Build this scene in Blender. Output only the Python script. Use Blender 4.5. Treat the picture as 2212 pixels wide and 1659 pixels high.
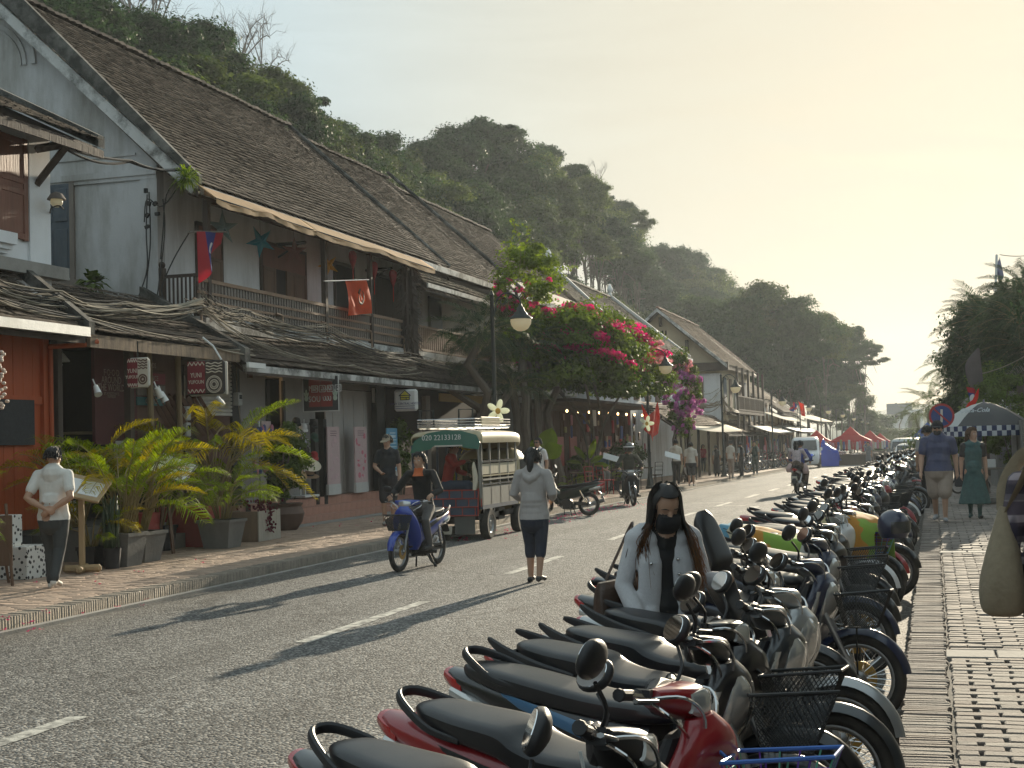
import bpy,bmesh,math,random
import numpy as np
from mathutils import Vector,Matrix,Euler
from math import sin,cos,pi,radians,atan2,sqrt,tan
for o in list(bpy.data.objects):bpy.data.objects.remove(o)
SC=bpy.context.scene
COL=SC.collection
CAM_H=1.70;FPX=3067.0;VPX,VPY,ROLL=2016.0,933.5,0.028
_y=Vector((VPX-1106,829.5-VPY,-FPX)).normalized()
_h=Vector((1,ROLL,0));_z=_h.cross(_y).normalized()
if _z.y<0:_z=-_z
_x=_y.cross(_z)
W2C=Matrix((_x,_y,_z))
cam=bpy.data.cameras.new('camera');camo=bpy.data.objects.new('camera',cam);COL.objects.link(camo)
cam.sensor_width=36.0;cam.sensor_fit='HORIZONTAL';cam.lens=FPX/2212*36.0
cam.clip_start=0.05;cam.clip_end=4000
camo.matrix_world=Matrix.Translation((0,0,CAM_H))@W2C.to_4x4()
SC.camera=camo
SUN_EL,SUN_AZ=radians(13.0),radians(4.0)
SUN_DIR=Vector((sin(SUN_AZ)*cos(SUN_EL),cos(SUN_AZ)*cos(SUN_EL),sin(SUN_EL)))
SUN_STRENGTH,SKY_STRENGTH,EXPOSURE=5.0,0.08,0.75
VEIL_COOL,VEIL_WARM=(4.05,4.95,5.25),(5.7,5.35,4.25)
world=bpy.data.worlds.new('World');SC.world=world;world.use_nodes=True
wn=world.node_tree.nodes;wl=world.node_tree.links;wn.clear()
def wnode(t,**k):
 n=wn.new(t)
 for a,v in k.items():setattr(n,a,v)
 return n
sky=wnode('ShaderNodeTexSky',sky_type='NISHITA',sun_disc=False,sun_elevation=SUN_EL,sun_rotation=SUN_AZ,altitude=300,air_density=1.0,dust_density=2.2,ozone_density=1.0)
tc=wnode('ShaderNodeTexCoord')
mp=wnode('ShaderNodeMapping');mp.inputs['Scale'].default_value=(1.6,1.6,7.0);mp.inputs['Rotation'].default_value=(0.0,0.25,0.3)
nz=wnode('ShaderNodeTexNoise');nz.inputs['Scale'].default_value=3.2;nz.inputs['Detail'].default_value=7;nz.inputs['Roughness'].default_value=0.6;nz.inputs['Distortion'].default_value=0.7
cr=wnode('ShaderNodeMapRange');cr.inputs['From Min'].default_value=0.36;cr.inputs['From Max'].default_value=0.72
cr.inputs['To Min'].default_value=0.955;cr.inputs['To Max'].default_value=0.993
vsub=wnode('ShaderNodeVectorMath',operation='DOT_PRODUCT');vsub.inputs[1].default_value=SUN_DIR
wl.new(tc.outputs['Generated'],vsub.inputs[0])
vr=wnode('ShaderNodeMapRange',interpolation_type='SMOOTHSTEP');vr.inputs['From Min'].default_value=0.85;vr.inputs['From Max'].default_value=1.0
wl.new(vsub.outputs['Value'],vr.inputs['Value'])
veil=wnode('ShaderNodeMix',data_type='RGBA');veil.inputs[6].default_value=(*VEIL_COOL,1);veil.inputs[7].default_value=(*VEIL_WARM,1)
wl.new(vr.outputs[0],veil.inputs['Factor'])
mx=wnode('ShaderNodeMix',data_type='RGBA')
bg=wnode('ShaderNodeBackground');bg.inputs['Strength'].default_value=SKY_STRENGTH
wo=wnode('ShaderNodeOutputWorld')
wl.new(tc.outputs['Generated'],mp.inputs['Vector']);wl.new(mp.outputs[0],nz.inputs['Vector']);wl.new(nz.outputs['Fac'],cr.inputs['Value'])
cb_=wnode('ShaderNodeMapRange');cb_.inputs['From Min'].default_value=.35;cb_.inputs['From Max'].default_value=.7;cb_.inputs['To Min'].default_value=.93;cb_.inputs['To Max'].default_value=1.09;wl.new(nz.outputs['Fac'],cb_.inputs['Value']);vh=wnode('ShaderNodeHueSaturation');wl.new(cb_.outputs[0],vh.inputs['Value']);wl.new(veil.outputs[2],vh.inputs['Color'])
wl.new(cr.outputs[0],mx.inputs['Factor']);wl.new(sky.outputs[0],mx.inputs[6]);wl.new(vh.outputs[0],mx.inputs[7])
wl.new(mx.outputs[2],bg.inputs['Color']);wl.new(bg.outputs[0],wo.inputs['Surface'])
sl=bpy.data.lights.new('sun','SUN');sl.energy=SUN_STRENGTH;sl.angle=radians(0.6);sl.color=(1.0,0.87,0.66)
so=bpy.data.objects.new('sun',sl);COL.objects.link(so);so.rotation_euler=(-SUN_DIR).to_track_quat('-Z','Y').to_euler();so.location=(20,60,60)
SC.view_settings.view_transform='Standard';SC.view_settings.look='None'
SC.view_settings.exposure=EXPOSURE;SC.view_settings.gamma=1.0;SC.view_settings.use_curve_mapping=False
SC.render.engine='CYCLES'
cy=SC.cycles
cy.use_denoising=True;cy.max_bounces=7;cy.diffuse_bounces=3;cy.glossy_bounces=3;cy.transmission_bounces=4
cy.transparent_max_bounces=8;cy.volume_bounces=1;cy.caustics_reflective=False;cy.caustics_refractive=False
cy.sample_clamp_indirect=6.0;cy.use_adaptive_sampling=True;cy.adaptive_threshold=0.012
try:cy.denoiser='OPENIMAGEDENOISE';cy.denoising_input_passes='RGB_ALBEDO_NORMAL';cy.denoising_prefilter='ACCURATE'
except Exception:pass
HAZE=0.00036
R_=random.Random(7)
C0=Vector((0,0,CAM_H))
def ray(px,py):return W2C@Vector((px-1106,829.5-py,-FPX))
def gz(y):return 0.0 if y<30 else-0.0075*(y-30)
def onX(px,py,X):r=ray(px,py);return C0+r*(X/r.x)
def onY(px,py,Y):r=ray(px,py);return C0+r*(Y/r.y)
def onZ(px,py,z=0.0):
 r=ray(px,py);p=C0+r*((z-CAM_H)/r.z)
 for _ in range(6):
  if p.y>30:p=C0+r*((z+gz(p.y)-CAM_H)/r.z)
 return p
def proj(p):
 c=W2C.transposed()@(Vector(p)-C0);return 1106+FPX*c.x/-c.z,829.5-FPX*c.y/-c.z
MATS={}
def ns(m):return m.node_tree.nodes,m.node_tree.links
def M(name,col=None,rough=0.7,var=0.18,scale=6.0,bump=0.0,bscale=None,metal=0.0,coat=0.0,spec=0.5,trans=0.0,island=0.0,stain=0.0,stain_col=(0.03,0.03,0.028),stain_scale=1.3,emit=0.0,alpha=1.0,stretch=(1,1,1),stain_stretch=(1,1,0.35),sheen=0.0,srng=(.45,.78)):
 if name in MATS:return MATS[name]
 m=bpy.data.materials.new(name);m.use_nodes=True;n,l=ns(m)
 b=n['Principled BSDF'];out=n['Material Output']
 b.inputs['Roughness'].default_value=rough;b.inputs['Metallic'].default_value=metal
 b.inputs['Coat Weight'].default_value=coat;b.inputs['Coat Roughness'].default_value=0.08
 b.inputs['Specular IOR Level'].default_value=spec
 if sheen:b.inputs['Sheen Weight'].default_value=sheen
 t=n.new('ShaderNodeTexCoord');mpn=n.new('ShaderNodeMapping');mpn.inputs['Scale'].default_value=stretch
 l.new(t.outputs['Object'],mpn.inputs['Vector'])
 c4=(*col,1)
 nt=n.new('ShaderNodeTexNoise');nt.inputs['Scale'].default_value=scale;nt.inputs['Detail'].default_value=5;nt.inputs['Roughness'].default_value=0.65
 l.new(mpn.outputs[0],nt.inputs['Vector'])
 mix=n.new('ShaderNodeMix');mix.data_type='RGBA'
 lo=tuple(max(0,c*(1-1.6*var))for c in col);hi=tuple(min(1,c*(1+1.6*var))for c in col)
 mix.inputs[6].default_value=(*lo,1);mix.inputs[7].default_value=(*hi,1)
 l.new(nt.outputs['Fac'],mix.inputs['Factor'])
 cur=mix.outputs[2]
 if island:
  g=n.new('ShaderNodeNewGeometry');hsv=n.new('ShaderNodeHueSaturation');mr=n.new('ShaderNodeMapRange')
  mr.inputs['To Min'].default_value=1-island;mr.inputs['To Max'].default_value=1+island
  l.new(g.outputs['Random Per Island'],mr.inputs['Value']);l.new(mr.outputs[0],hsv.inputs['Value']);l.new(cur,hsv.inputs['Color']);cur=hsv.outputs[0]
 if stain:
  mp2=n.new('ShaderNodeMapping');mp2 .inputs['Scale'].default_value=stain_stretch;l.new(t.outputs['Object'],mp2 .inputs['Vector'])
  n2=n.new('ShaderNodeTexNoise');n2 .inputs['Scale'].default_value=stain_scale;n2 .inputs['Detail'].default_value=8;n2 .inputs['Roughness'].default_value=0.7
  l.new(mp2 .outputs[0],n2 .inputs['Vector'])
  r2=n.new('ShaderNodeMapRange');r2 .inputs['From Min'].default_value=srng[0];r2 .inputs['From Max'].default_value=srng[1];r2 .inputs['To Max'].default_value=stain
  l.new(n2 .outputs['Fac'],r2 .inputs['Value'])
  m2=n.new('ShaderNodeMix');m2 .data_type='RGBA';m2 .inputs[7].default_value=(*stain_col,1)
  l.new(r2 .outputs[0],m2 .inputs['Factor']);l.new(cur,m2 .inputs[6]);cur=m2 .outputs[2]
 l.new(cur,b.inputs['Base Color'])
 if bump:
  nb=n.new('ShaderNodeTexNoise');nb.inputs['Scale'].default_value=bscale or scale*4;nb.inputs['Detail'].default_value=4
  l.new(mpn.outputs[0],nb.inputs['Vector'])
  bp=n.new('ShaderNodeBump');bp.inputs['Strength'].default_value=bump;bp.inputs['Distance'].default_value=0.02
  l.new(nb.outputs['Fac'],bp.inputs['Height']);l.new(bp.outputs[0],b.inputs['Normal'])
 if emit:
  b.inputs['Emission Strength'].default_value=emit;l.new(cur,b.inputs['Emission Color'])
 if trans:
  tr=n.new('ShaderNodeBsdfTranslucent');ms=n.new('ShaderNodeMixShader');ms.inputs[0].default_value=trans
  hs2=n.new('ShaderNodeHueSaturation');hs2 .inputs['Value'].default_value=1.5;hs2 .inputs['Saturation'].default_value=1.15
  l.new(cur,hs2 .inputs['Color']);l.new(hs2 .outputs[0],tr.inputs['Color'])
  l.new(b.outputs[0],ms.inputs[1]);l.new(tr.outputs[0],ms.inputs[2]);l.new(ms.outputs[0],out.inputs['Surface'])
 if alpha<1:
  b.inputs['Alpha'].default_value=alpha
 MATS[name]=m;return m
def glass(name,tint=(0.8,0.85,0.85),rough=0.02,alpha=0.35):
 if name in MATS:return MATS[name]
 m=bpy.data.materials.new(name);m.use_nodes=True;n,l=ns(m);b=n['Principled BSDF']
 b.inputs['Base Color'].default_value=(*tint,1);b.inputs['Roughness'].default_value=rough;b.inputs['Alpha'].default_value=alpha
 b.inputs['Specular IOR Level'].default_value=0.8
 MATS[name]=m;return m
class MB:
 def __init__(s):s.v=[];s.f=[];s.mi=[];s.m=Matrix.Identity(4);s.cur=0
 def mat(s,i):s.cur=i;return s
 def at(s,m):s.m=m;return s
 def add(s,vs,fs):
  b=len(s.v);s.v+=[tuple(s.m@Vector(p))for p in vs]
  for f in fs:s.f.append(tuple(i+b for i in f));s.mi.append(s.cur)
  return s
 def box(s,c,d,rot=None,taper=1.0,ty=None):
  x,y,z=d[0]/2,d[1]/2,d[2]/2;t=taper;u=taper if ty is None else ty
  vs=[(-x*1,-y,-z),(x,-y,-z),(x,y,-z),(-x,y,-z),(-x*t,-y*u,z),(x*t,-y*u,z),(x*t,y*u,z),(-x*t,y*u,z)]
  r=rot.to_matrix()if isinstance(rot,Euler)else(Euler(rot).to_matrix()if rot else Matrix.Identity(3))
  c=Vector(c);vs=[r@Vector(p)+c for p in vs]
  return s.add(vs,[(0,3,2,1),(4,5,6,7),(0,1,5,4),(1,2,6,5),(2,3,7,6),(3,0,4,7)])
 def bbox(s,a,b):return s.box([(a[i]+b[i])/2 for i in range(3)],[abs(b[i]-a[i])for i in range(3)])
 def cbox(s,c,d,ch=0.01,rot=None):
  x,y,z=[k/2 for k in d];ch=min(ch,x*.9,y*.9,z*.9)
  bm=bmesh.new();bmesh.ops.create_cube(bm,size=1.0)
  for v in bm.verts:v.co=Vector((v.co.x*d[0],v.co.y*d[1],v.co.z*d[2]))
  bmesh.ops.bevel(bm,geom=list(bm.edges),offset=ch,segments=1,affect='EDGES')
  r=Euler(rot).to_matrix()if rot else Matrix.Identity(3);c=Vector(c)
  bm.verts.index_update();vs=[r@v.co+c for v in bm.verts];fs=[tuple(v.index for v in f.verts)for f in bm.faces];bm.free()
  return s.add(vs,fs)
 def tube(s,p0,p1,r0,r1=None,n=8,cap=True):
  return s.path([p0,p1],[r0,r0 if r1 is None else r1],n,cap)
 def path(s,pts,r,n=8,cap=True,sq=1.0,up=None):
  pts=[Vector(p)for p in pts];k=len(pts)
  if not hasattr(r,'__len__'):r=[r]*k
  vs=[];fs=[];prev=None
  for i,p in enumerate(pts):
   t=(pts[min(i+1,k-1)]-pts[max(i-1,0)])
   if t.length<1e-9:t=Vector((0,0,1))
   t.normalize()
   if prev is None:
    a=Vector(up)if up else(Vector((0,0,1))if abs(t.z)<.9 else Vector((1,0,0)))
    u=(a-t*a.dot(t)).normalized()
   else:
    u=prev-t*prev.dot(t)
    u=u.normalized()if u.length>1e-6 else t.orthogonal().normalized()
   prev=u;w=t.cross(u)
   for j in range(n):
    an=2*pi*j/n;vs.append(p+(u*cos(an)*sq+w*sin(an))*r[i])
  for i in range(k-1):
   for j in range(n):
    a=i*n+j;b=i*n+(j+1)%n;fs.append((a,b,b+n,a+n))
  if cap:fs.append(tuple(range(n-1,-1,-1)));fs.append(tuple((k-1)*n+j for j in range(n)))
  return s.add(vs,fs)
 def lathe(s,prof,n=16,c=(0,0,0),axis='z',a0=0,a1=2*pi):
  full=abs(a1-a0-2*pi)<1e-6;m=n if full else n+1;vs=[];fs=[]
  for(r,z)in prof:
   for j in range(m):
    a=a0+(a1-a0)*j/n;p=(r*cos(a),r*sin(a),z)
    if axis=='y':p=(p[0],p[2],p[1])
    if axis=='x':p=(p[2],p[0],p[1])
    vs.append(Vector(p)+Vector(c))
  for i in range(len(prof)-1):
   for j in range(n):
    a=i*m+j;b=i*m+(j+1)%m
    fs.append((a,b,b+m,a+m)if axis!='y' else(a,a+m,b+m,b))
  return s.add(vs,fs)
 def ell(s,c,r,n=12,k=8,rot=None):
  vs=[(0,0,r[2])];fs=[]
  for i in range(1,k):
   th=pi*i/k
   for j in range(n):vs.append((r[0]*sin(th)*cos(2*pi*j/n),r[1]*sin(th)*sin(2*pi*j/n),r[2]*cos(th)))
  vs.append((0,0,-r[2]));L=len(vs)-1
  for j in range(n):fs.append((0,1+j,1+(j+1)%n));fs.append((L,L-n+(j+1)%n,L-n+j))
  for i in range(k-2):
   for j in range(n):a=1+i*n+j;b=1+i*n+(j+1)%n;fs.append((a,a+n,b+n,b))
  R=Euler(rot).to_matrix()if rot else Matrix.Identity(3);c=Vector(c)
  return s.add([R@Vector(p)+c for p in vs],fs)
 def loft(s,secs,n=16,cap=True,axis='x'):
  """secs: (x, yc, zc, half_width_y, half_height_z, exponent) cross-sections along x"""
  vs=[];fs=[]
  for(x,yc,zc,hw,hh,e)in secs:
   for j in range(n):
    a=2*pi*j/n;ca,sa=cos(a),sin(a)
    yy=yc+hw*math.copysign(abs(ca)**(2/e),ca);zz=zc+hh*math.copysign(abs(sa)**(2/e),sa)
    vs.append((x,yy,zz)if axis=='x' else((yy,x,zz)if axis=='y' else(yy,zz,x)))
  for i in range(len(secs)-1):
   for j in range(n):a=i*n+j;b=i*n+(j+1)%n;fs.append((a,b,b+n,a+n))
  if cap:fs.append(tuple(range(n-1,-1,-1)));L=(len(secs)-1)*n;fs.append(tuple(L+j for j in range(n)))
  return s.add(vs,fs)
 def quad(s,a,b,c,d):return s.add([a,b,c,d],[(0,1,2,3)])
 def prism(s,poly,h0,h1,ax='z'):
  """poly in the plane across axis ax, extruded from h0 to h1"""
  n=len(poly)
  def P(u,v,h):return(u,v,h)if ax=='z' else((u,h,v)if ax=='y' else(h,u,v))
  vs=[P(u,v,h0)for u,v in poly]+[P(u,v,h1)for u,v in poly]
  return s.add(vs,[tuple(range(n-1,-1,-1)),tuple(range(n,2*n))]+[(i,(i+1)%n,n+(i+1)%n,n+i)for i in range(n)])
 def mesh(s,name,mats,smooth=False,angle=None):
  me=bpy.data.meshes.new(name);me.from_pydata(s.v,[],s.f)
  for m in(mats if isinstance(mats,(list,tuple))else[mats]):me.materials.append(m)
  me.polygons.foreach_set('material_index',s.mi)
  if smooth:
   me.polygons.foreach_set('use_smooth',[True]*len(s.f))
  bm=bmesh.new();bm.from_mesh(me);bmesh.ops.recalc_face_normals(bm,faces=bm.faces)
  if smooth and angle:
   for e in bm.edges:
    if len(e.link_faces)==2 and e.calc_face_angle(0)>angle:e.smooth=False
  bm.to_mesh(me);bm.free()
  return me
 def build(s,name,mats,parent=None,smooth=False,loc=None,angle=0.7,rotz=0):
  return obj(name,s.mesh(name,mats,smooth,angle),parent,loc,rotz)
def npmesh(name,V,F,mats,smooth=False,mi=None):
 """fast path for big numpy meshes, F an (n,4) or (n,3) array"""
 me=bpy.data.meshes.new(name);V=np.asarray(V,np.float32);F=np.asarray(F,np.int32);k=F.shape[1]
 me.vertices.add(len(V));me.vertices.foreach_set('co',V.ravel())
 me.loops.add(F.size);me.loops.foreach_set('vertex_index',F.ravel())
 me.polygons.add(len(F));me.polygons.foreach_set('loop_start',np.arange(0,F.size,k,dtype=np.int32))
 try:me.polygons.foreach_set('loop_total',np.full(len(F),k,np.int32))
 except Exception:pass
 for m in(mats if isinstance(mats,(list,tuple))else[mats]):me.materials.append(m)
 if mi is not None:me.polygons.foreach_set('material_index',np.asarray(mi,np.int32))
 if smooth:me.polygons.foreach_set('use_smooth',np.ones(len(F),bool))
 me.update(calc_edges=True);me.validate()
 return me
def obj(name,me,parent=None,loc=None,rotz=0):
 o=bpy.data.objects.new(name,me);COL.objects.link(o)
 if parent is not None:o.parent=parent
 if loc is not None:o.location=loc
 if rotz:o.rotation_euler.z=rotz
 return o
def tag(o,label,cat,group=None):
 o['label']=label;o['category']=cat
 if group:o['group']=group
 return o
def thing(name,label,cat,loc=(0,0,0),rotz=0,group=None):
 o=bpy.data.objects.new(name,None);COL.objects.link(o);o.empty_display_size=0.2
 o.location=loc;o.rotation_euler.z=rotz
 return tag(o,label,cat,group)
def struct(o):o['kind']='structure';return o
def stuff(o):o['kind']='stuff';return o
def copy_tree(o,parent=None):
 c=o.copy();COL.objects.link(c)
 if parent is not None:c.parent=parent
 for ch in KIDS.get(o.name,[])or list(o.children):copy_tree(ch,c)
 return c
KIDS={}
def text(s,size,mat,parent,loc,rot=(0,0,0),name='lettering',ext=0.003,align='CENTER',sx=1.0,shear=0):
 cu=bpy.data.curves.new(name,'FONT');cu.body=s;cu.size=size;cu.extrude=ext;cu.align_x=align;cu.align_y='CENTER'
 cu.resolution_u=2;cu.shear=shear;cu.materials.append(mat)
 o=bpy.data.objects.new(name,cu);COL.objects.link(o);o.parent=parent;o.location=loc;o.rotation_euler=rot;o.scale=(sx,1,1)
 return o
def catmull(pts,k=6):
 pts=[Vector(p)for p in pts];out=[]
 for i in range(len(pts)-1):
  p0=pts[max(i-1,0)];p1=pts[i];p2=pts[i+1];p3=pts[min(i+2,len(pts)-1)]
  for j in range(k):
   t=j/k;out.append(0.5*((2*p1)+(p2-p0)*t+(2*p0-5*p1+4*p2-p3)*t*t+(3*p1-p0-3*p2+p3)*t**3))
 out.append(pts[-1]);return out
def sag(a,b,d,n=14):
 a=Vector(a);b=Vector(b);return[a.lerp(b,i/n)-Vector((0,0,d*4*(i/n)*(1-i/n)))for i in range(n+1)]
def asphalt():
 m=bpy.data.materials.new('asphalt');m.use_nodes=True;n,l=ns(m);b=n['Principled BSDF']
 t=n.new('ShaderNodeTexCoord')
 vo=n.new('ShaderNodeTexVoronoi');vo.inputs['Scale'].default_value=50;vo.inputs['Randomness'].default_value=1
 l.new(t.outputs['Object'],vo.inputs['Vector'])
 bw=n.new('ShaderNodeSeparateColor');l.new(vo.outputs['Color'],bw.inputs[0])
 cr_=n.new('ShaderNodeValToRGB');e=cr_.color_ramp.elements
 e[0].position=0.0;e[0].color=(.030,.030,.030,1);e[1].position=1.0;e[1].color=(.34,.33,.31,1)
 k=cr_.color_ramp.elements.new(.55);k.color=(.10,.10,.096,1)
 l.new(bw.outputs[0],cr_.inputs[0])
 big=n.new('ShaderNodeTexNoise');big.inputs['Scale'].default_value=.55;big.inputs['Detail'].default_value=7;big.inputs['Roughness'].default_value=.62
 mpb=n.new('ShaderNodeMapping');mpb.inputs['Scale'].default_value=(1.6,.45,1);l.new(t.outputs['Object'],mpb.inputs[0]);l.new(mpb.outputs[0],big.inputs['Vector'])
 mr=n.new('ShaderNodeMapRange');mr.inputs['From Min'].default_value=.3;mr.inputs['From Max'].default_value=.7;mr.inputs['To Min'].default_value=.72;mr.inputs['To Max'].default_value=1.3
 l.new(big.outputs['Fac'],mr.inputs['Value'])
 hv=n.new('ShaderNodeHueSaturation');l.new(mr.outputs[0],hv.inputs['Value']);l.new(cr_.outputs[0],hv.inputs['Color'])
 ln=n.new('ShaderNodeTexNoise');ln.inputs['Scale'].default_value=1.1;ln.inputs['Detail'].default_value=3;mpl=n.new('ShaderNodeMapping');mpl.inputs['Scale'].default_value=(1.3,.02,1);l.new(t.outputs['Object'],mpl.inputs[0]);l.new(mpl.outputs[0],ln.inputs['Vector']);mrl=n.new('ShaderNodeMapRange');mrl.inputs['From Min'].default_value=.3;mrl.inputs['From Max'].default_value=.7;mrl.inputs['To Min'].default_value=.80;mrl.inputs['To Max'].default_value=1.22;l.new(ln.outputs['Fac'],mrl.inputs[0])
 ck=n.new('ShaderNodeTexVoronoi');ck.feature='DISTANCE_TO_EDGE';ck.inputs['Scale'].default_value=.42;dn=n.new('ShaderNodeTexNoise');dn.inputs['Scale'].default_value=1.6;dn.inputs['Detail'].default_value=6;l.new(t.outputs['Object'],dn.inputs['Vector']);va=n.new('ShaderNodeVectorMath');va.operation='MULTIPLY_ADD';va.inputs[1].default_value=(1.1,1.1,0);l.new(dn.outputs['Color'],va.inputs[0]);l.new(t.outputs['Object'],va.inputs[2]);l.new(va.outputs[0],ck.inputs['Vector'])
 ckr=n.new('ShaderNodeMapRange');ckr.inputs['From Min'].default_value=.003;ckr.inputs['From Max'].default_value=.012;ckr.inputs['To Min'].default_value=.55;l.new(ck.outputs['Distance'],ckr.inputs[0]);mm1=n.new('ShaderNodeMath');mm1 .operation='MULTIPLY';l.new(mrl.outputs[0],mm1 .inputs[0]);l.new(ckr.outputs[0],mm1 .inputs[1]);mm2=n.new('ShaderNodeMath');mm2 .operation='MULTIPLY';l.new(mm1 .outputs[0],mm2 .inputs[0]);l.new(mr.outputs[0],mm2 .inputs[1]);l.new(mm2 .outputs[0],hv.inputs['Value'])
 sx=n.new('ShaderNodeSeparateXYZ');l.new(t.outputs['Object'],sx.inputs[0])
 d1=n.new('ShaderNodeMapRange');d1 .inputs['From Min'].default_value=-7.9;d1 .inputs['From Max'].default_value=-8.8;d1 .inputs['To Max'].default_value=.75
 d2=n.new('ShaderNodeMapRange');d2 .inputs['From Min'].default_value=-1.0;d2 .inputs['From Max'].default_value=-.2;d2 .inputs['To Max'].default_value=.8
 l.new(sx.outputs[0],d1 .inputs[0]);l.new(sx.outputs[0],d2 .inputs[0])
 ad=n.new('ShaderNodeMath');ad.operation='ADD';l.new(d1 .outputs[0],ad.inputs[0]);l.new(d2 .outputs[0],ad.inputs[1])
 nn=n.new('ShaderNodeTexNoise');nn.inputs['Scale'].default_value=5;nn.inputs['Detail'].default_value=6;l.new(t.outputs['Object'],nn.inputs['Vector'])
 mu=n.new('ShaderNodeMath');mu.operation='MULTIPLY';l.new(ad.outputs[0],mu.inputs[0]);l.new(nn.outputs['Fac'],mu.inputs[1])
 mix=n.new('ShaderNodeMix');mix.data_type='RGBA';mix.inputs[7].default_value=(.17,.14,.105,1)
 l.new(mu.outputs[0],mix.inputs['Factor']);l.new(hv.outputs[0],mix.inputs[6]);l.new(mix.outputs[2],b.inputs['Base Color'])
 b.inputs['Roughness'].default_value=.78;b.inputs['Specular IOR Level'].default_value=.35
 bp=n.new('ShaderNodeBump');bp.inputs['Strength'].default_value=.9;bp.inputs['Distance'].default_value=.02
 l.new(vo.outputs['Distance'],bp.inputs['Height']);bp.invert=True;l.new(bp.outputs[0],b.inputs['Normal'])
 return m
MATS['asphalt']=asphalt()
M('earth',(.13,.105,.075),.95,.3,1.5,.4)
M('dust',(.17,.145,.11),.95,.3,9,.4)
M('brick_red',(.36,.26,.195),.9,.16,14,.25,60,island=.16,stain=.45,stain_col=(.17,.14,.115),stain_scale=2.2,stain_stretch=(1,1,1))
M('brick_grey',(.225,.195,.172),.88,.2,18,.4,70,island=.25,stain=.5,stain_col=(.11,.10,.09),stain_scale=3,stain_stretch=(1,1,1))
M('kerb_brick',(.24,.205,.165),.93,.25,20,.5,60,island=.14,stain=.45,stain_col=(.085,.08,.07),stain_scale=4,stain_stretch=(1,1,1))
M('concrete',(.30,.285,.26),.9,.15,5,.3,40,stain=.5,stain_scale=2,stain_stretch=(1,1,1))
M('mortar',(.12,.11,.098),.95,.25,10,.4,40)
M('road_paint',(.55,.53,.47),.75,.25,30,.2,80,stain=1.0,stain_col=(.11,.108,.10),stain_scale=7,stain_stretch=(1,1,1),srng=(.44,.60))
def strip(name,x0,x1,y0,y1,z,mat,step=4.0,parent=None,nx=1):
 ys=np.arange(y0,y1+1e-6,step);b=MB();n=nx+1
 for y in ys:
  for i in range(n):b.v.append((x0+(x1-x0)*i/nx,y,z+gz(y)))
 for j in range(len(ys)-1):
  for i in range(nx):a=j*n+i;b.f.append((a,a+1,a+n+1,a+n));b.mi.append(0)
 return b.build(name,mat,parent)
g=strip('ground',-420,420,-60,700,-.12,M('earth'),20);struct(g)
road=strip('road',-8.72,-.24,-12,420,0.0,MATS['asphalt'],4);struct(road)
mk=bpy.data.objects.new('road_marking',None);COL.objects.link(mk);struct(mk)
def dash(x,y0,y1,w=.12,sk=0.0):
 b=MB();n=6
 for i in range(n):
  a,c=y0+(y1-y0)*i/n,y0+(y1-y0)*(i+1)/n
  j=lambda:R_.uniform(-.012,.012)
  b.quad((x-w/2+sk*i/n+j(),a,.004+gz(a)),(x+w/2+sk*i/n+j(),a,.004+gz(a)),(x+w/2+sk*(i+1)/n,c,.004+gz(c)),(x-w/2+sk*(i+1)/n,c,.004+gz(c)))
 b.build('paint_dash',M('road_paint'),mk)
for y0,y1 in((5.2,8.15),(11.55,14.7),(17.9,20.7),(24.0,26.9),(30.2,33.1),(36.4,39.3),(42.6,45.4),(48.8,51.6),(55,58),(61,64),(67,70),(73,76)):
 dash(-5.41,y0,y1,.14 if y0<40 else.16)
for(x,y,w,ln)in((-4.35,35.0,.22,1.0),(-6.0,38.8,.9,.22),(-5.2,36.6,1.0,.2)):
 dash(x,y,y+ln,w)
def bricks(name,x0,x1,y0,y1,bl,bw,gap,h,z,mat,parent,along='x',skip=None,jit=.004):
 V=[];F=[]
 rng=np.random.RandomState(5)
 ny=int((y1-y0)/bw);k=0
 for j in range(ny):
  yc=y0+(j+.5)*bw;off=(j%2)*.5*bl;nx=int((x1-x0)/bl)+2
  for i in range(-1,nx):
   a=x0+i*bl+off+gap/2;c=a+bl-gap
   a=max(a,x0);c=min(c,x1)
   if c-a<.03:continue
   if skip and skip((a+c)/2,yc):continue
   hh=z+gz(yc)+rng.uniform(-jit,jit);t=rng.uniform(-.006,.006,4);hy=(bw-gap)/2
   p=[(a+t[0],yc-hy),(c+t[1],yc-hy+t[0]),(c+t[2],yc+hy),(a+t[3],yc+hy+t[1])]
   dz=rng.uniform(-.003,.003,4);ins=.006
   V+=[(q[0],q[1],hh-h)for q in p]+[(q[0],q[1],hh-ins+d)for q,d in zip(p,dz)]
   mx_,my_=(a+c)/2,yc
   V+=[(q[0]+math.copysign(ins,mx_-q[0]),q[1]+math.copysign(ins,my_-q[1]),hh+d)for q,d in zip(p,dz)]
   for s in range(4):
    r=(s+1)%4;F+=[(k+s,k+r,k+4+r,k+4+s),(k+4+s,k+4+r,k+8+r,k+8+s)]
   F.append((k+8,k+9,k+10,k+11));k+=12
 return obj(name,npmesh(name,V,F,mat),parent)
lp=bpy.data.objects.new('pavement_left',None);COL.objects.link(lp);struct(lp)
strip('paving_bed',-13.9,-8.78,-6,240,.1335,M('sandy_joint',(.17,.13,.10),.95,.25,10,.3,40),4,lp)
b_=bricks('brick',-13.2,-8.90,8.0,36.0,.235,.105,.007,.012,.14,M('brick_red'),lp,jit=.0025);stuff(b_)
b_=bricks('brick',-13.2,-8.90,36.0,70.0,.47,.21,.02,.03,.14,M('brick_red'),lp,jit=.006);stuff(b_)
strip('far_paving',-13.2,-8.9,70,240,.142,M('brick_red'),5,lp)
lk=bpy.data.objects.new('kerb_left',None);COL.objects.link(lk);struct(lk)
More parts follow.
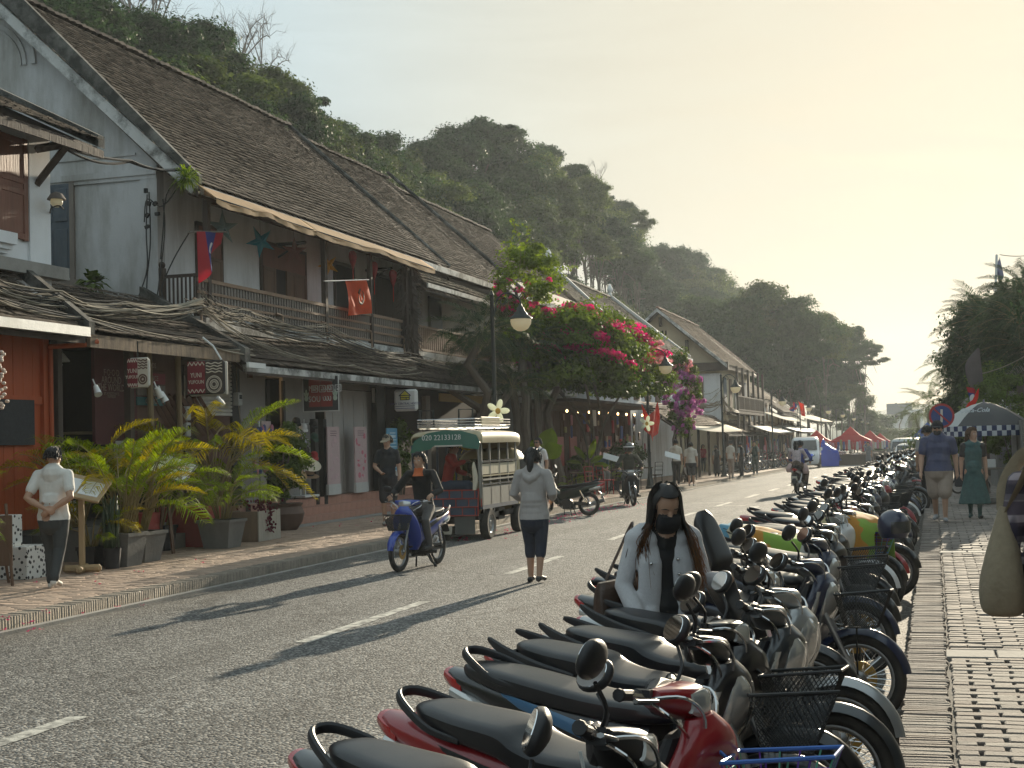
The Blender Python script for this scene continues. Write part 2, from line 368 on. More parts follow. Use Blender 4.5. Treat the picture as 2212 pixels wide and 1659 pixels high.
def standing_bricks(name,x0,x1,y0,y1,p,z0,z1,mat,parent):
 V=[];F=[];rng=np.random.RandomState(3);k=0;y=y0
 while y<y1:
  w=p*rng.uniform(.75,1.2);a,c=y+.0015,y+w-.0015;y+=w;g_=gz(y)
  xa=x1+rng.uniform(-.002,.001);zt=z1+rng.uniform(-.006,.004);zb=z0
  xt=xa-rng.uniform(0,.003)
  V+=[(x0,a,zb+g_),(xa,a,zb+g_),(xa,c,zb+g_),(x0,c,zb+g_),(x0,a,zt+g_),(xt,a,zt-.006+g_),(xt,c,zt-.006+g_),(x0,c,zt+g_)]
  for f in((4,5,6,7),(0,1,5,4),(1,2,6,5),(2,3,7,6)):F.append(tuple(i+k for i in f))
  k+=8
 return obj(name,npmesh(name,V,F,mat),parent)
stuff(standing_bricks('brick',-8.92,-8.70,9.0,110,.044,-.02,.155,M('kerb_brick'),lk))
strip('gutter_edge',-8.74,-8.60,-6,200,.035,M('concrete'),4,lk);
b=MB();b.quad((-8.60,-6,-.05),(-8.60,30,-.05),(-8.60,30,.035),(-8.60,-6,.035));b.quad((-8.60,30,-.05),(-8.60,200,-1.33),(-8.60,200,-1.24),(-8.60,30,.035));b.build('gutter_face',M('concrete'),lk)
rp=bpy.data.objects.new('pavement_right',None);COL.objects.link(rp);struct(rp)
strip('paving_bed',-.20,3.2,-6,240,.108,M('mortar'),4,rp)
rk=bpy.data.objects.new('kerb_right',None);COL.objects.link(rk);struct(rk)
def brick_mesh(name,dx,dy,dz,mat,seed):
 r=random.Random(seed);bb=MB().cbox((0,0,-dz/2),(dx,dy,dz),.007);me=bb.mesh(name,mat)
 for v in me.vertices:v.co+=Vector((r.uniform(-.004,.004),r.uniform(-.003,.003),r.uniform(-.003,.002)))
 return me
GREY=[M('brick_grey')]+[M('brick_grey%d'%i,c,.88,.22,18,.4,70,stain=.5,stain_col=(.10,.09,.08),stain_scale=3,stain_stretch=(1,1,1))for i,c in enumerate(((.25,.22,.195),(.21,.172,.15),(.19,.172,.155),(.275,.25,.22),(.225,.185,.155)))]
kb=[brick_mesh('brick',.262,.0475,.14,GREY[i%6],i)for i in range(9)]
y=6.6;cnt=0
while cnt<300:
 o=obj('brick',kb[R_.randrange(9)],rk,(-.105+R_.uniform(-.014,.012),y+.024,.135+R_.uniform(-.004,.003)),R_.uniform(-.012,.012));cnt+=1;y+=.0495
stuff(bricks('brick',-.235,.025,y,60,.26,.0495,.006,.1,.135,M('brick_grey'),rk,jit=.007))
stuff(bricks('brick',-.235,.025,2,6.6,.26,.0495,.006,.1,.135,M('brick_grey'),rk,jit=.007))
strip('kerb_face',-.235,-.225,-6,200,.05,M('mortar'),4,rk)
pb=[brick_mesh('brick',.231,.102,.05,GREY[i%6],20+i)for i in range(10)]
pbh=[brick_mesh('brick',.100,.096,.05,GREY[i%6],40+i)for i in range(4)]
placed=set();cnt=0;j=0;y=6.55
while y<10.4 and cnt<300:
 xm=.062*y+.5
 if j%2:obj('brick',pbh[R_.randrange(4)],rp,(.105,y,.132+R_.uniform(-.004,.004)),R_.uniform(-.02,.02));cnt+=1
 x=.17 if not j%2 else.17+.125
 while x<xm:
  obj('brick',pb[R_.randrange(10)],rp,(x+R_.uniform(-.008,.008),y+R_.uniform(-.003,.003),.132+R_.uniform(-.005,.004)),R_.uniform(-.018,.018));cnt+=1;x+=.25
 y+=.112;j+=1
YB=y-.056
stuff(bricks('brick',.05,3.0,2.0,6.494,.25,.112,.013,.04,.132,M('brick_grey'),rp))
stuff(bricks('brick',.05,3.0,YB+.36,19.3,.25,.112,.013,.04,.132,M('brick_grey'),rp))
for y0,y1 in((6.494,YB),):
 stuff(bricks('brick',.05,3.0,y0,y1,.25,.112,.013,.04,.132,M('brick_grey'),rp,skip=lambda x,yy:x<.062*yy+.62))
b=MB()
for i in range(8):b.cbox((.19+i*.345,YB+.18,.118),(.33,.34,.03),.006);b.cbox((.19+i*.345,19.5,.118),(.33,.3,.03),.006)
b.build('concrete_slab',M('concrete'),rp)
stuff(bricks('paving_tile',.05,3.0,19.7,75,.26,.26,.02,.04,.132,M('brick_grey'),rp))
M('petal',(.62,.06,.16),.7,.3,20,trans=.3)
def scatter_petals():
 V=[];F=[];r=random.Random(4)
 def one(x,y,z,s):
  k=len(V)
  for q in range(3):
   a=r.uniform(0,6.28);c,sn=cos(a)*s,sin(a)*s;h=r.uniform(.3,1.1)*s;k=len(V)
   V.extend([(x,y,z+.004),(x+c-sn*.4,y+sn+c*.4,z+h*.7),(x+c*1.3,y+sn*1.3,z+h),(x+c+sn*.4,y+sn-c*.4,z+h*.7)]);F.append((k,k+1,k+2,k+3))
 for px,py,n in((10,1338,3),(95,1322,3),(122,1268,5),(85,1262,3),(213,1237,3),(205,1262,2),(430,1215,4),(300,1235,3),(60,1348,3)):
  for _ in range(n):
   p=onZ(px+r.uniform(-12,12),py+r.uniform(-5,5),.145);one(p.x,p.y,.145,.022)
 for px,py in((15,1368),(62,1362),(82,1358),(184,1330),(313,1305),(258,1316)):
  for _ in range(3):p=onZ(px+r.uniform(-14,14),py+r.uniform(-4,4),.005);one(p.x,p.y,.005 if p.x>-8.6 else.04,.022)
 for _ in range(260):
  y=r.uniform(24,40);x=-8.55+abs(r.gauss(0,.5));one(x,y,.004+gz(y),.03)
 for _ in range(120):
  y=r.uniform(26,42);x=r.uniform(-12,-9);one(x,y,.145+gz(y),.03)
 return obj('fallen_petals',npmesh('fallen_petals',V,F,M('petal')))
o=scatter_petals();stuff(o);o['label']='pink bougainvillea petals fallen along the left kerb';o['category']='petals'
def leafmat(name,c,tr=.35,var=.3,isl=.35,rough=.55):return M(name,c,rough,var,1.3,trans=tr,island=isl,spec=.04)
LM=dict(hill=leafmat('leaf_hill',(.042,.072,.024)),hill2=leafmat('leaf_hill_olive',(.066,.088,.028)),hill3=leafmat('leaf_hill_dark',(.030,.054,.022)),dry=leafmat('leaf_dry',(.105,.088,.055)),areca=leafmat('leaf_areca',(.17,.225,.022),.52),areca_y=leafmat('leaf_areca_yellow',(.31,.25,.02),.52),shade=leafmat('leaf_palm_dark',(.030,.050,.022),.3),bush=leafmat('leaf_bush',(.095,.135,.035),.4),boug=leafmat('leaf_bougainvillea',(.085,.12,.025),.45),young=leafmat('leaf_young',(.13,.175,.03),.5),hill4=leafmat('leaf_hill_light',(.095,.125,.036),.4))
BR=dict(red=M('bract_crimson',(.60,.045,.17),.6,.25,3,trans=.45,island=.25),pink=M('bract_pale_pink',(.75,.36,.38),.6,.2,3,trans=.4,island=.2),mag=M('bract_magenta',(.52,.17,.42),.6,.2,3,trans=.4,island=.25))
M('bark',(.13,.105,.08),.95,.35,6,.6,30,stretch=(1,1,.3));M('stem',(.22,.17,.07),.8,.3,8,.2,stretch=(1,1,.25));M('twig',(.17,.15,.13),.95,.2)
def leaf_quads(P,N,size,rng,aspect=.55,pts=True):
 """diamond shaped leaves at points P with rough normals N"""
 n=len(P);N=N/np.maximum(np.linalg.norm(N,axis=1,keepdims=True),1e-6)
 r=rng.normal(size=(n,3));u=r-N*(r*N).sum(1,keepdims=True);u/=np.maximum(np.linalg.norm(u,axis=1,keepdims=True),1e-6);w=np.cross(N,u)
 s=(size*rng.uniform(.6,1.3,(n,1)));a=u*s;c=w*s*aspect;k=N*s*.18
 V=np.stack([P-a,P+c+k,P+a,P-c+k],1).reshape(-1,3);F=np.arange(4*n).reshape(n,4)
 return V,F
def crown_points(seed,rx,rz,clumps,per,flat=.35,cr=(.22,.38),low=-.55):
 rng=np.random.RandomState(seed);P=[];N=[]
 for i in range(clumps):
  d=rng.normal(size=3);d/=np.linalg.norm(d)
  if d[2]<low:d[2]=-d[2]
  rr=rng.uniform(.3,1.12)**.5;lump=1+.22*sin(3*atan2(d[1],d[0])+seed)+.12*sin(5*atan2(d[1],d[0])+2*seed)
  c=np.array([d[0]*rx*rr*lump,d[1]*rx*rr*lump,d[2]*rz*rr])*.8
  R=rng.uniform(*cr)*rx
  q=rng.normal(size=(per,3));q/=np.linalg.norm(q,axis=1,keepdims=True)
  q[:,2]=np.where(q[:,2]<-.35,-q[:,2],q[:,2])
  rad=R*(rng.uniform(.25,1.0,(per,1))**.6)*(1+.35*np.minimum(np.abs(rng.normal(size=(per,1))),1.5)**1.6)
  sc=np.array([1,1,rng.uniform(.55,.85)])
  P.append(c+q*rad*sc);N.append(q+np.array([0,0,.45])+rng.normal(size=(per,3))*.5)
 return np.concatenate(P),np.concatenate(N),rng
def crown_mesh(name,seed,rx,rz,clumps,per,leaf,mat,**k):
 P,N,rng=crown_points(seed,rx,rz,clumps,per,**k)
 V,F=leaf_quads(P,N,leaf,rng,.6);return npmesh(name,V,F,mat)
def trunk_mesh(name,seed,h,r,spread,limbs=7,mat=None,fine=0,lean=.06):
 rg=random.Random(seed);b=MB()
 pts=[Vector((0,0,-1.0))];x=y=0
 for i in range(1,7):
  x+=rg.uniform(-lean,lean)*h/3;y+=rg.uniform(-lean,lean)*h/3;pts.append(Vector((x,y,h*.62*i/6)))
 b.path(pts,[r*(1.25-.13*i)for i in range(7)],8)
 for i in range(limbs):
  st=pts[rg.randrange(3,7)];a=2*pi*i/limbs+rg.uniform(-.4,.4);L=spread*rg.uniform(.55,.95);e=st+Vector((cos(a)*L,sin(a)*L,h*rg.uniform(.12,.36)))
  m=st.lerp(e,.5)+Vector((rg.uniform(-.2,.2),rg.uniform(-.2,.2),rg.uniform(.1,.5)));ps=catmull([st,m,e],3);n=len(ps)
  b.path(ps,[r*.42*(1-.75*k/(n-1))for k in range(n)],6,False)
  for f in range(fine):
   t=rg.uniform(.3,1);q=ps[int(t*(n-1))];d=Vector((rg.gauss(0,1),rg.gauss(0,1),rg.uniform(.2,1.4))).normalized();l1=spread*rg.uniform(.2,.45);e1=q+d*l1
   b.path([q,q.lerp(e1,.5)+Vector((rg.uniform(-.1,.1)*l1,rg.uniform(-.1,.1)*l1,.05)),e1],[r*.13,r*.08,r*.03],4,False)
   for g in range(3):
    t2=q.lerp(e1,rg.uniform(.4,1));d2=(d+Vector((rg.gauss(0,.8),rg.gauss(0,.8),rg.gauss(0,.5)))).normalized();b.path([t2,t2+d2*l1*.5],[r*.06,r*.02],3,False)
 return b.mesh(name,mat or M('bark'),True)
def frond_mesh(name,L,pairs,ll,mat,stem_mat,droop=.5,seed=0,w=.018,v=.6,stem=.25):
 """a pinnate palm leaf along +x, arching up then down"""
 rg=random.Random(seed);b=MB();pts=[]
 for i in range(13):
  t=i/12;pts.append(Vector((L*t*(1-.12*droop*t),0.02*sin(3*t+seed),L*(.34*t-droop*.95*t*t))))
 b.mat(1).path(pts,[w*.55*(1-.85*i/12)+.0015 for i in range(13)],5,False);b.mat(0)
 for i in range(pairs):
  t=stem+(1-stem)*(i+.5)/pairs;f=t*12;k=min(int(f),11);p=pts[k].lerp(pts[k+1],f-k);d=(pts[k+1]-pts[k]).normalized()
  s=Vector((0,1,0));up=s.cross(d)*-1 if s.cross(d).z<0 else s.cross(d);up=up if up.z>0 else-up
  l=ll*(sin(pi*(.16+.80*(i+.5)/pairs))**.7)*rg.uniform(.88,1.1)
  for sd in(-1,1):
   dr=(d*(.75+rg.uniform(-.1,.1))+s*sd*1.0+up*v*rg.uniform(.6,1.2)).normalized();mid=p+dr*l*.55;end=p+dr*l-up*l*.25*rg.uniform(.6,1.8)-Vector((0,0,l*.22))
   wv=d.cross(dr).cross(dr).normalized()*l*.045+d*l*.02
   b.add([p-wv*.4,p+wv*.4,mid+wv,mid-wv,end],[(0,1,2,3),(3,2,4)])
 return b.mesh(name,[mat,stem_mat])
FR={k:[frond_mesh('frond',L,n,ll,LM[mk_],M('stem'),dr,i*7+1)for i,(L,n,ll,dr)in enumerate(v)]for k,mk_,v in(('areca','areca',((1.0,24,.34,.42),(.85,22,.30,.62),(1.15,26,.36,.55),(.7,20,.26,.3))),('areca_y','areca_y',((1.0,24,.34,.5),(.9,22,.30,.75),(1.1,26,.34,.62))),('shade','shade',((2.2,34,.55,.55),(1.9,30,.5,.75),(2.5,36,.6,.45))),('coco','hill2',((3.4,34,.75,.6),(3.1,32,.7,.8),(3.6,34,.75,.45))))}
def fronds(parent,kinds,n,base,r,el=(.35,1.25),sc=(.8,1.1),seed=0,stems=True,h=(.1,.5),stem_r=.012):
 """stems rising from a pot, each carrying a frond"""
 rg=random.Random(seed);b=MB()
 for i in range(n):
  a=2*pi*i/n*2.4+rg.uniform(-.4,.4);e=rg.uniform(*el);rr=r*rg.uniform(.1,1);bx=Vector((cos(a)*rr,sin(a)*rr,0));hh=rg.uniform(*h)
  top=Vector((bx.x+cos(a)*hh*.35,bx.y+sin(a)*hh*.35,hh));b.path([bx,bx.lerp(top,.5)+Vector((0,0,.03)),top],[stem_r*1.2,stem_r,stem_r*.8],5,False)
  kd=FR[kinds[rg.randrange(len(kinds))]];f=obj('frond',kd[rg.randrange(len(kd))],parent,Vector(base)+top)
  f.rotation_euler=Euler((rg.uniform(-.25,.25),-e+.34,a),'XYZ');s=rg.uniform(*sc);f.scale=(s,s,s)
 if stems:b.build('stem',M('stem'),parent,True,base)
def hill_z(x,y):
 d=-x-21.5;e=max(0,min(1,(y-30)/25));far=max(0,1-max(0,y-185)/120)
 return-.3+gz(y)+(0 if d<0 else(min(d,34)*.90+max(0,d-34)*.15))*far*(.65+.35*e)
b=MB();xs=[-21.5,-24,-27,-30,-34,-38,-43,-48,-54,-62,-75,-100,-140];ys=list(range(-20,340,9))
for y_ in ys:
 for x_ in xs:b.v.append((x_,y_,hill_z(x_,y_)+(R_.uniform(-.6,.6)if x_<-22 else 0)))
n_=len(xs)
for j in range(len(ys)-1):
 for i in range(n_-1):a=j*n_+i;b.f.append((a,a+1,a+n_+1,a+n_));b.mi.append(0)
struct(b.build('hill',M('hill_soil',(.055,.06,.03),.95,.35,1.2,.3),None,True,angle=None))
CROWN=[]
for i,(mt,cl,per,lf,kw)in enumerate((('hill',44,640,.034,dict(cr=(.12,.34))),('hill',36,760,.033,dict(cr=(.14,.40))),('hill2',44,640,.034,dict(cr=(.12,.32))),('hill3',50,560,.035,dict(cr=(.10,.32))),('hill2',34,780,.032,dict(cr=(.14,.42))),('hill3',44,620,.034,dict(low=-.2,cr=(.12,.34))),('hill',56,480,.034,dict(cr=(.09,.26))),('hill4',40,620,.034,dict(cr=(.12,.34))),('hill4',30,700,.036,dict(cr=(.14,.30))))):
 CROWN.append(crown_mesh('crown',11+i*5,1.0,.92,cl,per,lf,LM[mt],**kw))
TRUNK=[trunk_mesh('trunk',60+i,1.6,.045,.75,8)for i in range(3)]
BARE=[trunk_mesh('trunk',80+i,1.5,.03,.8,9,M('twig'),9,.05)for i in range(2)]
TG='trees on the wooded hill'
def tree(x,y,top,w,v=None,label=None,name='hill_tree',base=None,group=TG,hgt=None,cat='tree',zs=1.0):
 """crown of half width w whose top reaches the height top"""
 hz=hill_z(x,y)if base is None else base
 rz=w*.88*zs;t=thing(name,label or 'one of the leafy trees that merge on the hazy wooded hillside',cat,(x,y,hz),R_.uniform(0,6.28),group)
 c=obj('crown',CROWN[v if v is not None else R_.randrange(9)],t,(0,0,top-hz-rz*1.02));c.scale=(w,w,w*zs)
 k=obj('trunk',TRUNK[R_.randrange(3)],t);s=max(.4,(top-hz-rz*.55)/1.5);k.scale=(w*.8,w*.8,s)
 return t
for px,py,w,X,v in((60,-50,3.4,-38,5),(150,-40,3.6,-40,3),(240,-15,3.6,-41,5),(330,22,2.8,-41,3),(425,28,2.6,-42,5),(470,90,3.2,-42,0),(530,140,3.4,-42,2),(605,165,3.4,-43,3),(660,225,3.2,-42,3),(720,240,3.4,-43,0),(790,270,3.2,-42,5),(850,318,3.0,-42,2),(905,300,3.2,-42,5),(960,270,3.8,-43,3),(1020,245,4.0,-43,3),(1075,262,3.6,-43,6),(1115,300,3.4,-42,0),(1170,300,2.6,-42,3),(1185,350,3.6,-41,3),(1235,385,3.6,-42,6),(1285,395,2.4,-42,3),(1275,440,3.8,-41,5),(1330,500,3.6,-41,2),(1370,535,3.4,-41,0),(1430,520,3.8,-40,3),(1480,525,4.0,-40,3),(1530,570,3.8,-38,6),(1560,600,3.4,-36,0)):
 p=onX(px,py,X);w*=1.35;w*=R_.uniform(.72,1.05);tree(X,p.y,p.z-.4,w,v,zs=R_.uniform(.9,1.2));tree(X+3.4,p.y+R_.uniform(1,4),p.z-w*.95,w*1.0);tree(X+6.0,p.y-R_.uniform(1,3),p.z-w*1.75,w*.95)
for px,py,s,i in((330,-35,4.5,0),(285,-10,3.6,1),(520,75,3.6,1),(1285,385,3.0,0),(565,105,2.8,0),(1600,640,3.0,1)):
 X=-43;p=onX(px,py,X);t=thing('bare_tree','leafless pale branching tree standing above the green hill canopy','tree',(X,p.y,p.z-s*1.75),R_.uniform(0,6),'bare trees on the hill crest');k=obj('trunk',BARE[i],t);k.scale=(s,s,s*1.55)
rg=random.Random(21)
for X,z0,z1,yy,st,w0,w1 in((-36,5,8,(56,210),4.4,2.4,5.0),(-31.5,5,7.5,(50,200),4.2,2.3,4.8),(-27.5,5,7.5,(44,190),4.0,2.2,4.3),(-24,5.5,8.0,(50,190),4.2,2.4,3.4)):
 y_=yy[0]
 while y_<yy[1]:
  x_=X+rg.uniform(-1.5,1.5);hz=hill_z(x_,y_);tree(x_,y_,hz+rg.uniform(z0,z1),rg.uniform(w0,w1));y_+=st*rg.uniform(.75,1.3)*(1+y_/260)
M('tile_dark',(.082,.062,.047),.9,.35,3.5,.3,30,island=.6,stain=.35,stain_col=(.17,.14,.10),stain_scale=1.1,stain_stretch=(1,1,1),spec=.3)
M('tile_brown',(.17,.115,.075),.9,.3,3.5,.3,30,island=.4,stain=.5,stain_col=(.07,.06,.05),stain_scale=1.1,stain_stretch=(1,1,1),spec=.3)
M('tile_grey',(.20,.17,.13),.9,.3,3.5,.3,30,island=.35,stain=.5,stain_col=(.09,.08,.065),stain_scale=1.1,stain_stretch=(1,1,1),spec=.3)
M('plaster_white',(.72,.72,.72),.9,.07,2.5,.15,25,stain=.6,stain_col=(.30,.28,.24),stain_scale=1.2,stain_stretch=(1,1,.2),srng=(.45,.7))
M('plaster_old',(.56,.56,.56),.9,.09,2.0,.2,25,stain=.75,stain_col=(.24,.225,.19),stain_scale=1.3,stain_stretch=(1,1,.22),srng=(.42,.66))
M('plaster_clean',(.78,.79,.80),.85,.04,3,.1,25,stain=.25,stain_col=(.35,.34,.31),stain_scale=1.0)
M('plaster_cream',(.55,.46,.32),.9,.08,2,.15,25,stain=.4,stain_col=(.25,.21,.15))
M('wood_dark',(.060,.042,.032),.75,.35,5,.35,30,stretch=(1,1,.15));M('wood_brown',(.13,.075,.045),.7,.35,5,.3,30,stretch=(1,1,.15))
M('wood_red',(.16,.055,.03),.6,.35,5,.3,30,stretch=(1,1,.12));M('wood_grey',(.20,.17,.145),.85,.35,6,.4,30,stretch=(1,1,.15))
M('wood_rail',(.25,.165,.11),.8,.3,6,.3,30);M('orange_paint',(.46,.085,.018),.6,.18,4,.2,30,stretch=(1,1,.2),stain=.4,stain_col=(.16,.04,.02));M('red_wall',(.36,.06,.055),.75,.15,5,.2)
M('board_mossy',(.17,.165,.15),.95,.5,3,.5,25,stain=.92,stain_col=(.03,.03,.026),stain_scale=1.9,stain_stretch=(1,1,1),srng=(.36,.56));M('board_white',(.55,.55,.53),.85,.12,4,.2,20,stain=.85,stain_col=(.06,.06,.052),stain_scale=1.7,stain_stretch=(1,1,1),srng=(.44,.60))
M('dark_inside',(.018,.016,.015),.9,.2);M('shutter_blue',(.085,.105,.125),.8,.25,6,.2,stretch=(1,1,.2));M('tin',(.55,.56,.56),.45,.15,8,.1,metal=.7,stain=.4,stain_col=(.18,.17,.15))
M('awning_tan',(.50,.34,.19),.85,.12,3,.3,12,trans=.35,stain=.45,stain_col=(.19,.125,.07),stain_scale=3);M('white_cloth',(.72,.68,.58),.85,.06,4,.2,trans=.4)
M('pink_tile',(.44,.235,.175),.6,.10,6,.1,island=.08,stain=.3,stain_col=(.20,.13,.10),stain_scale=3);M('black_metal',(.015,.016,.018),.45,.2,8,metal=.3);M('cable_black',(.015,.015,.015),.6);M('cable_pale',(.26,.225,.17),.8,.3)
M('bamboo',(.26,.19,.10),.6,.25,6,.2,stretch=(1,1,.3));M('white_paint',(.72,.72,.70),.6,.06,5);M('red_print',(.20,.022,.03),.6,.15);M('cream_print',(.62,.55,.45),.7,.05);M('rust_brown',(.12,.06,.04),.8,.3,4,stretch=(1,1,.3))
M('grey_wall',(.30,.285,.265),.85,.08,3,.15,stain=.3);M('shutter_white',(.62,.60,.54),.6,.08,5,stain=.4,stain_col=(.25,.2,.14));M('lit_warm',(1.0,.62,.25),.5,0,emit=6)
def yx(px,X,py=640):return onX(px,py,X).y
def panel(name,parent,px0,py0,px1,py1,X,mat,th=.04,build=True,b=None):
 cx,cy_=(px0+px1)/2,(py0+py1)/2;y0=onX(px0,cy_,X).y;y1=onX(px1,cy_,X).y;z1=onX(cx,py0,X).z;z0=onX(cx,py1,X).z
 if b is None:b=MB();b.bbox((X-th,y0,z0),(X,y1,z1));return b.build(name,mat,parent)
 b.bbox((X-th,y0,z0),(X,y1,z1));return b
def tiles(name,parent,xe,ze,xr,zr,y0,y1,mat,w=.17,e=.15,seed=1,wav=.03,lift=.045):
 """overlapping courses of clay tiles on the slope from the eave (xe, ze) to the ridge (xr, zr)"""
 rng=np.random.RandomState(seed);L=sqrt((xr-xe)**2+(zr-ze)**2);nr=int(L/e);nt=int((y1-y0)/w)
 d=np.array([(xr-xe)/L,0,(zr-ze)/L]);nrm=np.array([-d[2],0,d[0]]);nrm=nrm*np.sign(nrm[2])
 J,I=np.meshgrid(np.arange(nr),np.arange(nt),indexing='ij');J=J.ravel();I=I.ravel();n=len(J)
 ya=y0+(I+.5*(J%2))*w+rng.uniform(-.006,.006,n);yb=ya+w*.94;s0=J*e-rng.uniform(0,.022,n);s1=s0+e*1.55
 lf=lift+rng.uniform(-.006,.012,n);wv=wav*(np.sin(ya*.55+seed)+np.sin(ya*.21+J*.07)*1.3)*(np.sin(pi*np.clip(s0/L,0,1)))
 base=np.array([xe,0,ze])
 def P(s,y,h):return base+s[:,None]*d+np.stack([0*y,y,0*y],1)+(h+wv)[:,None]*nrm
 tl=rng.uniform(-.006,.006,n)
 V=np.stack([P(s0,ya,lf+tl),P(s0,yb,lf-tl),P(s1,yb,.004+0*lf),P(s1,ya,.004+0*lf),P(s0,ya,lf-.022),P(s0,yb,lf-.022)],1)
 V[:,:,2]+=gz((y0+y1)/2)if y0>30 and(y1-y0)<40 else 0
 V=V.reshape(-1,3);k=np.arange(n)*6
 F=np.concatenate([np.stack([k,k+1,k+2,k+3],1),np.stack([k+4,k+5,k+1,k],1)]);return stuff(obj(name,npmesh(name,V,F,mat),parent))
def ridge_caps(parent,x,z,y0,y1,mat,step=.26,h=.10):
 b=MB();y=y0;r=random.Random(2)
 while y<y1:
  b.box((x,y+step/2,z+.02+r.uniform(-.015,.02)),(.26,step*.86,h),(r.uniform(.1,.2),0,0),.35,1);y+=step
 return stuff(b.build('ridge_tile',mat,parent))
def roof(parent,xe,ze,xr,zr,y0,y1,mat,th=.10,xb=None,zb=None,caps=True,seed=1,deck='wood_dark',**k):
 """one gabled roof: deck, courses of tiles, ridge caps, and the slope behind"""
 o=gz((y0+y1)/2)if y0>30 else 0
 b=MB();q=.13;b.prism([(xe-.02,ze-th+o-q),(xr,zr-th+o-q),(xr,zr+o-q),(xe-.02,ze+o-q)],y0,y1,'y')
 if xb is not None:b.prism([(xr,zr-th+o-q),(xb,zb-th+o-q),(xb,zb+o-q),(xr,zr+o-q)],y0,y1,'y')
 rf=b.build('roof',M(deck),parent);tiles('tile',rf,xe,ze,xr,zr,y0,y1,mat,seed=seed,**k)
 if xb is not None:tiles('tile',rf,xb,zb,xr,zr,y0,y1,mat,w=.3,e=.25,seed=seed+9)
 if caps:ridge_caps(rf,xr,zr+.04+o,y0,y1,mat)
 return rf
def plank_wall(name,parent,X,y0,y1,z0,z1,w,mat,th=.03,pname='plank',seed=0,gap=.006):
 """backing board with separate vertical planks"""
 r=random.Random(seed);b=MB();b.bbox((X-th-.03,y0,z0),(X-th,y1,z1));wl_=b.build(name,M('wood_dark'),parent);y=y0
 while y<y1-.03:
  ww=min(w,y1-y);o=obj(pname,MB().cbox((0,0,0),(th,ww-gap,z1-z0),.005).mesh(pname,mat),wl_,(X-th/2+r.uniform(-.004,.006),y+ww/2,(z0+z1)/2));y+=w
 return wl_
def shutter_leaf(parent,X,y0,y1,z0,z1,mat,ang=0,hinge='y0',name='shutter'):
 """a framed, panelled leaf; opens by ang about its hinge"""
 w=y1-y0;h=z1-z0;b=MB();sgn=1 if hinge=='y0' else-1
 f=.11*w+.03
 b.cbox((0,sgn*f/2,h/2),(.045,f,h),.006);b.cbox((0,sgn*(w-f/2),h/2),(.045,f,h),.006)
 for zz in(f/2,h*.47,h*.58,h-f/2):b.cbox((0,sgn*w/2,zz),(.042,w-2*f+.01,f*.8),.006)
 o=b.build(name,mat,parent,False,(X,y0 if hinge=='y0' else y1,z0));o.rotation_euler.z=ang
 for a,c in((f*.9,h*.47-f*.4),(h*.58+f*.4,h-f*.9),(h*.47+f*.4,h*.58-f*.4)):
  MB().cbox((0,sgn*w/2,(a+c)/2),(.02,w-2*f,c-a),.004).build('shutter_panel',mat,o)
 return o
def timber(parent,name,a,c,s,mat):
 b=MB();b.path([a,c],[s*.7071,s*.7071],4);return b.build(name,mat,parent)
H1=thing('shophouse','white walled house at the left edge with red brown shutters over an orange shop front','house',(-13.6,14,0))
H1 .matrix_world=Matrix.Identity(4);H1 .location=(0,0,0)
b=MB();b.bbox((-20,8,4.2),(-13.6,19.75,6.92));b.bbox((-20,8,0),(-13.9,18.9,4.2));b.build('wall',M('plaster_clean'),H1)
MB().bbox((-13.6,19.25,4.4),(-13.55,19.80,6.85)).build('pilaster',M('plaster_clean'),H1)
b=MB();b.bbox((-13.6,14,4.98),(-13.42,18.75,5.16));b.bbox((-13.6,14,4.90),(-13.48,18.70,4.98));b.bbox((-13.6,14,4.84),(-13.53,18.65,4.90));b.build('sill',M('plaster_clean'),H1)
y0=yx(26,-13.58,430);y1=yx(46,-13.58,430);MB().bbox((-13.62,16.9,5.16),(-13.585,18.35,6.75)).build('window_opening',M('dark_inside'),H1)
b=MB();b.bbox((-13.6,17.95,5.16),(-13.55,18.03,6.78));b.bbox((-13.6,18.30,5.16),(-13.55,18.40,6.78));b.bbox((-13.6,16.9,6.72),(-13.55,18.40,6.8));b.build('window_frame',M('wood_grey'),H1)
shutter_leaf(H1,-13.53,18.38,19.22,5.10,6.72,M('wood_red'),0.05,'y0');shutter_leaf(H1,-13.53,16.95,17.85,5.10,6.78,M('wood_red'),.04,'y0')
rf=roof(H1,-12.75,6.78,-16.2,8.45,9,20.15,M('tile_dark'),.12,-19.4,6.9,True,4)
b=MB();b.prism([(-12.85,6.72),(-16.2,8.34),(-16.2,8.62),(-12.85,6.92)],20.12,20.3,'y');b.build('verge',M('board_mossy'),H1)
b=MB();b.bbox((-12.98,9,6.60),(-12.86,20.1,6.72));b.build('eave_board',M('wood_dark'),H1)
for y_ in(19.45,15.5):
 timber(H1,'bracket',(-13.55,y_,6.62),(-12.85,y_,6.66),.10,M('wood_dark'));timber(H1,'bracket',(-13.56,y_,6.05),(-13.0,y_,6.62),.10,M('wood_dark'))
rf=roof(H1,-12.3,3.62,-13.62,4.62,9,18.85,M('tile_dark'),.08,caps=False,seed=6)
b=MB();b.prism([(-12.26,3.55),(-13.6,4.58),(-13.6,4.80),(-12.26,3.75)],18.86,19.02,'y');b.build('verge',M('board_mossy'),H1)
b=MB();b.bbox((-12.30,9,3.50),(-12.16,18.75,3.64));b.build('gutter',M('tin'),H1)
b=MB();b.bbox((-13.62,9,4.55),(-13.35,20.0,4.75));b.build('flashing',M('concrete'),H1)
pw=plank_wall('shop_front',H1,-13.0,12.0,18.72,.62,3.55,.24,M('orange_paint'),seed=2)
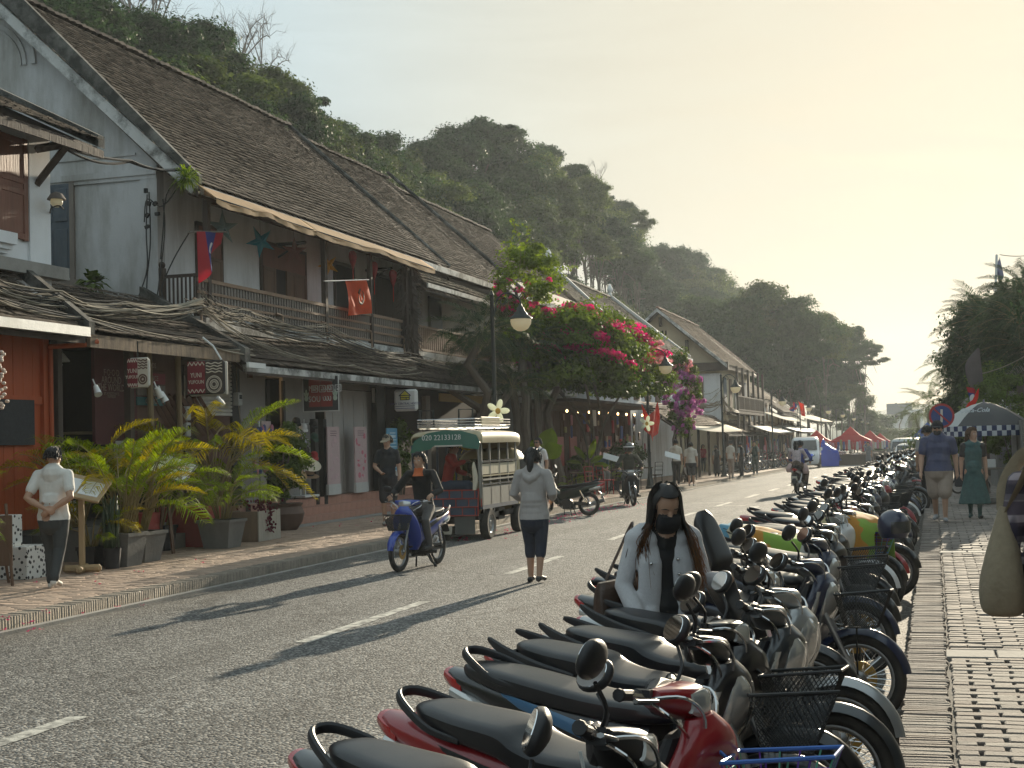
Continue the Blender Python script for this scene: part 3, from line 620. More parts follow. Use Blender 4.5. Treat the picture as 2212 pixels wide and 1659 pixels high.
b=MB();b.bbox((-13.0,18.66,.6),(-12.93,18.80,3.5));b.bbox((-13.0,12,2.50),(-12.96,18.7,2.62));b.build('trim',M('orange_paint'),H1)
b=MB();b.path([(-12.9,18.75,3.38),(-12.4,18.95,3.40),(-12.3,19.15,3.46)],.04,8);b.path([(-12.9,18.80,3.4),(-12.9,18.80,.4)],.035,8);b.build('drain_pipe',M('orange_paint'),H1,True)
dk=panel('chalk_board',H1,-60,862,75,962,-12.94,M('board_black',(.02,.022,.028),.7,.6,25),.03)
b=MB();b.bbox((-13.05,10,.1),(-12.5,17.7,.58));b.build('plinth',M('dark_plinth',(.03,.033,.04),.6,.2),H1)
H2=thing('restaurant','dark fronted restaurant under a tiled porch roof with red posters and bamboo posts','restaurant',(0,0,0))
roof(H2,-12.3,3.60,-14.4,4.75,18.95,23.85,M('tile_dark'),.08,caps=False,seed=12)
b=MB();b.bbox((-12.36,18.95,3.36),(-12.30,23.85,3.56));b.build('fascia',M('fascia_stain',(.22,.16,.11),.9,.3,6,.2,stain=.9,stain_col=(.02,.018,.015),stain_scale=5,stain_stretch=(1,2.5,.3)),H2)
b=MB();b.prism([(-12.2,3.36),(-14.4,4.62),(-14.4,4.90),(-12.2,3.62)],23.86,24.06,'y');b.build('verge',M('board_mossy'),H2)
MB().bbox((-12.2,23.9,3.26),(-12.15,24.6,3.36)).build('verge_end',M('white_paint'),H2)
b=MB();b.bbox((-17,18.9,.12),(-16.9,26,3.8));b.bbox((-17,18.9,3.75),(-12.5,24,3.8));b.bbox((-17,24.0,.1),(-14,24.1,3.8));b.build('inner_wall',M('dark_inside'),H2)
MB().bbox((-17,18.8,.12),(-12.7,25.2,.5)).build('floor',M('concrete'),H2)
X=-13.2
panel('poster_panel',H2,205,745,296,960,X,M('wall_maroon',(.085,.022,.022),.8,.2,3),.06)
w_=panel('lattice_wall',H2,296,745,392,955,X-.02,M('rust_brown'),.06)
for i in range(9):
 a=onX(326+i*13,890,X);c=onX(326+i*13+48,952,X);p=Vector((X,a.y,2.75));q=Vector((X,c.y,2.05));MB().path([p,q],[.05,.05],4).build('diagonal_board',M('rust_brown'),w_)
for a,c in((252,316),(322,390)):panel('white_panel',H2,a,952,c,1005,X+.02,M('panel_white',(.50,.50,.48),.8,.06,4,stain=.3),.05)
for px in(321,383):p0=onX(px,760,X+.1);MB().path([(X+.1,p0 .y,.15),(X+.11,p0 .y+.03,2.0),(X+.1,p0 .y,3.7)],.055,8).build('bamboo_post',M('bamboo'),H2,True)
for y_ in(18.95,21.0):MB().bbox((-13.0,y_,.4),(-12.88,y_+.12,3.6)).build('post',M('wood_dark'),H2)
b=MB();b.path([onX(128,790,-13.6)+Vector((0,0,0)),onX(130,750,-13.6)],.012,6);p=onX(128,780,-13.6);b.lathe([(.02,.18),(.06,.14),(.17,.0),(.165,-.01)],14,p);b.build('pendant_lamp',M('white_paint'),H2,True)
MB().ell(onX(128,784,-13.6)+Vector((0,0,-.03)),(.05,.05,.06)).build('bulb',M('white_paint'),H2,True)
b=MB();p=onX(178,938,-13.8);b.lathe([(.36,0),(.37,.02),(.36,.04)],20,p);b.build('lamp_hoop',M('bamboo'),H2)
b=MB();a0=onX(120,1060,-13.6);b.cbox(a0+Vector((0,.1,0)),(.45,.5,.7),.02);b.build('cooler_box',M('white_paint'),H2)
for i in range(6):MB().bbox((a0 .x+.225,a0 .y-.08,a0 .z-.25+i*.08),(a0 .x+.245,a0 .y+.3,a0 .z-.21+i*.08)).build('louvre',M('dark_inside'),H2)
def spot(parent,px,py,X,d=(-1,.2,-.6)):
 p=onX(px,py,X);d=Vector(d).normalized();b=MB();b.path([p+Vector((-.06,0,.14)),p],.012,6);b.path([p-d*.04,p+d*.02,p+d*.14],[.035,.045,.062],10);return b.build('spot_lamp',M('white_paint'),parent,True)
spot(H2,340,842,-12.35,(.1,.5,-.7));spot(H2,350,851,-12.35,(.3,.2,-.8));spot(H2,208,838,-12.35,(.4,-.3,-.6));spot(H2,472,862,-12.35,(.2,.5,-.7));spot(H2,478,868,-12.35)
tc_=M('text_dull',(.30,.22,.18),.8,.1)
def ytext(s,px,py,X,size,mat,parent,sx=1.0):
 return text(s,size,mat,parent,onX(px,py,X),(pi/2,0,pi/2),sx=sx)
for s,py,sz in(('F·O·O·D',800,.16),('AROUND',816,.17),('THE WORLD',832,.17),('BY A PASSIONATE',845,.07),('TRAVELER',851,.07)):ytext(s,241,py+6,X+.012,sz,tc_,H2,.82)
for s,py0,py1,mt in(('LAOS',780,800,'rust_brown'),('FRANCE',806,829,'red_print'),('Japan',832,855,'wood_grey'),('GREECE',858,876,'sign_teal')):
 if mt=='sign_teal':M('sign_teal',(.035,.12,.12),.7)
 pn=panel('name_board',H2,297,py0,357,py1,X+.03,M(mt),.03);ytext(s,328,(py0+py1)/2,X+.036,.13,tc_,H2,.9)
H3=thing('long_house','long two storey white house with stained gable, old tiled roof and wooden balcony','house',(0,0,0))
XW=-14.3;Y0,Y1,Y2,Y3=24.4,38.5,46.5,58.0;XE,ZE,XR,ZR=-13.15,6.80,-18.1,11.35
sl_=(ZR-ZE)/(XE-XR)
b=MB();b.prism([(XW,3.6),(XW,7.75),(XR,ZR-.15),(-22.6,7.3),(-22.6,3.6)],Y0,Y0+.25,'y');b.build('gable_wall',M('plaster_old'),H3)
b=MB();b.bbox((XW-.2,Y0+.25,3.6),(XW,Y1+1.5,7.6));b.build('wall',M('plaster_white'),H3);MB().bbox((-23,Y3-.3,0),(XW-.2,Y3,7.5)).build('end_wall',M('plaster_white'),H3)
MB().bbox((XW-.2,Y1+1.5,3.6),(XW,Y3,7.4)).build('cream_wall',M('plaster_creamy',(.48,.43,.35),.9,.08,2,.15,stain=.4),H3)
b=MB();b.bbox((-22.6,Y0-.07,7.14),(XW+.02,Y0,7.26));b.bbox((-22.6,Y0-.04,7.06),(XW+.01,Y0,7.14));b.bbox((-22,Y0-.03,7.55),(XW-.45,Y0,7.6));b.build('moulding',M('plaster_old'),H3)
b=MB();b.bbox((XW-.36,Y0-.035,4.2),(XW+.015,Y0,7.06));b.build('pilaster',M('plaster_old'),H3)
c_=onY(-28,150,Y0-.02);b=MB()
for r0_,r1_,d_ in((1.05,1.16,.06),(.86,.94,.05),(.78,.82,.04)):
 for i in range(16):
  a,e=pi*i/16,pi*(i+1)/16;q=[(c_.x+cos(t)*r,Y0-d_,c_.z+sin(t)*r)for t,r in((a,r0_),(a,r1_),(e,r1_),(e,r0_))];q2=[(x,Y0,z)for x,y,z in q];b.add(q+q2,[(0,1,2,3),(4,7,6,5),(0,4,5,1),(2,6,7,3),(1,5,6,2),(0,3,7,4)])
b.build('arch_relief',M('plaster_old'),H3)
a=onY(112,400,Y0-.03);c=onY(153,600,Y0-.03);gd=MB().bbox((a.x-.3,Y0-.05,c.z),(c.x,Y0-.01,a.z)).build('gable_door',M('shutter_blue'),H3)
w0=a.x-.3;w1=c.x;z0,z1=c.z,a.z
for(u0,u1,v0,v1)in((.06,.46,.06,.52),(.54,.94,.06,.52),(.06,.46,.60,.95),(.54,.94,.60,.95)):
 MB().cbox((w0+(w1-w0)*(u0+u1)/2,Y0-.055,z0+(z1-z0)*(v0+v1)/2),((w1-w0)*(u1-u0),.03,(z1-z0)*(v1-v0)),.01).build('door_panel',M('shutter_blue'),gd)
b=MB();b.bbox((w1,Y0-.06,z0-.05),(w1+.10,Y0,z1+.1));b.bbox((w0-.3,Y0-.10,z0-.22),(w1+.28,Y0,z0-.05));b.build('door_frame',M('wood_grey'),H3)
roof(H3,XE,ZE,XR,ZR,Y0-.45,Y1,M('tile_dark'),.14,-22.8,7.1,True,21,wav=.05)
roof(H3,XE-.02,ZE-.05,XR,ZR-.12,Y1+.05,Y2,M('tile_dark'),.14,-22.8,7.1,True,22,wav=.06)
roof(H3,XE-.03,ZE-.10,XR,ZR-.28,Y2+.05,Y3+.4,M('tile_dark'),.14,-22.8,7.1,True,23,wav=.05)
b=MB();b.prism([(XE+.05,ZE-.02),(XR,ZR+.05),(XR,ZR+.34),(XR+.3,ZR+.3),(XE+.05,ZE+.14)],Y0-.52,Y0-.40,'y');b.build('verge',M('board_mossy'),H3)
b=MB();b.prism([(XE-.15,ZE-.20),(XR,ZR-.28),(XR,ZR-.02),(XE-.02,ZE-.0)],Y0-.46,Y0-.36,'y');b.build('barge_board',M('board_white'),H3)
b=MB();b.prism([(XE-.25,ZE-.20),(XR,ZR-.24),(XR,ZR-.20),(XE-.25,ZE-.16)],Y0-.36,Y0+.02,'y');b.build('soffit',M('wood_dark'),H3)
for yy,m_ in((Y1,.03),(Y2,.05)):
 b=MB();pts=[Vector((XE+(XR-XE)*t,yy+.02,ZE+(ZR-ZE)*t+.03+m_*.5))for t in np.linspace(0,1,12)];b.path(pts,.06,6);b.build('roof_joint',M('board_mossy'),H3)
b=MB();b.bbox((XE+.02,Y0-.4,ZE-.22),(XE+.08,Y3,ZE-.06));b.build('eave_board',M('board_white'),H3)
b=MB();b.prism([(XE,ZE-.1),(XW,7.62),(XW,7.52),(XE,ZE-.2)],Y0,Y3,'y');b.build('eave_lining',M('wood_dark'),H3)
zb=4.28;XB=-13.28
b=MB();b.bbox((XW,Y0-.1,zb-.22),(XB+.05,Y2,zb));b.build('balcony_floor',M('board_white'),H3)
ya,yb_=yx(428,XB,620),yx(868,XB,720)
bal=MB().bbox((XB-.03,ya,4.96),(XB+.04,yb_,5.03)).build('balcony_railing',M('wood_rail'),H3)
for z_,t_ in((4.76,.05),(4.58,.05),(4.36,.05)):MB().bbox((XB-.022,ya,z_-t_/2),(XB+.03,yb_,z_+t_/2)).build('rail',M('wood_rail'),bal)
bm_=MB().bbox((-.016,-.03,0),(.016,.03,.62)).mesh('baluster',M('wood_grey'))
y_=ya+.05
while y_<yb_:obj('baluster',bm_,bal,(XB-.005,y_,4.34));y_+=.128
for px,py in((604,640),(700,660),(797,690),(428,620),(868,720)):
 y_=yx(px,XB,py);b=MB();b.path([(XB+.06,y_-.30,4.60),(XB+.06,y_-.04,4.58),(XB+.06,y_,4.52),(XB+.06,y_,4.16)],.022,6);b.build('rail_brace',M('wood_rail'),bal,True)
ya2,yb2=yx(886,XB,710),Y2
bal2=MB().bbox((XB-.03,ya2,4.94),(XB+.04,yb2,5.0)).build('balcony_railing',M('wood_rail'),H3)
MB().bbox((XB-.03,ya2,4.30),(XB+.03,yb2,4.36)).build('rail',M('wood_rail'),bal2);y_=ya2+.05
bm2=MB().bbox((-.02,-.035,0),(.02,.035,.6)).mesh('baluster',M('wood_rail'))
while y_<yb2:obj('baluster',bm2,bal2,(XB,y_,4.34));y_+=.17
b=MB();ex0,ex1=-14.25,-13.45
er=MB().bbox((ex0,Y0+.02,5.10),(ex1,Y0+.08,5.16)).build('balcony_end_railing',M('wood_dark'),H3)
for i in range(9):MB().bbox((ex0+.05+i*.09,Y0+.03,4.3),(ex0+.08+i*.09,Y0+.06,5.12)).build('baluster',M('wood_dark'),er)
b=MB();b.bbox((ex0-.06,Y0-.02,4.3),(ex0+.06,Y0+.1,5.3));b.ell((ex0,Y0+.04,5.36),(.07,.07,.07));b.build('newel',M('wood_dark'),H3)
for y_ in(Y0+.08,yx(700,XB,560),yx(800,XB,640),yx(876,XB,680)):MB().bbox((XB-.06,y_-.06,4.2),(XB+.05,y_+.06,6.75)).build('post',M('wood_dark'),H3)
MB().bbox((XB-.02,Y0,6.5),(XB+.04,Y2,6.62)).build('beam',M('wood_dark'),H3)
def opening(px0,px1,py,ztop=6.35):
 y0,y1=yx(px0,XW,py),yx(px1,XW,py);MB().bbox((XW,y0,zb),(XW+.02,y1,ztop)).build('door_opening',M('dark_inside'),H3)
 b=MB();b.bbox((XW,y0-.07,zb),(XW+.06,y0,ztop+.07));b.bbox((XW,y1,zb),(XW+.06,y1+.07,ztop+.07));b.bbox((XW,y0-.07,ztop),(XW+.06,y1+.07,ztop+.08));b.build('door_frame',M('wood_dark'),H3);return y0,y1
y0,y1=opening(425,474,560);shutter_leaf(H3,XW+.06,y0+.5,y1,zb,5.75,M('wood_brown'),0,'y0');MB().bbox((XW+.03,y0,5.75),(XW+.05,y1,6.35)).build('door_head',M('wood_red'),H3)
y0,y1=opening(563,655,570);m_=(y0+y1)/2
shutter_leaf(H3,XW+.06,y0,y0+.62,zb,5.85,M('wood_brown'),0,'y0');shutter_leaf(H3,XW+.06,m_+.05,m_+.52,zb,5.85,M('wood_brown'),0,'y0');shutter_leaf(H3,XW+.06,m_+.53,y1,zb,5.85,M('wood_brown'),0,'y0');MB().bbox((XW+.03,y0,5.85),(XW+.05,y1,6.35)).build('door_head',M('wood_red'),H3)
opening(722,760,600);y0,y1=opening(805,862,640)
pw=plank_wall('plank_door',H3,XW+.08,y0,y1,zb,6.3,.18,M('wood_dark'),seed=3)
y0,y1=opening(925,948,640,6.1);shutter_leaf(H3,XW+.07,y0,(y0+y1)/2,zb,5.6,M('shutter_pale',(.36,.37,.37),.8,.1),0,'y0');shutter_leaf(H3,XW+.07,(y0+y1)/2,y1,zb,5.6,M('shutter_pale'),0,'y0')
for px,py in((596,535),(790,600)):
 y_=yx(px,XW,py);timber(H3,'bracket',(XW,y_,6.42),(XW+.75,y_,6.42),.06,M('black_metal'));timber(H3,'bracket',(XW,y_,6.1),(XW+.6,y_,6.42),.04,M('black_metal'))
yh0,yh1=yx(905,-12.95,590),yx(1062,-12.95,640)
roof(H3,-12.75,6.06,-13.5,6.62,yh0,yh1,M('tile_grey'),.06,caps=False,seed=31);MB().bbox((-12.74,yh0,5.92),(-12.69,yh1,6.04)).build('eave_board',M('board_white'),H3)
b=MB();r=random.Random(9);p0=Vector((XB+.1,yx(876,XB,690),0))
for i in range(260):
 z_=r.uniform(4.1,6.4);a=r.uniform(0,6.28);q=p0+Vector((cos(a)*.2,sin(a)*.34,z_));b.path([q,q+Vector((cos(a)*.13,sin(a)*.2,-.12))],[.02,.006],3,False)
for i in range(8):b.path([p0+Vector((cos(i)*.16,sin(i)*.3,4.05)),p0+Vector((cos(i)*.15,sin(i)*.28,6.4))],.06,5)
b.build('bound_stem_post',M('wood_dark'),H3)
roof(H3,-12.3,3.36,-13.45,4.20,24.1,43.2,M('tile_dark'),.08,caps=False,seed=41,wav=.05)
b=MB();b.bbox((-12.38,24.1,3.20),(-12.30,43,3.33));b.build('fascia',M('board_white'),H3)
b=MB();b.bbox((-13.5,24.2,4.0),(-13.30,44,4.30));b.build('floor_edge',M('board_white'),H3)
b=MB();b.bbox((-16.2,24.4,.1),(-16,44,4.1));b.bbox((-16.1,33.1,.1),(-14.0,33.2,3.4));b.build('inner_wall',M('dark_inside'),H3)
b=MB();b.bbox((-16,24.4,3.5),(-12.4,44,3.56));b.build('porch_ceiling',M('wood_dark'),H3)
XS=-13.45
MB().bbox((-16,25.6,.12),(-13.3,44,.62)).build('shop_floor',M('pink_tile'),H3)
st=thing('tiled_steps','three long pink tiled steps up to the shop front behind the hat stand','steps',(0,0,0))
ys0,ys1=25.9,35.2;tm={}
for i,(xf,zt)in enumerate(((-12.72,.29),(-12.95,.46),(-13.18,.63))):
 bed=MB().bbox((-14.0+.002*i,ys0,.10),(xf-.012,ys1,zt-.012)).build('step',M('mortar'),st)
 rm=MB().cbox((0,0,0),(.014,.296,.158),.003).mesh('tile',M('pink_tile'));hm=MB().cbox((0,0,0),(.225,.296,.014),.003).mesh('tile',M('pink_tile'));y_=ys0
 while y_<ys1-.1:
  obj('tile',rm,bed,(xf-.006,y_+.15,zt-.093));obj('tile',hm,bed,(xf-.115,y_+.15,zt-.007+.0015*i));y_+=.303
MB().bbox((-13.2,25.62,.1),(-12.3,ys1,.150)).build('apron',M('concrete'),st)
panel('wall_panel',H3,400,790,425,1110,XS,M('wood_dark'),.1)
panel('wall_panel',H3,425,895,505,1110,XS-.03,M('rust_brown'),.06)
rs=panel('roller_shutter',H3,424,785,503,898,XS-.02,M('shutter_white'),.04);z0=onX(463,898,XS).z;y0,y1=yx(424,XS,850),yx(503,XS,850)
for i in range(16):MB().cbox((XS+.0,(y0+y1)/2,z0+.03+i*.075),(.035,y1-y0-.02,.062),.012).build('slat',M('shutter_white'),rs)
panel('post',H3,503,780,520,1095,XS+.02,M('black_metal'),.12)
panel('shop_wall',H3,520,800,576,1095,XS,M('grey_wall'),.08);panel('shop_wall',H3,613,800,682,1090,XS,M('grey_wall'),.08);panel('shop_wall',H3,576,780,613,815,XS-.02,M('grey_wall'),.08)
panel('air_vent',H3,535,806,546,816,XS+.02,M('rust_brown'),.03)
y0,y1=yx(576,XS,900),yx(613,XS,900);b=MB();b.bbox((XS,y0-.05,.62),(XS+.05,y0+.08,3.2));b.bbox((XS,y1-.1,.62),(XS+.05,y1,3.2));b.build('door_frame',M('black_metal'),H3)
b=MB()
for z_ in(1.5,1.9,2.3,2.7):b.bbox((XS-.9,y0,z_),(XS-.5,y1+.3,z_+.04))
b.build('shelf',M('wood_brown'),H3);MB().bbox((XS-1.2,y0-.5,.6),(XS-1.15,y1+1,3.3)).build('back_wall',M('plaster_cream'),H3)
MB().bbox((XS-.85,y0+.15,2.95),(XS-.55,y1,3.0)).build('shelf_light',M('lit_warm'),H3)
for z_ in(1.58,1.98,2.38):MB().bbox((XS-.86,y0+.1,z_),(XS-.56,y1,z_+.18)).build('folded_clothes',M('plaster_cream'),H3)
for px in(682,700):panel('post',H3,px,905,px+7,1090,XS+.28,M('black_metal'),.12)
y0,y1=yx(707,XS,950),yx(816,XS,950);n_=10;wd=(y1-y0)/n_
fd=MB().bbox((XS-.08,y0,3.12),(XS+.02,y1,3.26)).build('folding_door',M('grey_wall'),H3)
fm=MB().cbox((0,0,0),(.04,wd-.012,2.46),.006).mesh('plank',M('door_white',(.43,.41,.39),.7,.08,3,.15,stretch=(1,1,.2),stain=.35,stain_col=(.22,.18,.15)))
for i in range(n_):obj('plank',fm,fd,(XS-.03+.012*(i%2),y0+wd*(i+.5),1.87),.12*(1 if i%2 else-1))
panel('post',H3,816,820,832,1075,XS+.25,M('black_metal'),.15);panel('bracket',H3,808,838,818,870,XS+.2,M('grey_wall'),.06)
panel('wall_panel',H3,835,845,1048,1040,XS-.6,M('dark_inside'),.06)
for px,w_ in((922,9),(1040,10)):panel('post',H3,px,855,px+w_,1040,XS+.4,M('wood_grey'),.12)
MB().bbox((-12.9,yx(948,-12.9,870),2.92),(-12.85,yx(1048,-12.9,880),3.14)).build('fringe_valance',M('valance',(.42,.28,.10),.8,.2,14,stretch=(1,8,.3)),H3)
def finial(parent,p,s=1.0):
 b=MB();b.lathe([(.10*s,0),(.12*s,.06*s),(.07*s,.14*s),(.16*s,.24*s),(.17*s,.34*s),(.10*s,.50*s),(.02*s,.64*s),(0,.66*s)],10,p);return b.build('finial',M('white_paint'),parent,True)
M('verge_white',(.60,.60,.58),.85,.08,3,stain=.4,stain_col=(.2,.2,.18))
HD=thing('gabled_house','house with white edged tiled roofs and pointed white finials behind the bougainvillea','house',(0,0,0))
xe,xr=-12.4,-16.8
def two(px,py,px2,py2):a=onX(px,py,xe);c=onX(px2,py2,xr);return a,c
a1,c1=two(1385,752,1185,568);a2,c2=two(1495,772,1318,640)
for(ya,yb,za,zc,sd)in((58.6,c1 .y,a1 .z-.1,c1 .z-.1,51),(c1 .y+.1,c2 .y,a2 .z-.05,c2 .z-.1,52)):
 g0=gz((ya+yb)/2);roof(HD,xe,za-g0,xr,zc-g0,ya,yb,M('tile_grey'),.12,-21,za-.2-g0,True,sd)
 b=MB();b.prism([(xe-.12,za-.12),(xr,zc-.08),(xr,zc+.22),(xe-.05,za+.14)],yb-.12,yb+.14,'y');b.build('verge',M('verge_white'),HD)
 finial(HD,(xr,yb,zc+.15),1.0)
 MB().bbox((xe,ya,za-.22),(xe+.07,yb,za-.05)).build('eave_board',M('white_paint'),HD)
b=MB();b.bbox((-21,58.4,-.4),(-13.4,c2 .y-.4,a2 .z-.3));b.build('wall',M('plaster_white'),HD)
for i in range(5):MB().bbox((-13.4,60+i*2.7,3.6),(-13.34,61.2+i*2.7,5.4)).build('shutter',M('wood_brown'),HD)
HE=thing('gabled_house','cream gabled house with brown tiled roof, wooden balcony and hanging cables in front','house',(0,0,0))
ap=onY(1424,668,83);ea=onY(1573,787,83);eb=onX(1636,808,ea.x);zg=gz(83)
rp_=2*ap.x-ea.x
def frange(a,b,s):
 while a<b:yield a;a+=s
roof(HE,ea.x,ea.z-gz((82.4+eb.y)/2),ap.x,ap.z-gz((82.4+eb.y)/2),82.3,eb.y,M('tile_brown'),.14,rp_,ea.z-gz(90),True,61)
b=MB();b.prism([(ea.x-.5,-.6),(ea.x-.5,ea.z+.2),(ap.x,ap.z-.15),(rp_+.5,ea.z+.2),(rp_+.5,-.6)],83,83.25,'y');b.build('gable_wall',M('plaster_cream'),HE)
b=MB();b.prism([(ea.x+.02,ea.z-.22),(ap.x,ap.z-.2),(ap.x,ap.z+.0),(ea.x+.02,ea.z-.02)],82.2,82.32,'y');b.prism([(rp_,ea.z-.22),(ap.x,ap.z-.2),(ap.x,ap.z+.0),(rp_,ea.z-.02)],82.2,82.32,'y');b.build('barge_board',M('board_white'),HE)
def fpan(name,px0,py0,px1,py1,Y,mat,th=.06,parent=None):
 a=onY(px0,py1,Y);c=onY(px1,py0,Y);return MB().bbox((a.x,Y-th,a.z),(c.x,Y,c.z)).build(name,mat,parent)
fpan('gable_beam',1430,782,1575,806,82.95,M('wood_dark'),.5,HE)
fpan('upper_wall',1440,806,1556,912,82.9,M('plaster_white'),.06,HE);fpan('shutter',1488,815,1519,886,82.82,M('wood_brown'),.06,HE)
for px in(1430,1437):fpan('slot',px,714,px+3,724,82.98,M('dark_inside'),.03,HE)
for px in(1425,1482):fpan('bracket',px,686 if px<1450 else 735,px+5,706 if px<1450 else 760,82.9,M('wood_dark'),.3,HE)
XQ=ea.x-.5
b=MB();b.bbox((XQ-.2,83.2,-.7),(XQ,eb.y-.3,ea.z));b.build('wall',M('plaster_cream'),HE)
fl=MB().bbox((XQ,83.2,3.1),(XQ+1.0,eb.y-1.5,3.25)).build('balcony',M('wood_dark'),HE)
for y_ in frange(83.3,eb.y-1.6,.32):MB().bbox((XQ+.93,y_,3.25),(XQ+.99,y_+.07,4.1)).build('baluster',M('wood_dark'),fl)
for z_ in(4.1,3.3):MB().bbox((XQ+.92,83.2,z_),(XQ+1.0,eb.y-1.5,z_+.08)).build('rail',M('wood_dark'),fl)
for y_ in frange(83.3,eb.y-1,2.6):MB().bbox((XQ+.86,y_,-.6),(XQ+1.0,y_+.14,ea.z-.1)).build('post',M('wood_dark'),HE)
for i,y_ in enumerate(frange(84.2,eb.y-1.5,2.4)):MB().bbox((XQ,y_,3.3),(XQ+.05,y_+1.1,5.3)).build('shutter',M(('shutter_blue','wood_brown')[i%2]),HE)
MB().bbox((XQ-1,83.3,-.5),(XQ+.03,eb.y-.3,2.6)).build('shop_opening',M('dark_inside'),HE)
PR=thing('porch_roof','lit brown tiled porch roof running below the balcony of the cream gabled house','roof',(0,0,0))
for(px,py,qx,qy,xx,sd)in((1462,925,1560,925,-10.7,71),(1575,940,1662,938,-10.7,72)):
 p=onX(px,py,xx);q=onX(qx,qy,xx);g0=gz((p.y+q.y)/2);roof(PR,xx,p.z-g0+.15,xx-1.7,p.z-g0+1.25,p.y,q.y,M('tile_brown'),.08,caps=False,seed=sd,w=.22,e=.16)
 for y_ in frange(p.y+.3,q.y,3.2):MB().bbox((xx-.2,y_,-.6),(xx-.08,y_+.12,p.z+.05)).build('post',M('wood_dark'),PR)
def awning(px,py,qx,qy,X,dep,drop,mat,label,name='awning'):
 p=onX(px,py,X);q=onX(qx,qy,X);t=thing(name,label,'awning',(X,p.y,p.z));b=MB();n=8
 for i in range(n+1):
  y_=(q.y-p.y)*i/n;s=-.10*sin(pi*i/n)
  b.v+=[(-dep,y_,drop),(-dep*.5,y_,drop*.5+s),(0,y_,s)]
 for i in range(n):
  for k in range(2):a=i*3+k;b.f.append((a,a+1,a+4,a+3));b.mi.append(0)
 c=b.build('cloth',mat,t,True);sm=c.modifiers.new('thickness','SOLIDIFY');sm.thickness=.012
 b=MB();b.path([(0,0,0),(-dep*.1,0,-p.z+gz(p.y)+.1)],.025,5);b.path([(0,q.y-p.y,0),(-dep*.1,q.y-p.y,-p.z+gz(p.y)+.1)],.025,5);b.build('pole',M('black_metal'),t);return t
awning(1508,928,1605,944,-9.9,1.5,.55,M('white_cloth'),'off white cloth awning sagging over the pavement before the second lamp')
awning(1690,905,1745,932,-10.2,1.6,.6,M('white_cloth'),'pale cloth awning over the stalls left of the white van');awning(1660,932,1722,942,-9.6,1.2,.4,M('tarp_grey',(.42,.42,.38),.7,.1,4,trans=.3),'low grey tarpaulin over a stall before the cream wall')
awning(1745,905,1800,935,-10.0,2.0,.7,M('white_cloth'),'longest pale awning just above the first red tent');awning(1720,930,1768,938,-9.4,1.3,.4,M('tarp_blue_grey',(.22,.27,.33),.6,.1,4,trans=.3),'blue grey tarpaulin beside the first red tent')
def lane_house(ya,yb,xe,ze,xr,zr,tm,wm,label,seed):
 t=thing('lane_house',label,'house',(0,0,0));g0=gz((ya+yb)/2);roof(t,xe,ze,xr,zr,ya,yb,tm,.12,2*xr-xe,ze,True,seed,w=.3,e=.2)
 b=MB();b.bbox((2*xr-xe+.5,ya+.3,g0-.3),(xe-.6,yb-.3,ze+g0-.05));b.prism([(xe-.6,ze+g0-.1),(xr,zr+g0-.2),(2*xr-xe+.6,ze+g0-.1)],ya+.25,ya+.4,'y');b.build('wall',wm,t)
 for y_ in frange(ya+1,yb-1.5,2.6):
  MB().bbox((xe-.6,y_,g0+3.2),(xe-.55,y_+1.0,g0+4.7)).build('shutter',M('wood_brown'),t);MB().bbox((xe-.6,y_-.3,g0+.1),(xe-.55,y_+1.6,g0+2.5)).build('shop_opening',M('dark_inside'),t)
 roof(t,xe+1.2,2.75,xe-.6,3.5,ya,yb,tm,.06,caps=False,seed=seed+5,w=.3,e=.2);return t
lane_house(eb.y+.8,112,-11.6,5.0,-15.0,7.8,M('tile_brown'),M('plaster_white'),'low tiled house right after the cream gabled house',81)
lane_house(113,128,-11.2,4.3,-14.5,6.6,M('tile_dark'),M('plaster_cream'),'small dark roofed house above the pale awnings',91)
def cables(name,label,groups,r,mat,parent=None):
 t=thing(name,label,'cables',(0,0,0))
 for(a,c,n,d,sp)in groups:
  rg=random.Random(int(a[0]*10+c[1]))
  for i in range(n):
   j=lambda:Vector((rg.uniform(-sp,sp),rg.uniform(-sp,sp),rg.uniform(-sp,sp)))
   b=MB();b.path(sag(Vector(a)+j(),Vector(c)+j()*1.5,d*rg.uniform(.5,1.3),12),r,4,False);b.build('cable',mat,t)
 return t
for px,py,w,X,v,zs in((1590,640,4.6,-21,0,1.0),(1650,612,4.8,-18.5,2,1.05),(1700,640,4.6,-16,0,1.1),(1735,672,4.2,-14,1,1.1),(1775,680,4.2,-13,2,1.1),(1828,700,3.9,-11.5,6,1.0),(1862,740,3.6,-9.2,6,.8),(1815,775,4.2,-12.5,3,1.1),(1760,745,4.6,-15,3,1.2),(1680,740,4.8,-17,5,1.2),(1610,720,4.6,-20,3,1.2),(1840,830,3.0,-10.8,2,1.1),(1720,800,4.2,-15.5,5,1.0),(1790,850,3.2,-13,0,1.0),(1540,690,4.6,-23,3,1.2),(1500,640,4.2,-27,0,1.1)):
 p=onX(px,py,X);tree(X,p.y,p.z,w,v,'one of the broad dense trees where the wooded hill meets the far street','street_tree',gz(p.y),'broad trees at the far end of the hill',zs=zs)
for px,py,w,Y in((1860,885,3.6,215),(1890,895,4.5,250),(1915,925,3.2,230),(1945,930,3.4,225),(1975,925,3.2,210),(1890,940,2.5,200),(2005,930,3.0,200),(1925,945,2.4,190)):
 p=onY(px,py,Y);tree(p.x,p.y,p.z,w,R_.choice([0,2,4]),'one of the small rounded trees closing the far end of the street','far_tree',gz(Y),'trees at the end of the street',zs=.8)
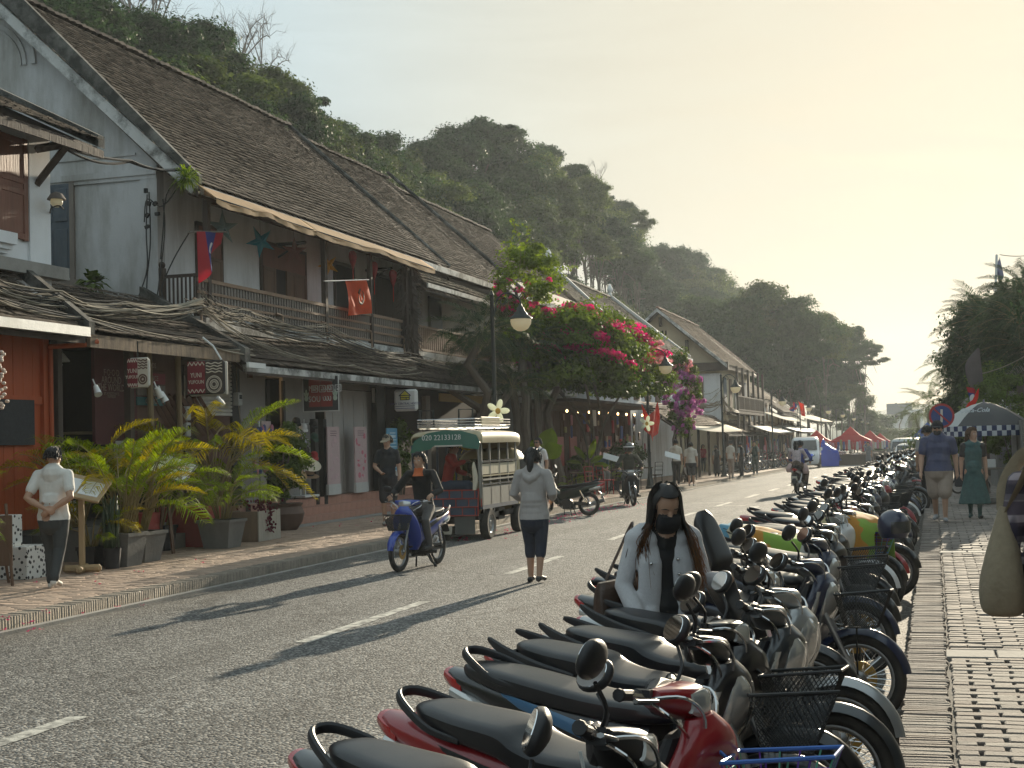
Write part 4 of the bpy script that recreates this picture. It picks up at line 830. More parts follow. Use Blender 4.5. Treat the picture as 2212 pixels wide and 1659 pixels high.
def palm(x,y,base,top,s,n,label,kind='coco',seed=0,cat='palm',group=None,name='coconut_palm'):
 t=thing(name,label,cat,(x,y,base),0,group);h=top-base;rg=random.Random(seed);b=MB();pts=[Vector((rg.uniform(-.1,.1)*i,rg.uniform(-.1,.1)*i,h*i/6))for i in range(7)]
 b.path(pts,[.17-.012*i for i in range(7)],8);b.build('trunk',M('bark'),t,True)
 for i in range(n):
  a=i*2.4+rg.uniform(-.2,.2);e=rg.uniform(-.25,1.15);f=obj('frond',FR[kind][i%3],t,pts[-1]);f.rotation_euler=Euler((rg.uniform(-.2,.2),-e+.2,a),'XYZ');f.scale=(s,s,s)
 return t
for px,py,Y,s,lb in((2062,800,120,1.0,'tallest hazy coconut palm above the blue tent'),(2010,880,135,1.0,'middle hazy coconut palm leaning over the far right trees'),(2050,865,105,.9,'nearer coconut palm just left of the flags'),(1985,895,150,.8,'low coconut palm left of the other hazy palms')):
 p=onY(px,py,Y);palm(p.x,p.y,gz(Y),p.z,s,17,lb,seed=px)
p=onY(1944,888,330);palm(p.x,p.y,-2.5,p.z,.8,12,'tiny coconut palm beside the distant white building',seed=3)
for px,py,Y,w in((2010,925,118,3.2),(2045,935,95,2.8),(1995,940,140,3.2),(2075,900,80,2.6)):
 p=onY(px,py,Y);tree(p.x,p.y,p.z,w,R_.choice([0,2,4]),'one of the hazy leafy trees on the right below the palms','roadside_tree',gz(Y),'leafy trees on the right side')
for i,(px,py,Y,s)in enumerate(((2150,690,58,.9),(2195,650,54,1.0),(2130,760,60,.8),(2185,740,55,.95),(2215,700,50,.9),(2120,820,62,.7),(2175,800,56,.8),(2235,760,50,.9))):
 p=onY(px,py,Y);palm(p.x,p.y,gz(Y),p.z,s,34,'dark feathery palm in the thick clump above the right hand roof','shade',40+i,'palm','palms clumped above the right hand roof','clump_palm')
for px,py,w,Y,v in((2160,640,2.6,63,5),(2205,590,3.0,60,3),(2135,740,2.2,64,3),(2195,720,2.8,58,5),(2160,800,2.2,60,3),(2230,660,3.0,56,0)):
 p=onY(px,py,Y);tree(p.x,p.y,p.z,w,v,'one of the dark dense trees behind the palms at the right','roadside_tree',gz(Y),'dark trees behind the right hand palms',zs=1.1)
HR=thing('roadside_shop','low roofed shop at the right edge with a pale drain pipe at its corner','shop',(0,0,0))
yq=50;a=onY(2085,868,yq);c=onY(2240,770,yq);gq=gz(yq)
b=MB();b.prism([(a.x,a.z-.12),(c.x,c.z-.12),(c.x,c.z),(a.x,a.z)],50,66,'y');rf=b.build('roof',M('tile_grey'),HR);tiles('tile',rf,a.x,a.z-gz(58),c.x,c.z-gz(58),50,66,M('tile_grey'),w=.25,e=.2)
MB().prism([(a.x-.05,a.z-.2),(c.x,c.z-.2),(c.x,c.z+.06),(a.x-.05,a.z+.06)],49.85,50,'y').build('verge',M('verge_weathered',(.33,.31,.28),.9,.2,4,stain=.6),HR)
MB().bbox((2.3,50.1,-.3),(7,66,3.0)).build('wall',M('grey_wall'),HR)
b=MB();p=onY(2170,880,49.5);q=onY(2170,905,49.5);b.path([p+Vector((0,0,.3)),p,q,q+Vector((.05,0,-.14)),q+Vector((.2,0,-.2)),q+Vector((.8,0,-.2))],.11,10);b.build('drain_pipe',M('pipe_grey',(.42,.44,.46),.5,.05),HR,True)
HW=thing('shop_row','shaded row of shops and garden walls along the right pavement','shop',(0,0,0))
b=MB();b.bbox((3.1,-12,-.1),(9,10,4.4));b.build('wall',M('plaster_cream'),HW)
b=MB();b.prism([(2.2,4.2),(6,7.0),(9.8,4.2),(9.8,4.1),(6,6.85),(2.2,4.05)],-12,10,'y');b.build('roof',M('tile_dark'),HW)
for i in range(3):MB().bbox((3.04,-9+i*6.4,.2),(3.1,-6+i*6.4,2.7)).build('shop_opening',M('dark_inside'),HW)
for i,(x_,y_,tp,w_)in enumerate(((4.3,13,9.5,2.6),(5.0,20,10,2.6),(5.5,27.5,8.5,2.4),(5.2,35,7.2,2.4),(5.2,43,6.8,2.4))):tree(x_,y_,tp,w_,(3,5,0,3,5)[i],'one of the street trees behind the garden wall along the right pavement','roadside_tree',0,'street trees behind the right garden wall',zs=1.3)
b=MB();b.bbox((2.7,10,-.2),(2.95,31,2.1));tag(b.build('garden_wall',M('plaster_cream')),'cream garden wall along the near right pavement','wall')
b=MB();b.bbox((1.75,31,-.2),(2.0,49,1.9));SW=b.build('garden_wall',M('stone_wall',(.20,.19,.175),.95,.3,3,.5,15,stain=.6));tag(SW,'weathered grey garden wall behind the checked umbrella','wall')
MB().bbox((1.66,33.2,.1),(1.80,33.5,1.95)).build('door_frame',M('white_paint'),None);o=bpy.data.objects['door_frame']if False else[k for k in bpy.data.objects if k.name.startswith('door_frame')and k.parent is None][0];o.name='white_post';tag(o,'tall white door post at the right edge behind the umbrella','post')
def bush(name,label,x,y,z,w,h,mats,seed,cl=16,per=260,leaf=.06,stem=True,cat='bush',group=None,sz=None):
 t=thing(name,label,cat,(x,y,z),0,group);V_,F_,mi=[],[],[];k=0
 P,N,rng=crown_points(seed,1.0,1.0,cl,per,cr=(.2,.42),low=-1);P=P*np.array([w,w,h*.5])+np.array([0,0,h*.5])
 V,F=leaf_quads(P,N,leaf,rng);o=obj('foliage',npmesh('foliage',V,F,mats),t)
 if stem:
  b=MB();rg=random.Random(seed)
  for i in range(5):b.path([(rg.uniform(-.05,.05),rg.uniform(-.05,.05),0),(rg.uniform(-.4,.4)*w,rg.uniform(-.4,.4)*w,h*.6)],[.03,.012],5,False)
  b.build('stem',M('bark'),t)
 return t
for i,(px,py,Y,w,h,lb)in enumerate(((2195,960,34,.7,2.2,'leafy bush hanging at the right edge beside the drain pipe'),(2120,900,44,.9,2.4,'bush behind the no parking sign'),(2150,860,47,1.0,2.6,'bush with white flowers below the dark palms'),(2090,945,52,.9,1.9,'low bush left of the checked umbrella'))):
 p=onY(px,py,Y);bush('garden_bush',lb,p.x,p.y,p.z-h*.5,w,h,[LM['bush']],70+i,leaf=.05)
bl=[];p=onY(2135,870,45.5);rg=random.Random(5)
b=MB()
for i in range(60):q=p+Vector((rg.gauss(0,.16)+.25*(i%3),rg.gauss(0,.15),rg.gauss(0,.14)-.3*(i%3)));b.ell(q,(.034,.034,.03),6,4)
o=b.build('white_blossom',M('blossom',(.7,.68,.62),.7,.1));stuff(o);o['label']='white blossoms scattered over the bush below the palms';o['category']='flowers'
HB=thing('hall','distant white building with a steep tiled gable roof at the end of the street','building',(0,0,0));Y=330
def fb(name,px0,py0,px1,py1,dep,mat):a=onY(px0,py1,Y);c=onY(px1,py0,Y);return MB().bbox((a.x,Y,a.z),(c.x,Y+dep,c.z)).build(name,mat,HB)
fb('wall',1919,893,1987,925,8,M('plaster_clean'));fb('wall',1962,884,1993,925,8,M('plaster_clean'));fb('porch_opening',1926,897,1952,906,-.3,M('dark_inside'))
a=onY(1914,895,Y);c=onY(1936,877,Y);d=onY(1958,895,Y)
MB().prism([(a.x,a.z),(c.x,c.z+.8),(d.x,d.z)],Y-1.2,Y+9,'y').build('roof',M('roof_slate',(.20,.21,.22),.8,.1),HB);a=onY(1915,881,Y+3);c=onY(1940,876,Y+3)
MB().bbox((a.x,Y+3,a.z-1),(c.x+3,Y+8,a.z+.9)).build('rear_roof',M('roof_slate'),HB)
for px in(1921,1931,1942,1951):fb('column',px,895,px+2,912,-.8,M('plaster_clean'))
fb('window',1968,898,1976,908,-.2,M('dark_inside'))
b=MB();xs=np.linspace(-260,260,60);
for x_ in xs:
 h_=5+3*sin(x_*.03+1)+2.5*sin(x_*.011+.4)+5*math.exp(-((x_+20)/60)**2)
 for q,(yy,hh)in enumerate(((520,0),(560,.6),(610,1),(680,.7))):b.v.append((x_,yy,-6+h_*hh*1.5))
for i in range(59):
 for q in range(3):a_=i*4+q;b.f.append((a_,a_+4,a_+5,a_+1));b.mi.append(0)
struct(b.build('mountains',M('mountain_green',(.05,.07,.04),.95,.3,.05),None,True,angle=None))
def paint(name,c,metal=0.0,rough=.28):return M('paint_'+name,c,rough,.06,3,coat=.7,metal=metal,stain=.25,stain_col=tuple(.5*k+.03 for k in c),stain_scale=6)
PAINT=dict(black=paint('black',(.010,.010,.012)),red=paint('red',(.30,.012,.018)),navy=paint('navy',(.010,.018,.055)),silver=paint('silver',(.40,.41,.41),.5),white=paint('white',(.66,.67,.68)),grey=paint('grey',(.06,.065,.07),.3),blue=paint('blue',(.015,.05,.33)),green=paint('green',(.012,.028,.020)))
M('bike_plastic',(.018,.018,.020),.52,.15,20,.05,120);M('seat_vinyl',(.010,.011,.014),.33,.12,5,.05,300,stain=.35,stain_col=(.06,.058,.052),stain_scale=3,stain_stretch=(1,1,1));M('tyre',(.022,.021,.020),.85,.2,12,.2,stain=.6,stain_col=(.10,.085,.065),stain_scale=5,stain_stretch=(1,1,1))
M('chrome',(.62,.62,.62),.18,.05,metal=1.0);M('alloy',(.34,.34,.34),.4,.12,20,metal=.9,stain=.5,stain_scale=6);M('engine_dark',(.05,.05,.05),.55,.2,12,metal=.6,stain=.5,stain_col=(.12,.1,.08),stain_scale=5);M('mirror_glass',(.92,.94,.96),.03,0,metal=1.0)
M('lamp_red',(.42,.008,.010),.16,.05,coat=.9);M('lamp_clear',(.58,.58,.56),.10,.06,30,coat=1.0,metal=.5);M('lamp_orange',(.50,.16,.02),.18,.05,coat=.8);M('gold_disc',(.40,.26,.08),.4,.1,metal=.9);M('plate_white',(.62,.60,.50),.6,.05);M('wire_black',(.012,.012,.012),.4,.1)
M('wire_purple',(.16,.06,.42),.35,.1,metal=.4);M('wire_green',(.12,.42,.28),.35,.1,metal=.4);M('wire_blue',(.05,.14,.42),.35,.1,metal=.4)
def sm(secs,k=4):
 A=np.array(secs,float);out=[];n=len(A)
 for i in range(n-1):
  p0,p1,p2,p3=A[max(i-1,0)],A[i],A[i+1],A[min(i+2,n-1)]
  for j in range(k):
   t=j/k;q=.5*((2*p1)+(p2-p0)*t+(2*p0-5*p1+4*p2-p3)*t*t+(3*p1-p0-3*p2+p3)*t**3);q[3:5]=np.maximum(q[3:5],.004);out.append(tuple(q))
 out.append(tuple(A[-1]));return out
def torus(b,R,r,n=36,m=10,c=(0,0,0),sq=1.0):
 vs=[];fs=[]
 for i in range(n):
  a=2*pi*i/n
  for j in range(m):e=2*pi*j/m;q=R+r*cos(e)*sq;vs.append((c[0]+q*cos(a),c[1]+r*sin(e),c[2]+q*sin(a)))
 for i in range(n):
  for j in range(m):fs.append((i*m+j,((i+1)%n)*m+j,((i+1)%n)*m+(j+1)%m,i*m+(j+1)%m))
 return b.add(vs,fs)
BP={}
def bike_parts():
 """every part mesh once: name -> (mesh, [(sub name, mesh)], front assembly?)"""
 P={}
 def put(k,name,b,mats,front=False,subs=(),smooth=True,angle=.6):P[k]=(name,b.mesh(name,mats,smooth,angle),list(subs),front)
 pt=PAINT['black'];pl=M('bike_plastic')
 def wheel(R,w):
  tb=torus(MB(),R-w*.5,w*.52,40,10,sq=.95);tm=tb.mesh('tyre',M('tyre'),True)
  rb=torus(MB(),R-w*1.02,.017,40,6);rm=rb.mesh('rim',M('alloy'),True)
  sb=MB()
  for i in range(32):
   a=2*pi*i/32;s=.03 if i%2 else-.03;sb.path([(cos(a+.35*(1 if i%4<2 else-1))*.03,s,sin(a+.35*(1 if i%4<2 else-1))*.03),(cos(a)*(R-w*1.05),0,sin(a)*(R-w*1.05))],.0022,3,False)
  sb2=MB();sb2 .lathe([(.0,-.06),(.028,-.06),(.05,-.045),(.05,.045),(.028,.06),(0,.06)],14,axis='y')
  return[('tyre',tm),('rim',rm),('spokes',sb.mesh('spokes',M('chrome')))],sb2
 subs,hub=wheel(.285,.075);db=MB();db.lathe([(.05,.055),(.105,.055),(.105,.060),(.05,.060)],20,axis='y');subs=subs+[('brake_disc',db.mesh('brake_disc',M('gold_disc')))]
 put('fw','front_wheel',hub,M('alloy'),True,subs)
 subs,hub=wheel(.285,.085);put('rw','rear_wheel',hub,M('alloy'),False,subs)
 b=MB()
 for s in(-1,1):b.path([(.62,s*.075,.285),(.55,s*.075,.42)],[.024,.026],8);b.path([(.55,s*.075,.42),(.40,s*.07,.74)],.018,8)
 put('fork','fork',b,M('alloy'),True)
 b=MB();secs=[]
 vs=[];fs=[];n=16
 for i in range(n+1):
  a=radians(8+150*i/n);w_=.062*(1 if 1<i<n-1 else.75)
  for j in range(7):
   e=-1+2*j/6;r=.318-.045*e*e*abs(e);vs.append((.62+cos(a)*r,e*w_,.285+sin(a)*r))
 for i in range(n):
  for j in range(6):fs.append((i*7+j,i*7+j+1,(i+1)*7+j+1,(i+1)*7+j))
 b.add(vs,fs);put('ff','front_fender',b,pt,True)
 b=MB();b.loft(sm([(.29,.20,0,.05,.10,2.4),(.42,.255,0,.05,.19,2.6),(.58,.33,0,.055,.215,2.6),(.74,.40,0,.065,.19,2.4),(.86,.435,0,.055,.13,2.2),(.93,.42,0,.03,.07,2)]),18,axis='z');put('ls','leg_shield',b,[pt])
 b=MB();b.loft(sm([(.33,.17,0,.03,.09,2.4),(.5,.24,0,.04,.19,2.6),(.72,.33,0,.05,.185,2.6),(.88,.375,0,.04,.12,2.2)]),16,axis='z');put('ic','inner_shield',b,pl)
 b=MB();b.loft(sm([(.40,0,.76,.06,.07,2.4),(.25,0,.60,.075,.10,2.4),(.10,0,.47,.09,.12,2.6),(-.02,0,.46,.10,.12,2.6)]),14);put('cc','centre_cover',b,pt)
 b=MB();b.loft(sm([(.10,0,.54,.09,.14,2.8),(-.10,0,.56,.125,.15,3),(-.35,0,.60,.135,.14,3),(-.6,0,.67,.125,.10,2.8),(-.80,0,.725,.100,.062,2.6),(-.92,0,.752,.080,.046,2.4),(-.99,0,.775,.05,.028,2)]),18);put('bc','body_cover',b,[pt])
 b=MB()
 for s in(-1,1):
  vs=[];fs=[]
  for i in range(9):
   t=i/8;x=.06-.88*t;zc=.565+.175*t+.03*sin(pi*t);hw=.131+.012*sin(pi*min(1,t*1.3))-.055*max(0,t-.55)/.45;hh=.045*(1-.7*t)
   vs+=[(x,s*(hw+.004),zc-hh),(x-.02,s*(hw+.008),zc+.2*hh),(x-.05,s*(hw-.002),zc+hh)]
  for i in range(8):
   for j in range(2):fs.append((i*3+j,i*3+j+1,i*3+j+4,i*3+j+3))
  b.add(vs,fs)
 put('st','side_trim',b,M('bike_plastic'))
 b=MB();b.loft(sm([(.21,0,.690,.035,.016,2.6),(.15,0,.702,.080,.036,3.2),(0.0,0,.706,.112,.046,4),(-.16,0,.712,.128,.048,4.2),(-.27,0,.735,.132,.052,4.2),(-.35,0,.772,.134,.056,4.2),(-.55,0,.796,.126,.048,4),(-.72,0,.820,.098,.040,3.4),(-.80,0,.834,.05,.020,2.6)],5),20)
 put('seat','seat',b,M('seat_vinyl'))
 b=MB();pts=catmull([(-.52,.122,.765),(-.66,.126,.792),(-.78,.100,.838),(-.875,.055,.872),(-.905,0,.880),(-.875,-.055,.872),(-.78,-.100,.838),(-.66,-.126,.792),(-.52,-.122,.765)],4);b.path(pts,[.008+.006*sin(pi*i/(len(pts)-1))for i in range(len(pts))],8,True,1.5,(0,0,1));put('gr','grab_rail',b,pl)
 b=MB()
 for s in(-1,1):b.path(catmull([(-.40,s*.13,.735),(-.60,s*.148,.775),(-.80,s*.135,.83),(-.93,s*.10,.875)],4),[.012,.014,.015,.016,.016,.016,.016,.016,.015,.014,.012,.010,.006],8,True,1.8,(0,0,1))
 b.path([(-.80,-.12,.815),(-.80,.12,.815)],.012,6);put('gr2','grab_rail',b,pl)
 b=MB();b.loft(sm([(.20,0,.692,.04,.018,2.6),(.10,0,.705,.10,.040,3.4),(-.15,0,.715,.128,.045,4),(-.40,0,.742,.134,.050,4),(-.65,0,.775,.125,.048,4),(-.84,0,.800,.085,.036,3),(-.90,0,.808,.04,.018,2.4)],5),20);put('seat2','seat',b,M('seat_vinyl'))
 b=MB();b.loft(sm([(-.88,0,.728,.090,.046,2.8),(-.95,0,.745,.078,.044,2.6),(-1.02,0,.768,.045,.032,2.4)]),14)
 for s in(-1,1):b.mat(1).loft(sm([(-.68,s*.098,.640,.035,.022,2.4),(-.82,s*.092,.668,.038,.038,2.4),(-.95,s*.066,.700,.026,.030,2)]),10)
 put('tl','tail_light',b,[M('lamp_red'),M('lamp_clear')])
 b=MB();b.path(catmull([(-.66,0,.58),(-.86,0,.60),(-.97,0,.50),(-1.04,0,.33)],3),[.07,.075,.07,.07,.07,.06,.06,.06,.055,.05],8,True,.16,(0,0,1));put('rf','rear_fender',b,pl)
 b=MB();b.box((-.985,0,.49),(.008,.19,.13),(0,-.30,0));put('np','number_plate',b,M('plate_white'),smooth=False)
 b=MB();b.lathe([(0,-.13),(.11,-.13),(.125,-.09),(.125,.09),(.11,.13),(0,.13)],18,(-.06,0,.30),'y');b.path([(0,0,.32),(.16,0,.36),(.26,0,.39)],[.075,.085,.07],10);b.box((-.10,0,.24),(.26,.20,.12))
 for i in range(5):b.lathe([(.075,.04+i*.035),(.098,.04+i*.035),(.098,.052+i*.035),(.075,.052+i*.035)],12,(0,0,.33),'x')
 put('en','engine',b,M('engine_dark'))
 b=MB();b.path(catmull([(.20,-.07,.27),(.10,-.12,.18),(-.20,-.13,.17),(-.42,-.145,.23),(-.60,-.155,.28),(-.95,-.16,.38)],3),[.016]*9+[.02,.03,.045,.05,.052,.052,.046],10,True);put('ex','exhaust',b,M('alloy'))
 b=MB();b.mat(0)
 for s in(-1,1):b.path([(-.10,s*.10,.32),(-.62,s*.075,.285)],.02,6)
 b.box((-.36,.085,.30),(.56,.03,.09),(0,-.05,0));put('sw','swing_arm',b,M('engine_dark'))
 b=MB()
 for s in(-1,1):
  p,q=Vector((-.60,s*.10,.32)),Vector((-.44,s*.13,.62));b.path([p,q],.018,6)
  for i in range(8):t=.15+i*.09;b.path([p.lerp(q,t),p.lerp(q,t+.03)],.032,8)
 put('sh','shock_absorber',b,M('chrome'))
 b=MB();b.path([(.02,-.30,.24),(.02,.30,.24)],.014,6)
 for s in(-1,1):b.path([(.02,s*.19,.25),(.02,s*.31,.25)],.024,8);b.path([(-.30,s*.14,.30),(-.30,s*.26,.31)],.016,6)
 b.path([(-.02,.12,.22),(-.08,.26,.02)],.012,6);b.path([(-.15,.1,.22),(-.24,.16,.0)],.014,6);b.path([(-.15,-.1,.22),(-.24,-.16,.0)],.014,6);put('ft','footrest',b,M('engine_dark'))
 b=MB();b.path(catmull([(.245,-.33,1.005),(.30,-.18,.985),(.335,0,.96),(.30,.18,.985),(.245,.33,1.005)],4),.012,8);b.path([(.335,0,.96),(.40,0,.74)],.022,8)
 for s in(-1,1):b.path(catmull([(.30,s*.21,.985),(.40,s*.20,.99),(.44,s*.10,.92),(.41,s*.03,.76)],4),.006,5,False);b.path(catmull([(.29,s*.22,.98),(.37,s*.24,.93),(.40,s*.10,.84),(.40,s*.05,.72)],4),.005,5,False)
 put('hb','handlebar',b,M('chrome'),True)
 for k,s in(('g0',-1),('g1',1)):
  b=MB();a,c=Vector((.262,s*.245,.998)),Vector((.235,s*.375,1.008));b.path([a,a.lerp(c,.1),a.lerp(c,.12),a.lerp(c,.92),a.lerp(c,.93),c],[.021,.021,.017,.017,.021,.019],10);b.box((.275,s*.215,.992),(.05,.055,.045));put(k,'grip',b,pl,True)
  b=MB();b.path(catmull([(.292,s*.20,.985),(.325,s*.26,.985),(.300,s*.345,.99),(.288,s*.375,.992)],3),[.010]*9+[.012],6,True,.6);put('l'+k,'brake_lever',b,M('alloy'),True)
  b=MB();top=Vector((.26,s*.335,1.155));b.path(catmull([(.285,s*.20,1.0),(.30,s*.245,1.06),(.27,s*.315,1.12)],3),.0065,6)
  TM=Matrix.Translation((.262,s*.35,1.175))@Matrix.Rotation(s*radians(36 if s>0 else 14),4,'Z')@Matrix.Rotation(radians(22),4,'Y');b.at(TM)
  b.loft(sm([(-.016,0,0,.074,.048,2.3),(.0,0,0,.080,.054,2.3),(.018,0,0,.062,.042,2.2),(.030,0,0,.020,.014,2)],3),22);b.at(Matrix.Identity(4))
  gb=MB().at(TM);gb.loft([(-.0165,0,0,.070,.045,2.3),(-.0185,0,0,.069,.044,2.3)],24);put('m'+k,'mirror',b,pl,True,[('mirror_glass',gb.mesh('mirror_glass',M('mirror_glass')))])
 b=MB();b.loft(sm([(-.20,.295,.985,.030,.028,2.6),(-.12,.325,.975,.062,.044,2.8),(0,.345,.965,.082,.058,3.0),(.12,.325,.975,.062,.044,2.8),(.20,.295,.985,.030,.028,2.6)],4),16,axis='y');put('hc','handle_cover',b,[pt],True)
 b=MB();b.loft(sm([(-.17,.285,.990,.02,.025,2.4),(0,.275,.975,.03,.060,2.6),(.17,.285,.990,.02,.025,2.4)],5),12,axis='y');b.ell((.255,0,1.005),(.02,.075,.03),12,6);put('dash','dashboard',b,pl,True)
 b=MB();b.loft(sm([(-.095,.395,.965,.012,.030,2.4),(0,.42,.958,.022,.052,2.6),(.095,.395,.965,.012,.030,2.4)],5),14,axis='y');put('hl','headlight',b,M('lamp_clear'),True)
 b=MB();b.loft(sm([(.60,.40,0,.012,.06,2.2),(.70,.445,0,.03,.10,2.4),(.82,.48,0,.025,.075,2.2),(.88,.475,0,.01,.03,2)],4),14,axis='z');put('hl2','headlight',b,M('lamp_clear'))
 for s in(-1,1):
  b=MB();b.loft(sm([(.62,.375,s*.155,.02,.018,2.2),(.72,.42,s*.15,.025,.030,2.4),(.84,.45,s*.115,.02,.02,2.2)],4),10,axis='z')
  put('ind%d'%s,'indicator',b,M('lamp_clear'))
 def basket(wire,rim,mode):
  T=[(.50,-.165,.80),(.83,-.135,.83),(.83,.135,.83),(.50,.165,.80)];B=[(.55,-.12,.60),(.74,-.10,.60),(.74,.10,.60),(.55,.12,.60)]
  T=[Vector(p)for p in T];B=[Vector(p)for p in B];b=MB();b.path(T+[T[0]],.007,6);b.path(B+[B[0]],.004,5);w=MB();r=.0019
  for i in range(4):
   j=(i+1)%4;n=16 if mode=='mesh' else 7
   def Q(u,v):return T[i].lerp(T[j],u).lerp(B[i].lerp(B[j],u),v)
   if mode=='mesh':
    m_=10
    for k in range(-m_,n+1):
     for sg in(0,1):
      u0,v0,u1,v1=k/n,0.0,(k+m_)/n,1.0
      if u0<0:v0=-u0*n/m_;u0=0
      if u1>1:v1=1-(u1-1)*n/m_;u1=1
      if v1-v0<.03:continue
      if sg:u0,u1=1-u0,1-u1
      w.path([Q(u0,v0),Q(u1,v1)],r,3,False)
   else:
    for k in range(1,7):w.path([Q(0,k/7),Q(1,k/7)],.0022,4,False)
    for k in range(0,5):w.path([Q(k/5,0),Q(k/5,1)],.003,4,False)
  for k in range(1,8):
   t=k/8;w.path([B[0].lerp(B[1],t),B[3].lerp(B[2],t)],r,3,False);w.path([B[0].lerp(B[3],t),B[1].lerp(B[2],t)],r,3,False)
  b.path([(.50,.05,.80),(.38,.05,.90)],.006,5);b.path([(.50,-.05,.80),(.38,-.05,.90)],.006,5);b.path([(.62,.09,.60),(.62,.09,.30)],.006,5);b.path([(.62,-.09,.60),(.62,-.09,.30)],.006,5)
  return b,w
 b,w=basket(0,0,'mesh');put('bk','basket',b,M('wire_black'),True,[('wire_mesh',w.mesh('wire_mesh',M('wire_black')))])
 b,w=basket(0,0,'wire');w.mi=[(i//4)%2 for i in range(len(w.f))];put('bkc','basket',b,M('wire_blue'),True,[('wires',w.mesh('wires',[M('wire_purple'),M('wire_green')]))])
 return P
BP=bike_parts()
HEAD=Matrix.Translation((.40,0,.74));AX=Vector((-.42,0,1)).normalized()
BASE=['rw','bc','st','seat','gr','tl','rf','np','en','ex','sw','sh','ft','ls','ic','cc','fw','fork','ff','hb','g0','g1','lg0','lg1','hc','dash']
PAINTED=('ls','bc','cc','ff','hc')
def front_m(steer):return HEAD@Matrix.Rotation(steer,4,AX)@HEAD.inverted()
def setmat(o,m):
 o.material_slots[0].link='OBJECT';o.material_slots[0].material=m
def bike(label,x,y,ang,col='black',mirrors='both',basket=None,steer=.3,head='bar',lean=.06,trim=None,seat=None,seat_open=0,hc=None,group=None,name='motorbike',z=0.0,rail=None,skip=(),tail=None,scale=.95,ff=None):
 t=thing(name,label,'motorbike',(x,y,gz(y)+z),0,group);t.rotation_mode='XYZ';t.rotation_euler=(lean,0,ang);t.scale=(scale,)*3;t.rotation_euler=(Matrix.Rotation(ang,3,'Z')@Matrix.Rotation(lean,3,'X')).to_euler()
 v_=R_.randrange(3)if rail is None else rail
 keys=[('gr2' if k=='gr' and v_==1 else 'seat2' if k=='seat' and v_==2 else k)for k in BASE if k not in skip]+(['mg0','mg1']if mirrors=='both' else([mirrors]if mirrors else[]))+([basket]if basket else[])+(['hl2','ind1','ind-1']if head=='apron' else['hl'])
 fm=front_m(steer+(.22 if steer>.15 else 0))
 for k in keys:
  nm,me,subs,fr=BP[k];o=obj(nm,me,t)
  if fr:o.matrix_local=fm
  if k in('fw','rw'):
   M_=Matrix.Translation((.62 if k=='fw' else-.62,0,.285));o.matrix_local=(fm@M_)if k=='fw' else M_
  if k in PAINTED:setmat(o,PAINT[col])
  if k=='hc' and hc:setmat(o,PAINT.get(hc)or MATS[hc])
  if k=='ff' and ff:setmat(o,PAINT[ff])
  if k=='st' and trim:setmat(o,PAINT.get(trim)or MATS[trim])
  if k in('seat','seat2'):
   if seat:setmat(o,MATS[seat])
   if seat_open:h=Matrix.Translation((.18,0,.68));o.matrix_local=h@Matrix.Rotation(seat_open,4,'Y')@Matrix.Diagonal((.70,.9,.9,1))@h.inverted()
  for sn,sme in subs:
   s=obj(sn,sme,o)
   if sn in('wire_mesh','wires','spokes'):stuff(s)
 return t
def far_bike_mesh(col,basket,head,mir=True):
 b=MB();mats=[];fm=front_m(.3)
 for k in BASE+(['mg0','mg1']if mir else[])+([basket]if basket else[])+(['hl2','ind1','ind-1']if head=='apron' else['hl']):
  nm,me,subs,fr=BP[k];mm=fm if fr else Matrix.Identity(4)
  if k in('fw','rw'):mm=mm@Matrix.Translation((.62 if k=='fw' else-.62,0,.285))
  for m2 in[me]+[s[1]for s in subs if s[0]!='wire_mesh']:
   b.at(mm)
   for pi_ in range(len(m2 .materials)):
    mt=PAINT[col]if(k in PAINTED)else m2 .materials[pi_]
    if mt not in mats:mats.append(mt)
    fs=[tuple(p.vertices)for p in m2 .polygons if p.material_index==pi_];b.mat(mats.index(mt)).add([v.co for v in m2 .vertices],fs)
 return b.mesh('parked_motorbike',mats,True,None)
ANG=radians(-25)
ROWG='motorbikes parked in a row along the right kerb'
M('patch_cover',(.5,.5,.45),.8,.1);M('sticker',(.6,.6,.58),.5,.05)
